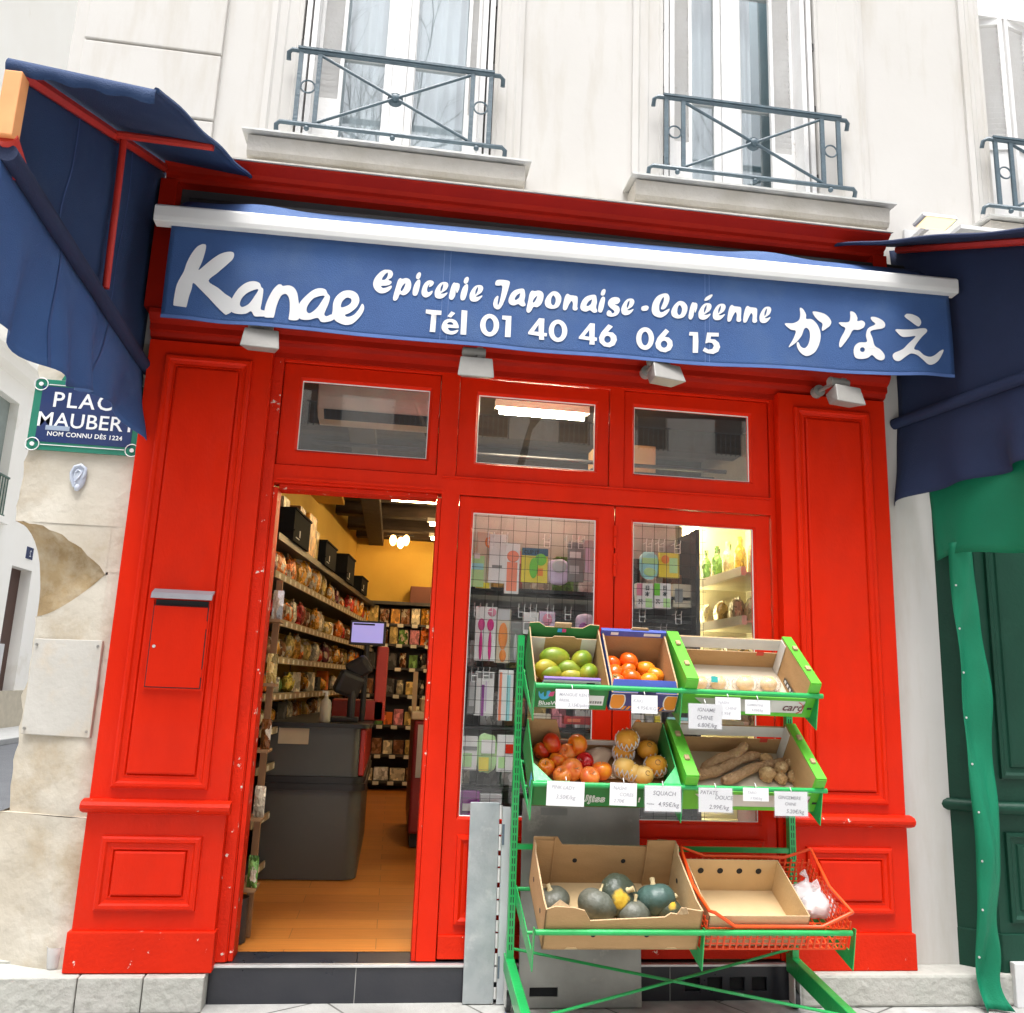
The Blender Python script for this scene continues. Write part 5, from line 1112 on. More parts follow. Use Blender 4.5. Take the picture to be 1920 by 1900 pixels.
def mango(r): return MB().ball((0,0,0), (r*1.42,r*.92,r*1.0), 22, 14, fn=lambda d: Vector((d.x, d.y+.06*d.x*d.x, d.z*(1-.10*d.x)+.05*d.x)))
for px, py, r, rz, m, lab in ((1040,1234,.048,.15,MANG,'large green mango lying across the middle of the back row'),(1091,1238,.046,1.2,MANG,'green mango standing on end in the back corner by the persimmon box'),
    (1026,1255,.046,.6,MANY_,'yellowing mango against the white carton flap side'),(1034,1264,.040,.4,MANG,'small green mango low in front of the yellowing one'),
    (1068,1257,.045,.1,MANG,'green mango in the middle of the front row'),(1103,1263,.045,1.3,MANG,'pale green mango in the front corner by the persimmon box'),(1072,1270,.036,.0,MANY_,'mango half hidden behind the purple box lip')):
    r *= 1.18; p = place(cm, px, py, r+.012, r); fruit('mango', mango(r), m, lab, 'mango', 'mangoes in the green fruit box', p, (TL+rnd.uniform(-.2,.2), rnd.uniform(-.15,.15), rz), parts=(('stem_end', MB().cyl((r*1.38,0,r*.02),(r*1.46,0,r*.03),.006,8), STEM),))
def persim(r): return MB().ball((0,0,0), (r*1.03,r*1.03,r*.86), 22, 14, fn=lambda d: Vector((d.x*(1+.03*math.cos(4*math.atan2(d.y,d.x))), d.y*(1+.03*math.cos(4*math.atan2(d.y,d.x))), d.z-.10*math.exp(-(d.x**2+d.y**2)*9)*(1 if d.z > 0 else -1))))
def calyx(r):
    m = MB()
    for k in range(4):
        a = k*math.pi/2+.4; m.add([(0,0,r*.80),(r*.26*math.cos(a-.55),r*.26*math.sin(a-.55),r*.84),(r*.5*math.cos(a),r*.5*math.sin(a),r*.80),(r*.26*math.cos(a+.55),r*.26*math.sin(a+.55),r*.84)], [(0,1,2,3)])
    return m.cyl((0,0,r*.78),(0,0,r*.9),.004,8)
for px, py, r, m, cx, lab in ((1147,1245,.044,PERS,0,'deep orange persimmon at the back beside the mango box'),(1179,1240,.046,PERS,0,'largest deep orange persimmon at the middle of the back'),
    (1150,1262,.044,PERS,1,'orange persimmon with its star shaped shine beside the mango box'),(1177,1258,.042,PERS,1,'orange persimmon below the largest one'),(1210,1254,.044,PERY,0,'yellow orange persimmon at the back beside the bright green tray'),
    (1229,1267,.042,PERY,0,'yellow orange persimmon pressed to the cardboard side wall'),(1184,1271,.046,PERS,0,'orange persimmon in the middle of the front row'),(1155,1278,.040,PERS,1,'orange persimmon at the front corner beside the mango box'),(1216,1277,.044,PERY,1,'yellow orange persimmon in front with its stem end up')):
    r *= 1.08; p = place(ck, px, py, r*.9+.01, r); fruit('persimmon', persim(r), m, lab, 'persimmon', 'persimmons in the blue box', p, (.3+rnd.uniform(-.3,.3)-(.9 if cx else 0), rnd.uniform(-.3,.3) , rnd.uniform(0,3)), parts=(('calyx', calyx(r), CALY),))
def apple(r): return MB().ball((0,0,0), (r,r,r*.92), 24, 16, fn=lambda d: Vector((d.x*(1+.10*d.z), d.y*(1+.10*d.z), d.z-.42*math.exp(-(d.x**2+d.y**2)*11)*(1 if d.z > 0 else -.7))))
stalk = lambda r: MB().tube([(0,0,r*.40),(.002,0,r*.7),(.005,.001,r*.98)], .0022, 6)
for px, py, r, m, tl, lab in ((1034,1394,.049,APR,.5,'dark red apple in the back row near the rack post'),(1016,1409,.042,APR,-1.1,'red and gold apple on its side against the green side wall'),(1083,1397,.051,APY,.9,'large amber apple standing alone at the back'),
    (1063,1413,.046,APP,.4,'plain coral red apple behind the crimson one'),(1045,1427,.041,APY,-.7,'yellow streaked apple with its stalk hollow facing out'),(1097,1429,.045,APX,.6,'glossy crimson apple at the edge of the kraft paper'),(1024,1439,.041,APY,.2,'golden yellow apple low by the green gusset'),
    (1072,1443,.052,APP,.7,'large pink apple in the middle of the front row'),(1128,1446,.048,APY,-.6,'red and yellow streaked apple next to the netted pears'),(1105,1457,.047,APP,.3,'pale pink apple with a sticker at the front edge'),(1055,1454,.045,APP,.1,'pale apple half hidden behind the front edge')):
    r *= 1.06; p = place(ca, px, py, r+.008, r); fruit('apple', apple(r), m, lab, 'apple', 'apples in the green box', p, (TL+tl, rnd.uniform(-.5,.5), rnd.uniform(0,6)), parts=(('stalk', stalk(r), STEM),))
def net(r):
    m = MB()
    for k in range(14):
        a = k*math.pi/7
        for s in (1, -1): m.tube([(r*1.05*math.sin(th)*math.cos(a+s*.35*(th-1.2)), r*1.05*math.sin(th)*math.sin(a+s*.35*(th-1.2)), r*.95*math.cos(th)) for th in (1.15,1.45,1.8,2.2,2.6,2.95)], .0028, 5)
    return m
def pear(r): return MB().ball((0,0,0), (r,r,r*.92), 22, 14, fn=lambda d: Vector((d.x, d.y, d.z-.18*math.exp(-(d.x**2+d.y**2)*14)*(1 if d.z > 0 else -1))))
def stamp(r): return MB().tube([(r*.22*math.cos(k*.4), -r*.98+.02*r*abs(math.cos(k)), r*.22*math.sin(k*.4)) for k in range(14)], .0016, 4)
for px, py, r, m, nt_, st_, lab in ((1176,1387,.056,NASH,1,0,'russet pear in a foam net at the very back of the box'),(1169,1412,.052,NASH,1,0,'russet pear in a foam net below the hindmost one'),(1214,1406,.052,NASH,0,1,'brown russet pear with a dark stamp beside the bright green tray'),
    (1171,1440,.054,NASL,1,0,'yellow pear in a foam net next to the streaked apple'),(1230,1436,.056,NASH,1,1,'big golden pear with a dark stamp by the front gusset'),(1187,1449,.046,NASL,1,0,'golden pear pressed between the netted pears in front'),(1206,1454,.050,NASL,0,1,'palest pear at the front edge above the squash card')):
    r *= 1.04; p = place(ca, px, py, r+.012, r); pt = [('stalk', MB().cyl((0,0,r*.7),(.004,0,r*1.05),.0024,6), STEM)]
    if nt_: pt.append(('foam_net', net(r).xf(Matrix.Rotation(R(35),4,'X')), FOAM))
    if st_: pt.append(('ink_stamp', stamp(r).xf(Matrix.Rotation(R(-25),4,'X')), mat('stamp_ink', (.25,.10,.04), .7)))
    fruit('asian_pear', pear(r), m, lab, 'pear', 'russet pears in the green box', p, (rnd.uniform(-.2,.2), rnd.uniform(-.2,.2), rnd.uniform(-.3,.3)), parts=pt)
for px, py, r, lab in ((1312,1283,.040,'wrapped pear by the corner of the white tray'),(1346,1283,.042,'wrapped pear with a turquoise sticker'),(1397,1284,.046,'yellowest wrapped pear in the middle of the white tray'),(1441,1285,.044,'wrapped pear nearest the printed end wall')):
    p = place(tr1, px, py-3, r*.85); t = T('wrapped_pear', lab, 'pear', (0,0,0), 'wrapped pears in the white tray')
    P(pear(r), 'fruit', NASL, t, smooth=True)
    P(MB().ball((0,0,-.006), (r*1.45,r*1.25,r*.95), 26, 14, fn=lambda d: d*(1+.13*fbm((d.x*3,d.y*3,d.z*3+px),1.2))), 'wrapper', WRAP, t, smooth=40)
    if px == 1346: P(MB().box(-.055,-.02,-.052,-.05,.0,.03), 'sticker', mat('turquoise_sticker', (.05,.5,.5), .5), t)
    t.location = p
def root_veg(p, q, r, seed, taper=.75):
    d = q-p; n_ = 14; pts = []; rads = []
    for k in range(n_+1):
        u = k/n_; b = p+d*u+Vector((.008*math.sin(u*5+seed), .008*math.sin(u*7+seed), .006*math.sin(u*9+seed))); pts.append(b)
        e = min(1, math.sqrt(max(.02, min(u, 1-u))/.06)) if min(u, 1-u) < .06 else 1
        rads.append(r*e*(taper+(1-taper)*(1-u))*(1+.07*math.sin(u*23+seed)))
    c = (p+q)/2; return MB().tube([x-c for x in pts], r, 14, rads=rads), c
for a, b, r, h, lab in (((1302,1458),(1425,1414),.030,.040,'longest brown yam lying across the middle of the tray'),((1318,1442),(1400,1398),.028,.034,'dark yam at the back next to the plastic bag'),((1354,1464),(1468,1424),.027,.040,'slim pale yam at the front tapering to the front edge')):
    m, c = root_veg(place(tr2, *a, h), place(tr2, *b, h), r, a[0], .8); fruit('yam', m, YAMM, lab, 'yam', 'yams in the white and green tray', c, (0,0,0))
def knob(r, sd): return MB().ball((0,0,0), (r*1.15,r,r*.95), 22, 16, fn=lambda d: d*(1+.16*fbm((d.x*1.5+sd,d.y*1.5,d.z*1.5))+.05*math.sin(d.z*16)))
for px, py, r, h, lab in ((1438,1452,.040,.04,'biggest pale taro root lying in front of the slim yam'),(1464,1441,.034,.05,'taro root behind the biggest one'),(1482,1432,.030,.055,'small round taro root on top of the heap'),(1488,1455,.034,.035,'dark taro root in the front corner of the heap'),(1509,1457,.028,.03,'taro root with a cut white end by the end wall'),(1464,1460,.030,.03,'taro root at the front edge between two others'),(1436,1424,.032,.035,'taro root behind the yam ends')):
    fruit('taro_root', knob(r, px*.7), TARO, lab, 'taro', 'taro roots in the white and green tray', place(tr2, px, py, h), (rnd.uniform(-1,1),rnd.uniform(-1,1),rnd.uniform(0,6)))
p = place(tr2, 1316, 1428, .05); S(MB().ball((0,0,0),(.036,.03,.075),20,16,fn=lambda d: d*(1+.22*fbm((d.x*2.4,d.y*2.4,d.z*2.4+4)))), 'plastic_bag', BAGF, 'crumpled clear plastic bag in the corner of the yam tray', 'plastic bag', p, smooth=30)
def squash(r): 
    return MB().ball((0,0,0), (r*1.05,r*1.05,r*.84), 44, 18, fn=lambda d: Vector((d.x*(1+.045*abs(math.sin(5*math.atan2(d.y,d.x)))), d.y*(1+.045*abs(math.sin(5*math.atan2(d.y,d.x)))), d.z-.16*math.exp(-(d.x**2+d.y**2)*8)*(1 if d.z > 0 else -1))))
def sq_stem(r): return MB().tube([(0,0,r*.62),(.004,.0,r*.82),(.012,.004,r*1.02)], .011, 9, rads=[.018,.0105,.014])
for px, py, r, h, m, rot, pt, lab in ((1160,1678,.082,.085,SQD,(1.0,.5,.3),'p','dark striped squash tipped on its side with a yellow cheek'),(1229,1687,.082,.072,SQT,(-.25,.1,.9),'s','blue green squash with its cream stalk facing out'),
    (1120,1697,.080,.060,SQG,(.05,.3,.4),'s','grey squash with a bent stalk at the front'),(1036,1690,.070,.022,SQG,(-.3,-.2,1.5),'s','greyish brown squash low in the corner by the rack post'),(1250,1704,.066,.050,SQD,(.2,.5,.2),'p','small dark squash with a yellow patch beside the torn corner'),(1187,1712,.070,.040,SQG,(.1,0,.7),'s','squash almost hidden behind the carton front')):
    r *= 1.08; h *= 1.02; p = place(cs, px, py, h, r*.9); pts = [('stalk', sq_stem(r), STEM)]
    if pt == 'p': m = patched(m, 'ripening_squash_skin', (.56,.36,.03), (-.03,-.055 if px < 1200 else -.06,.055) , .045 if px < 1200 else .035)
    fruit('squash', squash(r), m, lab, 'squash', 'squashes in the brown carton', p, rot, parts=pts)
def garlic_bag(sd):
    m = MB()
    for k in range(7):
        a = k*2.4; m.ball((.045*math.cos(a)*(k > 0), .03*math.sin(a)*(k > 0), .03+.022*(k % 2)), (.027,.027,.025), 12, 9, fn=lambda d: Vector((d.x*(1+.06*math.cos(6*math.atan2(d.y,d.x))), d.y, d.z+.35*max(0,d.z)**6)))
    return m
for px, py, h, lab in ((1511,1697,.03,'bag of white garlic at the back of the orange basket'),(1534,1717,.03,'bag of white garlic at the front of the orange basket')):
    t = T('garlic_bag', lab, 'garlic bag', (0,0,0), 'garlic bags in the orange basket'); P(garlic_bag(px), 'garlic', GARL, t, smooth=60)
    P(MB().ball((0,0,.045),(.085,.066,.058),30,18,fn=lambda d: d*(1+.16*fbm((d.x*2.2+px,d.y*2.2,d.z*2.2)))).tube([(0,0,.09),(.01,0,.125),(-.01,.01,.15)],.01,8,rads=[.02,.007,.02]), 'bag', BAGF, t, smooth=30); t.location = place(cb_, px, py, h-.02)
for pts, lab in (([(1366,1706),(1374,1700),(1384,1692)],'dried pale ginger piece in the middle of the pale carton'),([(1428,1710),(1440,1707),(1452,1702)],'brown ginger scrap near the side wall of the pale carton')):
    q = [place(cp, *x, .012) for x in pts]; c = q[1]
    S(MB().tube([x-c for x in q], .01, 10, rads=[.006,.013,.007]).ball(q[0]-c+Vector((.008,0,.004)), .009, 10, 8), 'ginger_piece', TARO, lab, 'ginger', c, 'ginger pieces in the pale carton', smooth=True)
# ------------------------------------------------------------------ price cards hooked on the rails
def card(x0, y0, x1, y1, row, lines, label, sleeve=False, tilt=0, ink=INKG):
    by = BAR[row][0]-.017
    a = at(x0, y0, by); b = at(x1, y1, by); wd = b.x-a.x; ht = a.z-b.z; wd_ = wd; hh = ht
    # straighten: the photo's roll makes cards look turned, size them from their own edges
    tl_ = at(x0, y0, by); br = at(x1, y1, by)
    t = T('price_card', label, 'price card', (tl_.x, by, tl_.z), 'price cards on the rack rails')
    m = MB().box(tl_.x, br.x, by-.0008, by+.0008, br.z, tl_.z)
    P(m, 'paper', PAPER, t)
    w_ = MB()
    for s_, fx, fz, sz in lines: text_on(w_, s_, sz, tl_.x+fx*wd, by-.0014, tl_.z-fz*ht, shear=.15, off=.0002, rot=-.03)
    P(w_, 'writing', ink, t)
    if sleeve: P(MB().box(tl_.x-.006, br.x+.006, by-.0026, by-.0022, br.z-.008, tl_.z+.004), 'plastic_sleeve', film('card_sleeve', (.85,.85,.95), .03), t)
    P(MB().tube([(tl_.x+wd*.5, by-.002, tl_.z-.004),(tl_.x+wd*.5, by-.004, tl_.z+.006),(tl_.x+wd*.5, by+.010, tl_.z+.020)], .002, 6), 'clip', WHITE, t)
    t.rotation_euler = (rnd.uniform(-.03,.01), tilt, rnd.uniform(-.03,.03))
card(1042,1292,1103,1331,0,[('MANGUE KENT',.1,.34,.021),('BRESIL',.1,.62,.018),('3.15€/pièce',.36,.88,.022)],'hand written mango price card below the mango box',tilt=-.02)
card(1184,1303,1233,1339,0,[('KAKI',.06,.4,.022),('4.95€/KG',.2,.78,.024)],'square white price card below the persimmon box')
card(1291,1319,1353,1368,0,[('IGNAME',.26,.30,.024),('CHINE',.24,.62,.027),('6.80€/kg',.26,.92,.027)],'white card reading IGNAME hanging lower than the others',True,ink=INKD)
card(1341,1307,1389,1350,0,[('NASHI',.1,.30,.020),('CHINE',.38,.55,.020),('1.95€',.2,.80,.022)],'white pear price card overlapping the one reading IGNAME')
card(1397,1312,1444,1340,0,[('CLEMENTINE',.06,.42,.014),('4.95€/kg',.25,.8,.016)],'small white card next to the printed letters of the upper tray')
card(1026,1464,1096,1512,1,[('PINK LADY',.12,.30,.022),('3.50€/kg',.24,.70,.026)],'widest white price card below the apples',tilt=.02)
card(1144,1467,1194,1511,1,[('NASHI',.12,.3,.022),('COREE',.35,.58,.022),('2.70€',.14,.86,.022)],'white card covering the end of the printed apple box name',tilt=.02)
card(1209,1473,1276,1522,1,[('SQUACH',.22,.36,.027),('4.95€/kg',.36,.80,.028),('Kg/pièce',.05,.74,.010)],'sleeved card reading SQUACH below the russet pears',True,ink=INKD)
card(1310,1477,1373,1524,1,[('PATATE',.04,.26,.024),('DOUCE',.48,.46,.025),('2.99€/kg',.3,.86,.027)],'sleeved card reading PATATE DOUCE below the yams',True,ink=INKD)
card(1393,1477,1441,1503,1,[('TARO',.16,.45,.017),('3.95€/kg',.26,.86,.017)],'smallest white card between the two sleeved cards under the yam tray')
card(1452,1484,1515,1531,1,[('GINGEMBRE',.1,.30,.021),('CHINE',.3,.56,.019),('5.20€/kg',.34,.88,.025)],'sleeved card reading GINGEMBRE at the end of the rail',True,ink=INKD)
# ------------------------------------------------------------------ inside the shop
ROOMW = mat('warm_plaster', (.60,.39,.07), .9, (.55,.35,.06), 2, .1, 30)
S(MB().add([(-2,.155,.176),(3,.155,.176),(3,7.3,.176),(-2,7.3,.176)], [(0,1,2,3)]), 'shop_floor', WOODF, 'honey coloured laminate plank floor inside the shop', 'floor', kind='structure')
def lx(y): return -.71+.0985*(y-2.6)
P(MB().add([(lx(.1)-.34,.1,.17),(lx(7.0)-.33,7.0,.17),(lx(7.0)-.33,7.0,3.6),(lx(.1)-.34,.1,3.6)], [(0,1,2,3)]), 'inner_wall', ROOMW, B)
P(MB().box(-1.2,3,7.0,7.1,.17,3.6), 'inner_wall', ROOMW, B)
P(MB().box(2.62,2.7,.1,7.0,.17,3.6), 'inner_wall', mat('inner_wall_grey', (.38,.36,.32), .9), B)
P(MB().box(-1.6,2.7,.10,7.1,3.56,3.66), 'inner_ceiling', mat('dark_ceiling', (.10,.07,.05), .9), B)
BEAM = mat('dark_oak_beam', (.055,.035,.022), .85, (.035,.022,.014), 4, .3, 30, stretch=(1,8,8))
for y in (1.6,2.5,3.4,4.3,5.2,6.1,6.85): P(MB().box(-1.6,2.62,y,y+.17,3.40+.015*math.sin(y*3),3.565), 'ceiling_beam', BEAM, B, bevel=.01)
P(MB().box(-.45,-.25,.3,7,3.32,3.40), 'ceiling_beam', BEAM, B, bevel=.01)
P(MB().box(-.95,-.62,3.5,4.2,3.30,3.34), 'ceiling_hatch', ROOMW, B)
TUBE = emit('warm_tube_glow', (1, .70, .34), 34); TUBE2 = emit('bright_tube_glow', (1, .86, .62), 95); TUBEH = mat('tube_housing', (.7,.66,.58), .5)
def tube(x0, x1, y, z, label, m=None):
    t = T('tube_light', label, 'ceiling light', ((x0+x1)/2, y, z), 'tube lights inside the shop')
    P(MB().box(x0-.03,x1+.03,y-.03,y+.03,z+.024,z+.07), 'housing', TUBEH, t); P(MB().cyl((x0,y,z),(x1,y,z),.018,10), 'tube', m or TUBE, t, smooth=40)
tube(.555,1.095,.46,3.225,'glowing tube light behind the middle transom window', TUBE2)
tube(-.13,.95,3.75,3.30,'long tube light nearest the doorway on the dark ceiling'); tube(.30,1.3,5.0,3.30,'second tube light back from the doorway'); tube(.36,1.4,6.0,3.30,'tube light farthest back on the dark ceiling')
t = T('pendant_cluster', 'cluster of small warm glowing bulbs hanging near the back wall', 'pendant lights', (-.05,6.5,3.3))
for k, (x, z) in enumerate(((-.12,3.33),(-.02,3.30),(.05,3.34))):
    P(MB().ball((x,6.5,z),(.045,.045,.075),12,10), 'bulb', emit('bulb_glow', (1,.55,.18), 10 if k == 1 else 4), t, smooth=True)
P(MB().box(-.2,.15,6.48,6.52,3.39,3.41), 'ceiling_bar', BLACK, t)
t = T('air_conditioner', 'white wall air conditioner behind the transom window over the door', 'air conditioner', (-.15,.5,3.1))
P(MB().prism([(.36,3.20),(.38,3.13),(.46,3.085),(.60,3.085),(.60,3.40),(.36,3.40)], 'x', -.56, .42), 'casing', mat('aircon_white', (.62,.58,.50), .5), t, bevel=.012)
P(MB().add([(-.52,.378,3.128),(.38,.378,3.128),(.38,.455,3.086),(-.52,.455,3.086)], [(0,1,2,3)]), 'air_slot', DARK, t)
for z, x0, x1 in ((2.98,-.6,2.1),):
    S(MB().cyl((x0,.62,z),(x1,.62,z),.014,8), 'hanging_rail', BLACK, 'black rail running behind the transom windows', 'rail', (0,.62,z), smooth=True)
t = T('wall_shelf', 'grey shelf with cartons behind the dark transom window', 'shelf', (1.6,.9,2.9))
P(MB().box(1.2,2.05,.7,1.1,2.93,2.96), 'board', BLACK, t); 
S(MB().box(1.26,1.66,.75,1.05,2.962,3.16), 'carton', CARD, 'brown carton on the shelf behind the dark transom window', 'carton', (1.46,.9,2.962), bevel=.006)
# goods -------------------------------------------------------------
GC = {'orange': (.70,.15,.008), 'red': (.50,.022,.012), 'amber': (.62,.27,.02), 'brown': (.20,.075,.02), 'yellow': (.66,.50,.06), 'cream': (.62,.54,.38), 'white': (.72,.71,.68), 'dark': (.04,.035,.03), 'green': (.12,.26,.05), 'straw': (.86,.74,.40), 'gold': (.52,.36,.10), 'pink': (.66,.22,.26), 'plum': (.16,.035,.05)}
GM = {}
def gm(c, glossy=True):
    k = (c, glossy)
    if k not in GM:
        b = GC[c]; l = tuple(min(1, x*1.5+.05) for x in b); d = tuple(x*.5 for x in b)
        GM[k] = printed('packet_'+c, [b, tuple(x*.8 for x in b), l, d, (.60,.5,.36) if glossy else b, b, tuple(x*1.15 for x in b)], 20, .2 if glossy else .5, (1.6,1.6,1), .9 if glossy else 0)
    return GM[k]
def sbag(w, h, d, sd):      # crinkled pillow bag standing on its base
    def fn(dv): return dv*(1+.13*fbm((dv.x*2.2+sd,dv.y*2.2,dv.z*2.2)))
    m = MB().ball((0,0,h*.47), (w*.5,d*.5,h*.47), 16, 12, fn=lambda v: fn(Vector((math.copysign(abs(v.x)**.6,v.x), math.copysign(abs(v.y)**.8,v.y), math.copysign(abs(v.z)**.8,v.z)))))
    return m.box(-w*.42,w*.42,-.004,.004,h*.9,h*1.02)
def sbox(w, h, d): return MB().box(-w/2,w/2,-d/2,d/2,0,h)
def sbottle(r, h): return MB().lathe([(r*.92,0),(r,.006),(r,h*.6),(r*.8,h*.70),(r*.36,h*.80),(r*.34,h*.9),(r*.42,h*.9),(r*.42,h),(0,h)], n=14)
def sjar(r, h): return MB().lathe([(r*.9,0),(r,.006),(r,h*.74),(r*.86,h*.80),(r*.9,h*.81),(r*.9,h),(0,h)], n=14)
NAMES = {'bag': 'snack_bag', 'box': 'packet_box', 'bottle': 'bottle', 'jar': 'jar', 'pouch': 'flat_packet'}
MESH = {}
def good(kind, col, w, h, d, p, rz, label, group, tip=0):
    key = (kind, col, round(w,2), round(h,2))
    if key in MESH:
        o = MESH[key].copy(); COL.objects.link(o)
    else:
        m = {'bag': lambda: sbag(w,h,d,rnd.uniform(0,50)), 'box': lambda: sbox(w,h,d), 'bottle': lambda: sbottle(w/2,h), 'jar': lambda: sjar(w/2,h), 'pouch': lambda: MB().sheet(lambda u,v: Vector(((u-.5)*w,-.012*math.sin(u*3.14)*math.sin(v*3.14),v*h)),8,8).sheet(lambda u,v: Vector(((u-.5)*w,.012*math.sin(u*3.14)*math.sin(v*3.14),v*h)),8,8)}[kind]()
        o = S(m, NAMES[kind], gm(col, kind != 'box'), None, None, (0,0,0), None, smooth=False if kind == 'box' else (35 if kind == 'bag' else 50), bevel=.003 if kind == 'box' else 0)
        MESH[key] = o
    o.location = p; o.rotation_euler = (tip, 0, rz); o['label'] = label; o['category'] = {'bag': 'snack bag', 'box': 'packet', 'bottle': 'bottle', 'jar': 'jar', 'pouch': 'packet'}[kind]; o['group'] = group
    return o
SHD = mat('dark_shelf_metal', (.05,.045,.04), .5); SHE = mat('shelf_edge_strip', (.34,.26,.15), .5, (.30,.22,.12), 30)
TAG = mat('shelf_price_tag', (.72,.68,.58), .6)
# long shelving along the slanting wall
ang = -math.atan(.0985)
LS = T('wall_shelving', 'long dark shelving of snack bags along the inner wall', 'shelving', (0,0,0))
LEV = [.30,.62,.95,1.19,1.42,1.67,1.93,2.24,2.50]
for k, z in enumerate(LEV):
    s = P(MB().box(-.33,.0,.0,5.7,z-.03,z-.004), 'shelf', SHD, LS)
    e = MB().box(.001,.010,.0,5.7,z-.045,z+.003); P(e, 'edge_strip', SHE if k < 8 else SHD, s)
    if k < 8:
        tg = MB(); y = .1
        while y < 5.6: tg.box(.0105,.012,y,y+.055,z-.04,z-.008); y += .17
        P(tg, 'price_tag', TAG, s)
for y in (0,1.15,2.3,3.45,4.6,5.7): P(MB().box(-.345,-.331,y-.02,y+.02,.18,2.6), 'upright', SHD, LS)
P(MB().box(-.34,-.336,0,5.7,.18,2.5), 'back_panel', SHD, LS)
LS.location = (lx(1.25),1.25,0); LS.rotation_euler = (0,0,ang)
def lsw(u, v, z): c, s = math.cos(ang), math.sin(ang); return Vector((lx(1.25)+u*c-v*s, 1.25+u*s+v*c, z))
ROWS = {8: None, 7: ('eighth', ['plum','orange','red','orange','amber','red','amber','gold','amber','gold'], .19, .24), 6: ('second', ['white','orange','red','brown','orange','cream','red','brown','amber','cream','gold'], .15, .20), 5: ('third', ['red','plum','brown','amber','brown','gold','amber','orange','gold','cream'], .14, .20), 4: ('fourth', ['dark','amber','orange','cream','green','yellow','cream','green','amber','cream'], .12, .17), 3: ('fifth', ['brown','cream','gold','amber','dark','gold','cream','brown','amber','gold'], .12, .17)}
SHN = {7: 'top packed', 6: 'second packed', 5: 'third packed', 4: 'fourth packed', 3: 'lowest packed'}
for k, spec in ROWS.items():
    if not spec: continue
    v = .08; cols = (spec[1]*2)[:18]
    for i, c in enumerate(cols):
        kind = 'bag' if c not in ('white','dark') and (k != 4 or i % 3) else 'box'
        w_ = spec[2]*rnd.uniform(.8,1.3); h_ = spec[3]*rnd.uniform(.65,1.08)
        lab = f'{"shiny" if kind == "bag" else "small"} {c} {"snack bag" if kind == "bag" else "packet"}, {ORD[i]} from the doorway on the {SHN[k]} wall shelf'
        good(kind, c, w_, h_, .10, lsw(-.10+rnd.uniform(-.03,.02), v+w_/2, LEV[k]), ang+R(90)+rnd.uniform(-.5,.5), lab, 'packets on the inner wall shelving', rnd.uniform(-.12,.12) if kind == 'bag' else 0); v += w_*1.02+.012*i+rnd.uniform(0,.05)
        if v > 5.4: break
CRK = mat('matt_black_crate', (.012,.012,.013), .9, spec=.1)
# black crates and boxes on top
for i, (v, l_, h_, lab) in enumerate(((.62,.58,.225,'black plastic crate nearest the doorway on top of the wall shelving'),(1.9,.55,.20,'black plastic crate behind the stack of clear boxes'),(3.1,.5,.26,'black crate standing taller in the middle of the shelving top'),(4.2,.5,.17,'farthest low black crate on the shelving top'))):
    t = T('black_crate', lab, 'crate', (0,0,0), 'black crates on the shelving top')
    m = MB(); m.gridwall([-.19,-.06,.06,.19],[0,h_*.62,h_*.8,h_],[(-.06,.06,h_*.62,h_*.8)],-l_/2,-l_/2+.012)
    m.box(-.19,.19,l_/2-.012,l_/2,0,h_).box(-.19,-.178,-l_/2+.0125,l_/2-.0125,0,h_).box(.178,.19,-l_/2+.0125,l_/2-.0125,0,h_).box(-.178,.178,-l_/2+.0125,l_/2-.0125,0,.01)
    P(m, 'body', CRK, t); P(MB().box(-.2,.2,-l_/2-.008,l_/2+.008,h_,h_+.014).box(-.2,.2,-l_/2-.006,-l_/2-.0005,h_*.30,h_*.34), 'rim', CRK, t)
    mk = MB(); mk.box(.1905,.192,-.09,-.06,.05,.10).box(.1905,.192,-.2,-.08,.03,.037); P(mk, 'white_mark', GREYC, t)
    t.location = lsw(-.16, v, 2.503); t.rotation_euler = (0,0,ang)
for i, (u, v, z, w_, d_, h_, c, lab) in enumerate(((-.2,.48,2.745,.26,.2,.09,'cream','pale carton on the black crate nearest the doorway'),(-.12,.78,2.745,.22,.2,.08,'brown','brown packet box beside the pale carton on the crate'),(-.1,1.20,2.503,.18,.3,.34,'amber','amber stack of clear boxes on the shelving top'),(-.1,1.5,2.503,.15,.15,.26,'gold','gold packet stack behind the amber one on the shelving top'))):
    good('box', c, w_, h_, d_, lsw(u,v,z), ang, lab, 'boxes on the shelving top')
# back wall shelving
BS = T('back_shelving', 'dark shelving filling the back wall of the shop', 'shelving', (.3,6.75,.18))
BL = [.30,.62,.98,1.36,1.70,2.0,2.26]
for k, z in enumerate(BL):
    s = P(MB().box(-.42,1.7,6.62,6.98,z-.03,z-.004), 'shelf', SHD, BS)
    tg = MB(); x = -.36
    while x < 1.6: tg.box(x,x+.075,6.606,6.609,z-.05,z-.006); x += .185
    P(tg, 'price_tag', TAG, s)
P(MB().box(-.44,1.72,6.985,6.995,.18,2.55), 'back_panel', SHD, BS); P(MB().box(-.44,1.72,6.6,6.98,2.50,2.54), 'top_board', SHD, BS)
P(MB().box(-.45,-.425,6.6,6.98,.18,2.5).box(.42,.44,6.62,6.98,.18,2.5), 'upright', SHD, BS)
BN = ['bottom','second lowest','third lowest','middle','third highest','second highest','highest']
pal = [['cream','white','cream','brown'],['dark','brown','cream','brown','gold'],['dark','green','orange','pink','gold','brown','dark'],['brown','gold','dark','cream','gold','dark'],['dark','gold','dark','brown','green','dark'],['cream','brown','gold','green','pink','orange','dark'],['gold','brown','amber','brown','cream','amber','gold']]
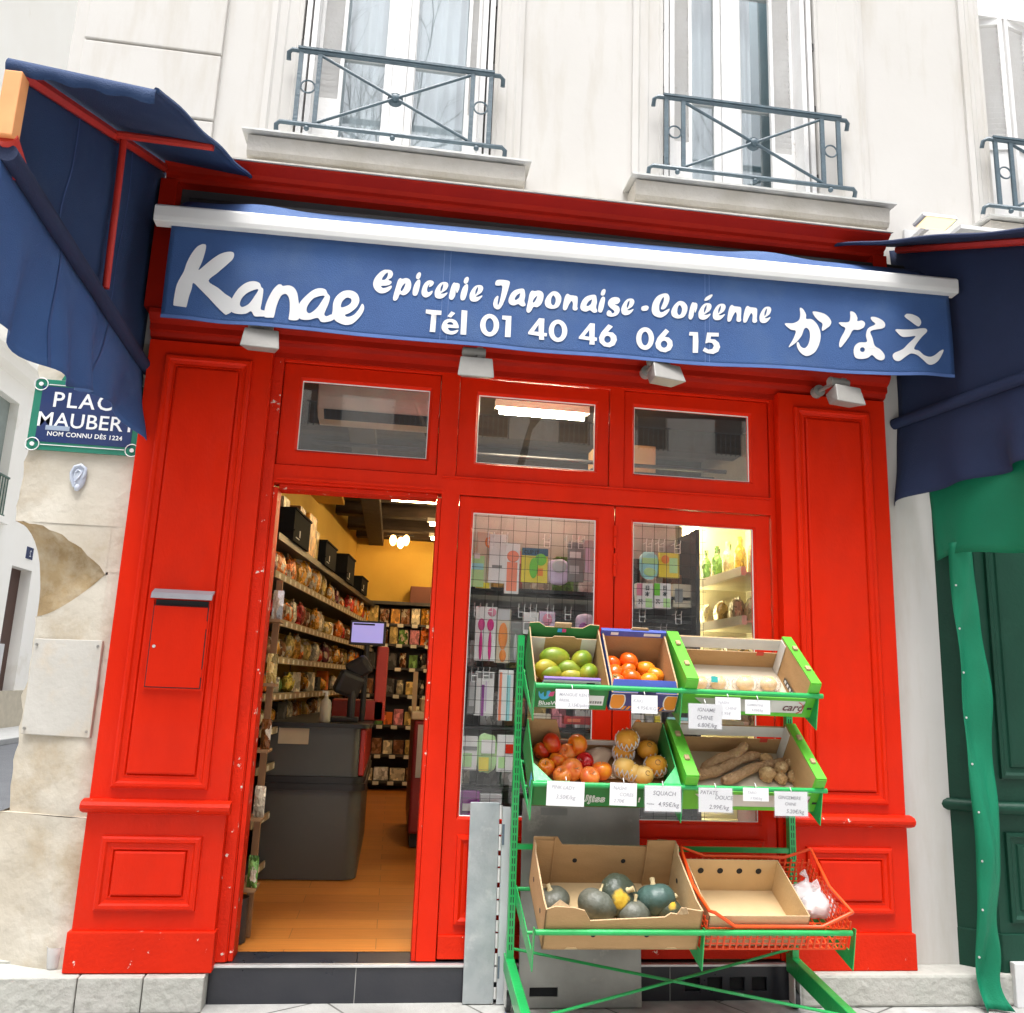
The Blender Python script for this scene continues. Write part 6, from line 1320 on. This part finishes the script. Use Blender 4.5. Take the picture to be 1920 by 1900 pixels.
for k, cs_ in enumerate(pal):
    x = -.36
    for i, c in enumerate(cs_):
        kind = 'pouch' if k in (5,6) and i % 2 else ('box' if k < 3 or i % 2 == 0 else 'jar')
        w_ = .115*rnd.uniform(.9,1.1)*(1.5 if k == 0 else 1); h_ = (.21 if k in (5,6) else .18)*rnd.uniform(.85,1.1)*(.8 if k == 0 else 1)
        good(kind, c, w_ if kind != 'jar' else .09, h_, .09, (x+w_/2, 6.70, BL[k]), rnd.uniform(-.1,.1), f'small {c} {"packet" if kind == "pouch" else "jar" if kind == "jar" else "box"}, {ORD[i]} along the {BN[k]} back wall shelf', 'goods on the back wall shelving'); x += w_+.02
S(MB().box(.15,.48,6.68,6.95,2.542,2.76), 'carton', mat('red_brown_carton', (.16,.05,.03), .7), 'dark red carton on top of the back shelving', 'carton', (.3,6.8,2.542), bevel=.005)
# counter
CT = T('checkout_counter', 'dark grey checkout counter with black bumper strip', 'counter', (-.5,2.4,.18))
CG = mat('counter_laminate', (.085,.09,.088), .38, (.075,.08,.078), 2); CB = mat('counter_bumper', (.018,.018,.02), .4)
def rrect(x0, x1, y0, y1, r): return [(x0,y0)]+[(x1-r+r*math.sin(a), y0+r-r*math.cos(a)) for a in (0,.26,.52,.79,1.05,1.31,1.57)]+[(x1,y1),(x0,y1)]
P(MB().prism(rrect(-.86,-.17,1.72,3.6,.10),'z',.182,.77), 'base', CG, CT, smooth=30)
P(MB().prism(rrect(-.88,-.145,1.70,3.6,.10),'z',.771,.815).prism(rrect(-.87,-.155,1.71,3.6,.10),'z',.8155,.86), 'bumper', CB, CT, smooth=30)
P(MB().prism(rrect(-.86,-.20,1.73,3.6,.06),'z',.861,1.195), 'upper_front', CG, CT, smooth=30)
P(MB().box(-.205,-.165,1.76,3.6,.865,1.19), 'red_edge', mat('counter_red', (.50,.03,.02), .4), CT, bevel=.008)
P(MB().prism(rrect(-.88,-.13,1.70,3.6,.08),'z',1.196,1.225), 'worktop', CB, CT, smooth=30)
P(MB().box(-.775,-.565,1.7245,1.7285,1.075,1.185), 'pale_notice', mat('beige_notice', (.58,.52,.38), .7), CT, bevel=.012)
t = T('till_screen', 'till monitor with a lit violet screen on a pole above the counter', 'monitor', (-.24,2.2,1.22))
P(MB().box(-.36,-.08,2.2,2.23,1.80,1.99), 'casing', BLACK, t, bevel=.006); P(MB().box(-.345,-.10,2.196,2.199,1.82,1.975), 'screen', emit('screen_glow', (.34,.32,.72), .26), t)
P(MB().box(-.335,-.17,2.1945,2.1955,1.955,1.968), 'screen_bar', DARK, t); P(MB().cyl((-.22,2.23,1.22),(-.22,2.23,1.82),.022,10), 'pole', BLACK, t)
t = T('red_till_stand', 'red metal till cabinet on the counter below the lit screen', 'cabinet', (-.2,2.4,1.22))
P(MB().box(-.14,-.05,2.3,2.55,1.226,1.80), 'column', mat('till_red', (.52,.05,.035), .45), t, bevel=.01); P(MB().box(-.46,-.06,2.3,2.6,1.226,1.38), 'cabinet', mat('till_red_box', (.42,.045,.035), .45), t, bevel=.01)
t = T('scale', 'black shop scale with angled display on the counter', 'scale', (-.36,2.05,1.225))
P(MB().box(-.44,-.24,1.95,2.15,1.226,1.26), 'base', BLACK, t, bevel=.008); P(MB().cyl((-.30,2.05,1.26),(-.30,2.05,1.48),.03,10), 'neck', BLACK, t)
P(MB().box(-.10,.10,-.05,.05,-.09,.09).xf(Matrix.Translation((-.33,2.05,1.50)) @ Euler((.3,.3,.4)).to_matrix().to_4x4()), 'display', BLACK, t, bevel=.03)
P(MB().box(-.09,.09,-.04,.04,-.07,.08).xf(Matrix.Translation((-.26,2.07,1.62)) @ Euler((.5,-.5,-.3)).to_matrix().to_4x4()), 'printer', BLACK, t, bevel=.03)
t = T('pump_bottle', 'translucent hand gel pump bottle on the counter edge', 'bottle', (-.47,1.80,1.226))
P(MB().lathe([(.036,1.226),(.04,1.235),(.04,1.36),(.03,1.385),(.014,1.395),(.014,1.41),(0,1.41)], (-.47,1.80,0), 18), 'body', mat('cloudy_plastic', (.52,.50,.42), .4), t, smooth=40); P(MB().cyl((-.47,1.80,1.40),(-.47,1.80,1.44),.012,10).box(-.50,-.46,1.79,1.81,1.435,1.447), 'pump', WHITE, t)
# chest freezer and narrow rack at the door
FZ = T('chest_freezer', 'dark red chest freezer with a cream rim inside the shop', 'freezer', (.7,3.2,.18))
P(MB().box(.20,1.2,2.85,4.2,.30,1.22), 'body', mat('freezer_red', (.26,.02,.02), .4), FZ, bevel=.02); P(MB().box(.17,1.23,2.82,4.23,1.221,1.29), 'rim', mat('freezer_cream', (.66,.55,.34), .5), FZ, bevel=.015)
P(MB().box(.22,1.18,2.9,4.18,.19,.30), 'foot', BLACK, FZ); P(MB().box(.25,.29,2.86,3.3,1.291,1.39).box(.17,.21,2.83,2.87,1.291,1.62), 'wire_frame', mat('freezer_wood', (.52,.38,.2), .6), FZ)
P(MB().box(.235,.40,2.843,2.848,.75,1.18), 'notice', mat('freezer_notice', (.55,.54,.5), .6), FZ)
NR = T('narrow_rack', 'narrow wooden rack of small packets just inside the door jamb', 'rack', (-.84,.5,.18))
WD = mat('rack_wood', (.28,.15,.06), .6, (.24,.12,.05), 8, stretch=(6,6,1))
P(MB().box(-.70,-.665,.38,.41,.18,2.08), 'upright', WD, NR); P(MB().box(-.86,-.83,.38,.41,.18,2.1), 'upright', WD, NR)
for z in (.45,.8,1.15,1.5,1.85): P(MB().box(-.86,-.64,.24,.40,z-.015,z), 'shelf', WD, NR)
P(MB().cyl((-.74,.30,.182),(-.74,.30,.40),.065,18), 'bin', BLACK, NR, smooth=40)
for j, z in enumerate((.45,.8,1.15,1.5,1.85)):
    for i in range(3): good('pouch', ('cream','brown','gold','white','green')[(i*2+j) % 5], .06, .16, .03, (-.815+.075*i, .27, z+.002), rnd.uniform(-.4,.4), f'small {("cream","brown","gold","white","green")[(i*2+j) % 5]} packet, {ORD[i]} along shelf {("one","two","three","four","five")[j]} from the floor of the narrow wooden rack', 'packets on the narrow wooden rack')
# ------------------------------------------------------------------ window display: wire grids, hooks, hanging packets
GRW = mat('black_wire', (.02,.02,.022), .5); HKW = mat('white_hook_wire', (.85,.85,.85), .35, metal=.3)
def grid(x0, x1, label):
    t = T('wire_grid', label, 'wire grid', ((x0+x1)/2,.2,1.6), 'black wire display grids'); m = MB()
    x = x0
    while x <= x1+.001: m.cyl((x,.20,.55),(x,.20,2.53),.0013,5); x += .0745
    z = .56
    while z <= 2.54: m.cyl((x0,.2035,z),(x1,.2035,z),.0013,5); z += .0745
    P(m, 'wires', GRW, t); return t
GA, GB = grid(.34,1.13,'black wire grid behind the display pane next to the doorway'), grid(1.26,1.80,'black wire grid behind the display pane nearest the bright fridge')
def hook(g, x, z):
    P(MB().tube([(x-.017,.26,z+.012),(x-.017,.19,z+.01),(x-.017,.178,z+.03)], .0022, 5).tube([(x+.017,.26,z+.012),(x+.017,.19,z+.01),(x+.017,.178,z+.03)], .0022, 5).tube([(x-.017,.19,z+.01),(x-.016,.188,z-.045),(x+.016,.188,z-.045),(x+.017,.19,z+.01)], .0022, 5).cyl((x-.017,.19,z-.015),(x+.017,.19,z-.015),.0018,5), 'hook', HKW, g, smooth=True)
for px, py in ((921,1008),(946,1008),(1026,1012),(1067,1014),(1090,1015),(895,1141),(918,1142),(978,1143),(1000,1143),(1032,1145),(1065,1148),(890,1262),(912,1262)): q_ = at(px,py,.19); hook(GA, q_.x, q_.z)
for px, py in ((1217,1021),(1240,1021),(1270,1024),(1204,1152),(1272,1156),(1244,1180)): q_ = at(px,py,.19); hook(GB, q_.x, q_.z)
def inkmat(n_, c): return mat(n_, c, .4)
def packet(px0, py0, px1, py1, base, shapes, label, bag=False, depth=.02, y=.245, words=()):
    a = at(px0,py0,y); b = at(px1,py1,y); w_, h_ = b.x-a.x, a.z-b.z
    t = T('hanging_packet', label, 'packet', (a.x,y,b.z), 'packets hanging in the shop window')
    if bag: m = MB().ball(((a.x+b.x)/2,y+depth,b.z+h_*.5),(w_*.55,depth,h_*.5),18,14,fn=lambda d: Vector((math.copysign(abs(d.x)**.7,d.x),d.y,math.copysign(abs(d.z)**.8,d.z)))*(1+.12*fbm((d.x*3+px0,d.y*3,d.z*3))))
    else: m = MB().box(a.x,b.x,y,y+depth,b.z,a.z)
    P(m, 'packet', base, t, smooth=40 if bag else False, bevel=0 if bag else .002)
    for (n_, u0, v0, u1, v1, mt, rnd_) in shapes:
        yy = y-(depth*.35 if bag else .003); 
        if rnd_: s = MB().ball((a.x+w_*(u0+u1)/2,yy,b.z+h_*(v0+v1)/2),(w_*abs(u1-u0)/2,.006,h_*abs(v1-v0)/2),14,10)
        else: s = MB().box(a.x+w_*u0,a.x+w_*u1,yy,yy+.002,b.z+h_*v0,b.z+h_*v1)
        P(s, n_, mt, t, smooth=bool(rnd_))
    if words:
        wm = MB()
        for s_, u, v, sz in words: text_on(wm, s_, sz, a.x+w_*u, y-.0045, b.z+h_*v, off=.001)
        P(wm, 'lettering', words_m, t)
words_m = mat('packet_ink', (.03,.05,.06), .5)
PW = mat('packet_white', (.84,.84,.83), .4); PLG = mat('packet_pale_green', (.50,.80,.36), .4); PY = mat('packet_yellow', (.80,.66,.05), .35); PG = mat('packet_lime', (.16,.60,.04), .35); PO = mat('packet_orange', (.85,.26,.03), .35); PS = mat('packet_salmon', (.92,.26,.14), .4); PM = mat('packet_magenta', (.72,.02,.26), .3); PLI = mat('packet_lilac', (.68,.55,.74), .35); PSI = mat('packet_silver', (.55,.55,.56), .3); PB = mat('packet_navy', (.05,.14,.24), .4); PT = mat('packet_teal', (.38,.78,.84), .4); PGY = mat('packet_grey', (.26,.26,.26), .45); PCR = mat('packet_cream', (.66,.58,.44), .5); PK2 = mat('packet_pink', (.78,.28,.40), .4); PPU = mat('packet_purple', (.33,.07,.35), .4)
packet(880,1041,906,1101,PLG,[('band',.05,.55,.95,.75,PT,0),('cap',.3,.9,.7,1.08,PW,0)],'pale green packet nearest the doorway on the top hooks')
packet(896,997,920,1104,PCR,[('ladle',.5,.72,1.0,.92,PO,1),('card_edge',.05,.0,.9,.1,PY,0)],'cream card with an orange spoon on the top hooks',y=.262)
packet(919,1001,946,1094,PW,[('label',.2,.3,.8,.36,PGY,0)],'plain white packet beside the cream spoon card')
packet(949,1018,972,1114,PW,[('peeler',.12,.05,.85,.62,PS,0),('head',.1,.62,.95,.85,PS,1)],'white card with a salmon peeler on the top hooks',y=.24)
packet(979,1027,1026,1094,PY,[('header',.0,.78,1,1.0,PB,0),('clip_body',.3,.12,.62,.72,PG,1),('clip_tip',.5,.5,.95,.85,PG,1),('pack_picture',.62,.2,.82,.42,PO,0)],'yellow card with a lime green clip and navy heading',words=(('CLIP IT',.06,.83,.030),))
packet(1029,1047,1067,1098,PLI,[('foil_top',.15,.45,.85,.95,PSI,1)],'lilac foil bag hanging next to the yellow clip card',True,.022)
packet(1066,1016,1094,1092,PGY,[('label',.1,.6,.8,.75,PW,0),('label',.1,.2,.7,.4,PSI,0)],'grey printed packet by the window edge on the top hooks')
packet(1096,1012,1116,1090,PSI,[('label',.1,.2,.5,.8,PLI,0)],'silver packet half hidden by the window edge on the top hooks',y=.26)
packet(893,1137,929,1240,PW,[('spoon',.2,.0,.36,.55,PM,1),('spoon',.62,.0,.78,.55,PM,1),('spoon_head',.12,.55,.44,.78,PM,1),('spoon_head',.54,.55,.86,.78,PM,1),('heading',.55,.82,.95,.98,PK2,1)],'white card with two magenta spoons')
packet(931,1142,955,1244,PCR,[('tool',.2,.25,.8,.75,PO,1),('tool_end',.3,.02,.75,.25,PO,1),('foil_top',.1,.8,.9,1.0,PSI,0)],'packet with a bright orange kitchen tool')
packet(957,1165,978,1243,PGY,[('ladle',.3,.05,.6,.7,PSI,1)],'grey packet with clear utensils beside the rack post',y=.26)
packet(981,1148,1009,1190,PW,[('label',.1,.2,.9,.5,PGY,0)],'white and grey packet above the mango box')
packet(1012,1146,1040,1192,PLI,[('ring',.2,.4,.8,.9,PK2,1)],'lilac packet with a pink round print above the mango box')
packet(1082,1150,1114,1194,PLI,[('print',.1,.1,.6,.6,PPU,1)],'crumpled lilac packet by the window edge above the mango box',True,.018)
packet(892,1259,924,1343,PW,[('knife',.35,.0,.5,.7,PPU,0),('knife_edge',.55,.1,.62,.8,PLI,0),('heading',.1,.85,.9,.97,PGY,0)],'white card with a purple knife beside the rack post')
packet(936,1256,960,1352,PW,[('stripe',.05,.0,.22,.95,PS,0),('stripe',.55,.0,.8,.9,PT,0)],'white chopstick packet with red and turquoise stripes')
packet(879,1262,891,1340,PGY,[('foil',.2,.2,.8,.8,PSI,0)],'dark narrow packet nearest the doorway on the third hook row')
packet(864,1380,893,1445,PW,[('print',.1,.1,.7,.5,PLG,0),('band',.0,.6,1,.7,PGY,0)],'white and green packet lowest by the doorway')
packet(896,1376,930,1450,PLG,[('print',.1,.05,.6,.4,PY,0),('label',.2,.5,.9,.85,PW,0)],'pale green packet with a yellow print near the rack post',True,.02)
packet(933,1378,962,1448,PW,[('print',.5,.5,.95,.75,RED,0),('print',.1,.1,.5,.4,PLG,0)],'white packet with a red spot against the rack post')
packet(864,1484,898,1530,PPU,[('label',.1,.2,.9,.5,PW,0)],'purple box at the bottom corner of the display pane',depth=.06)
packet(901,1490,940,1530,PSI,[('label',.1,.2,.6,.6,PW,0)],'grey silver box at the bottom of the display pane',depth=.06)
packet(1202,1033,1234,1087,PT,[('band',.05,.55,.95,.75,PLG,0),('lower_print',.15,.1,.85,.4,PLG,1)],'pale turquoise rounded packet on the hooks by the fridge',True,.016,words=(('MENU',.12,.62,.022),))
packet(1236,1036,1274,1085,PY,[('print',.1,.55,.5,.9,PO,1),('label',.5,.2,.9,.8,PLG,0)],'yellow packet on the hooks by the fridge')
for (a_x, b_x, c1, nm) in ((1194,1224,PK2,'pink'),(1226,1258,PG,'lime green')):
    packet(a_x,1093,b_x,1142,PW,[('band',.0,.5,.35,.98,c1,0),('print',.55,.05,.95,.4,PLG,0)],f'white tea box with a {nm} band on the display shelf',depth=.06,words=(('日',.5,.74,.030),('本',.5,.5,.030),('茶',.08,.18,.030),))
packet(1262,1095,1298,1140,PCR,[('label',.1,.2,.5,.8,PGY,0)],'brown carton beside the tea boxes',depth=.08,y=.3)
packet(1186,1340,1207,1371,PW,[('print',.15,.2,.8,.7,PO,1)],'white packet with orange print between the rack tiers')
packet(1211,1342,1226,1372,PGY,[('foil',.2,.2,.8,.8,PSI,0)],'silver grey packet between the rack tiers')
packet(1228,1343,1238,1370,PY,[('spot',.3,.3,.7,.6,words_m,1)],'yellow packet with a black spot between the rack tiers')
packet(1252,1345,1290,1374,PT,[('band',.0,.6,1,.8,PW,0)],'pale blue packet partly behind the card reading IGNAME')
packet(1058,1343,1118,1360,mat('packet_red', (.55,.04,.04), .4),[('label',.1,.3,.5,.7,PS,0)],'red packet lying under the mango box tier',depth=.08)
packet(1000,1338,1032,1376,PCR,[('label',.2,.2,.8,.6,PW,0)],'beige packet beside the rack post under the mango box',depth=.04)
# gondola behind the grids
GD = T('display_shelving', 'black shelving behind the wire grids of the window display', 'shelving', (1.05,.45,.18))
for z in (.62,.97,1.30,1.63,1.95,2.09): P(MB().box(.33,1.74,.30,.58,z-.012,z+.008), 'shelf', BLACK, GD)
P(MB().box(.33,1.74,.585,.60,.18,2.60), 'back_panel', mat('grey_back_panel', (.42,.42,.40), .7), GD)
P(MB().box(.30,.328,.22,.60,.18,2.35).box(1.745,1.77,.22,.60,.18,2.50), 'upright', BLACK, GD)
k = 0
for zi, z in enumerate((.63,.98,1.31,1.64,2.10)):
    x = .37
    while x < 1.68:
        w_ = rnd.uniform(.07,.13); h_ = rnd.uniform(.14,.24); c = ('white','cream','dark','white','brown','gold','pink','white','green')[k % 9]
        good('box', c, w_, min(h_,.26), .1, (x+w_/2,.45,z), rnd.uniform(-.06,.06), f'{c} box standing {ORD[len([1 for _ in range(int((x-.37)/.12))])]} along the {("lowest","second lowest","middle","second highest","highest")[zi]} shelf behind the wire grids', 'boxes on the shelving behind the wire grids'); x += .12+.02; k += 1
S(MB().ball((0,0,0),(.012,.01,.012),12,8), 'alarm_light', emit('red_led', (1,.04,.03), 3), 'tiny red light glowing behind the wire grid', 'indicator light', at(1105,1113,.27), smooth=True)
# bright open fridge
FR = T('open_fridge', 'bright open fridge of bottles behind the display window', 'fridge', (2.3,.8,.18))
FC = mat('fridge_cream', (.78,.72,.52), .5)
P(MB().box(2.50,2.56,.30,1.30,.18,2.75), 'back_wall', FC, FR); P(MB().box(2.02,2.50,1.27,1.30,.18,2.75).box(2.02,2.50,.30,.315,.18,.9), 'side_wall', FC, FR); P(MB().box(2.0,2.56,.30,1.30,2.72,2.80), 'canopy', FC, FR, bevel=.01); P(MB().box(2.02,2.5,.32,1.26,.18,.7), 'base', FC, FR)
for z in (.95,1.35,1.66,1.98,2.28): 
    s = P(MB().box(2.10,2.50,.32,1.265,z-.012,z), 'shelf', FC, FR); P(MB().box(2.07,2.10,.32,1.265,z-.025,z+.03), 'shelf_lip', mat('clear_lip', (.80,.78,.66), .3), s)
P(MB().cyl((2.06,1.255,.8),(2.06,1.255,2.68),.012,8).cyl((2.08,.36,2.70),(2.08,1.24,2.70),.012,8), 'light_tube', emit('fridge_tube', (1,.90,.55), 30), FR)
P(MB().box(1.86,2.015,1.0,1.02,.18,2.45), 'side_glass', glass('fridge_side_glass', (.80,.88,.84), 1.5), FR)
FCOL = {2.28: ('bottle',['green','green','green','green','straw','straw','yellow','straw']), 1.98: ('bag',['straw','cream','gold','straw','cream','straw']), 1.66: ('bag',['straw','yellow','cream','straw','gold']), 1.35: ('bag',['straw','cream','yellow','straw','cream']), .95: ('bottle',['white','cream','white','gold','white','cream'])}
FN = {2.28: 'highest', 1.98: 'second', 1.66: 'third', 1.35: 'fourth', .95: 'lowest'}
for z, (kd, cs_) in FCOL.items():
    for i, c in enumerate(cs_):
        good(kd, c, .075 if kd == 'bottle' else .13, .26 if kd == 'bottle' else .17, .09, (2.17+.05*(i % 2), 1.19-i*(.82/len(cs_)), z+.001), R(90), f'{c} {"bottle" if kd == "bottle" else "pack"}, {ORD[i]} from the back on the {FN[z]} shelf of the bright fridge', 'goods in the bright fridge')
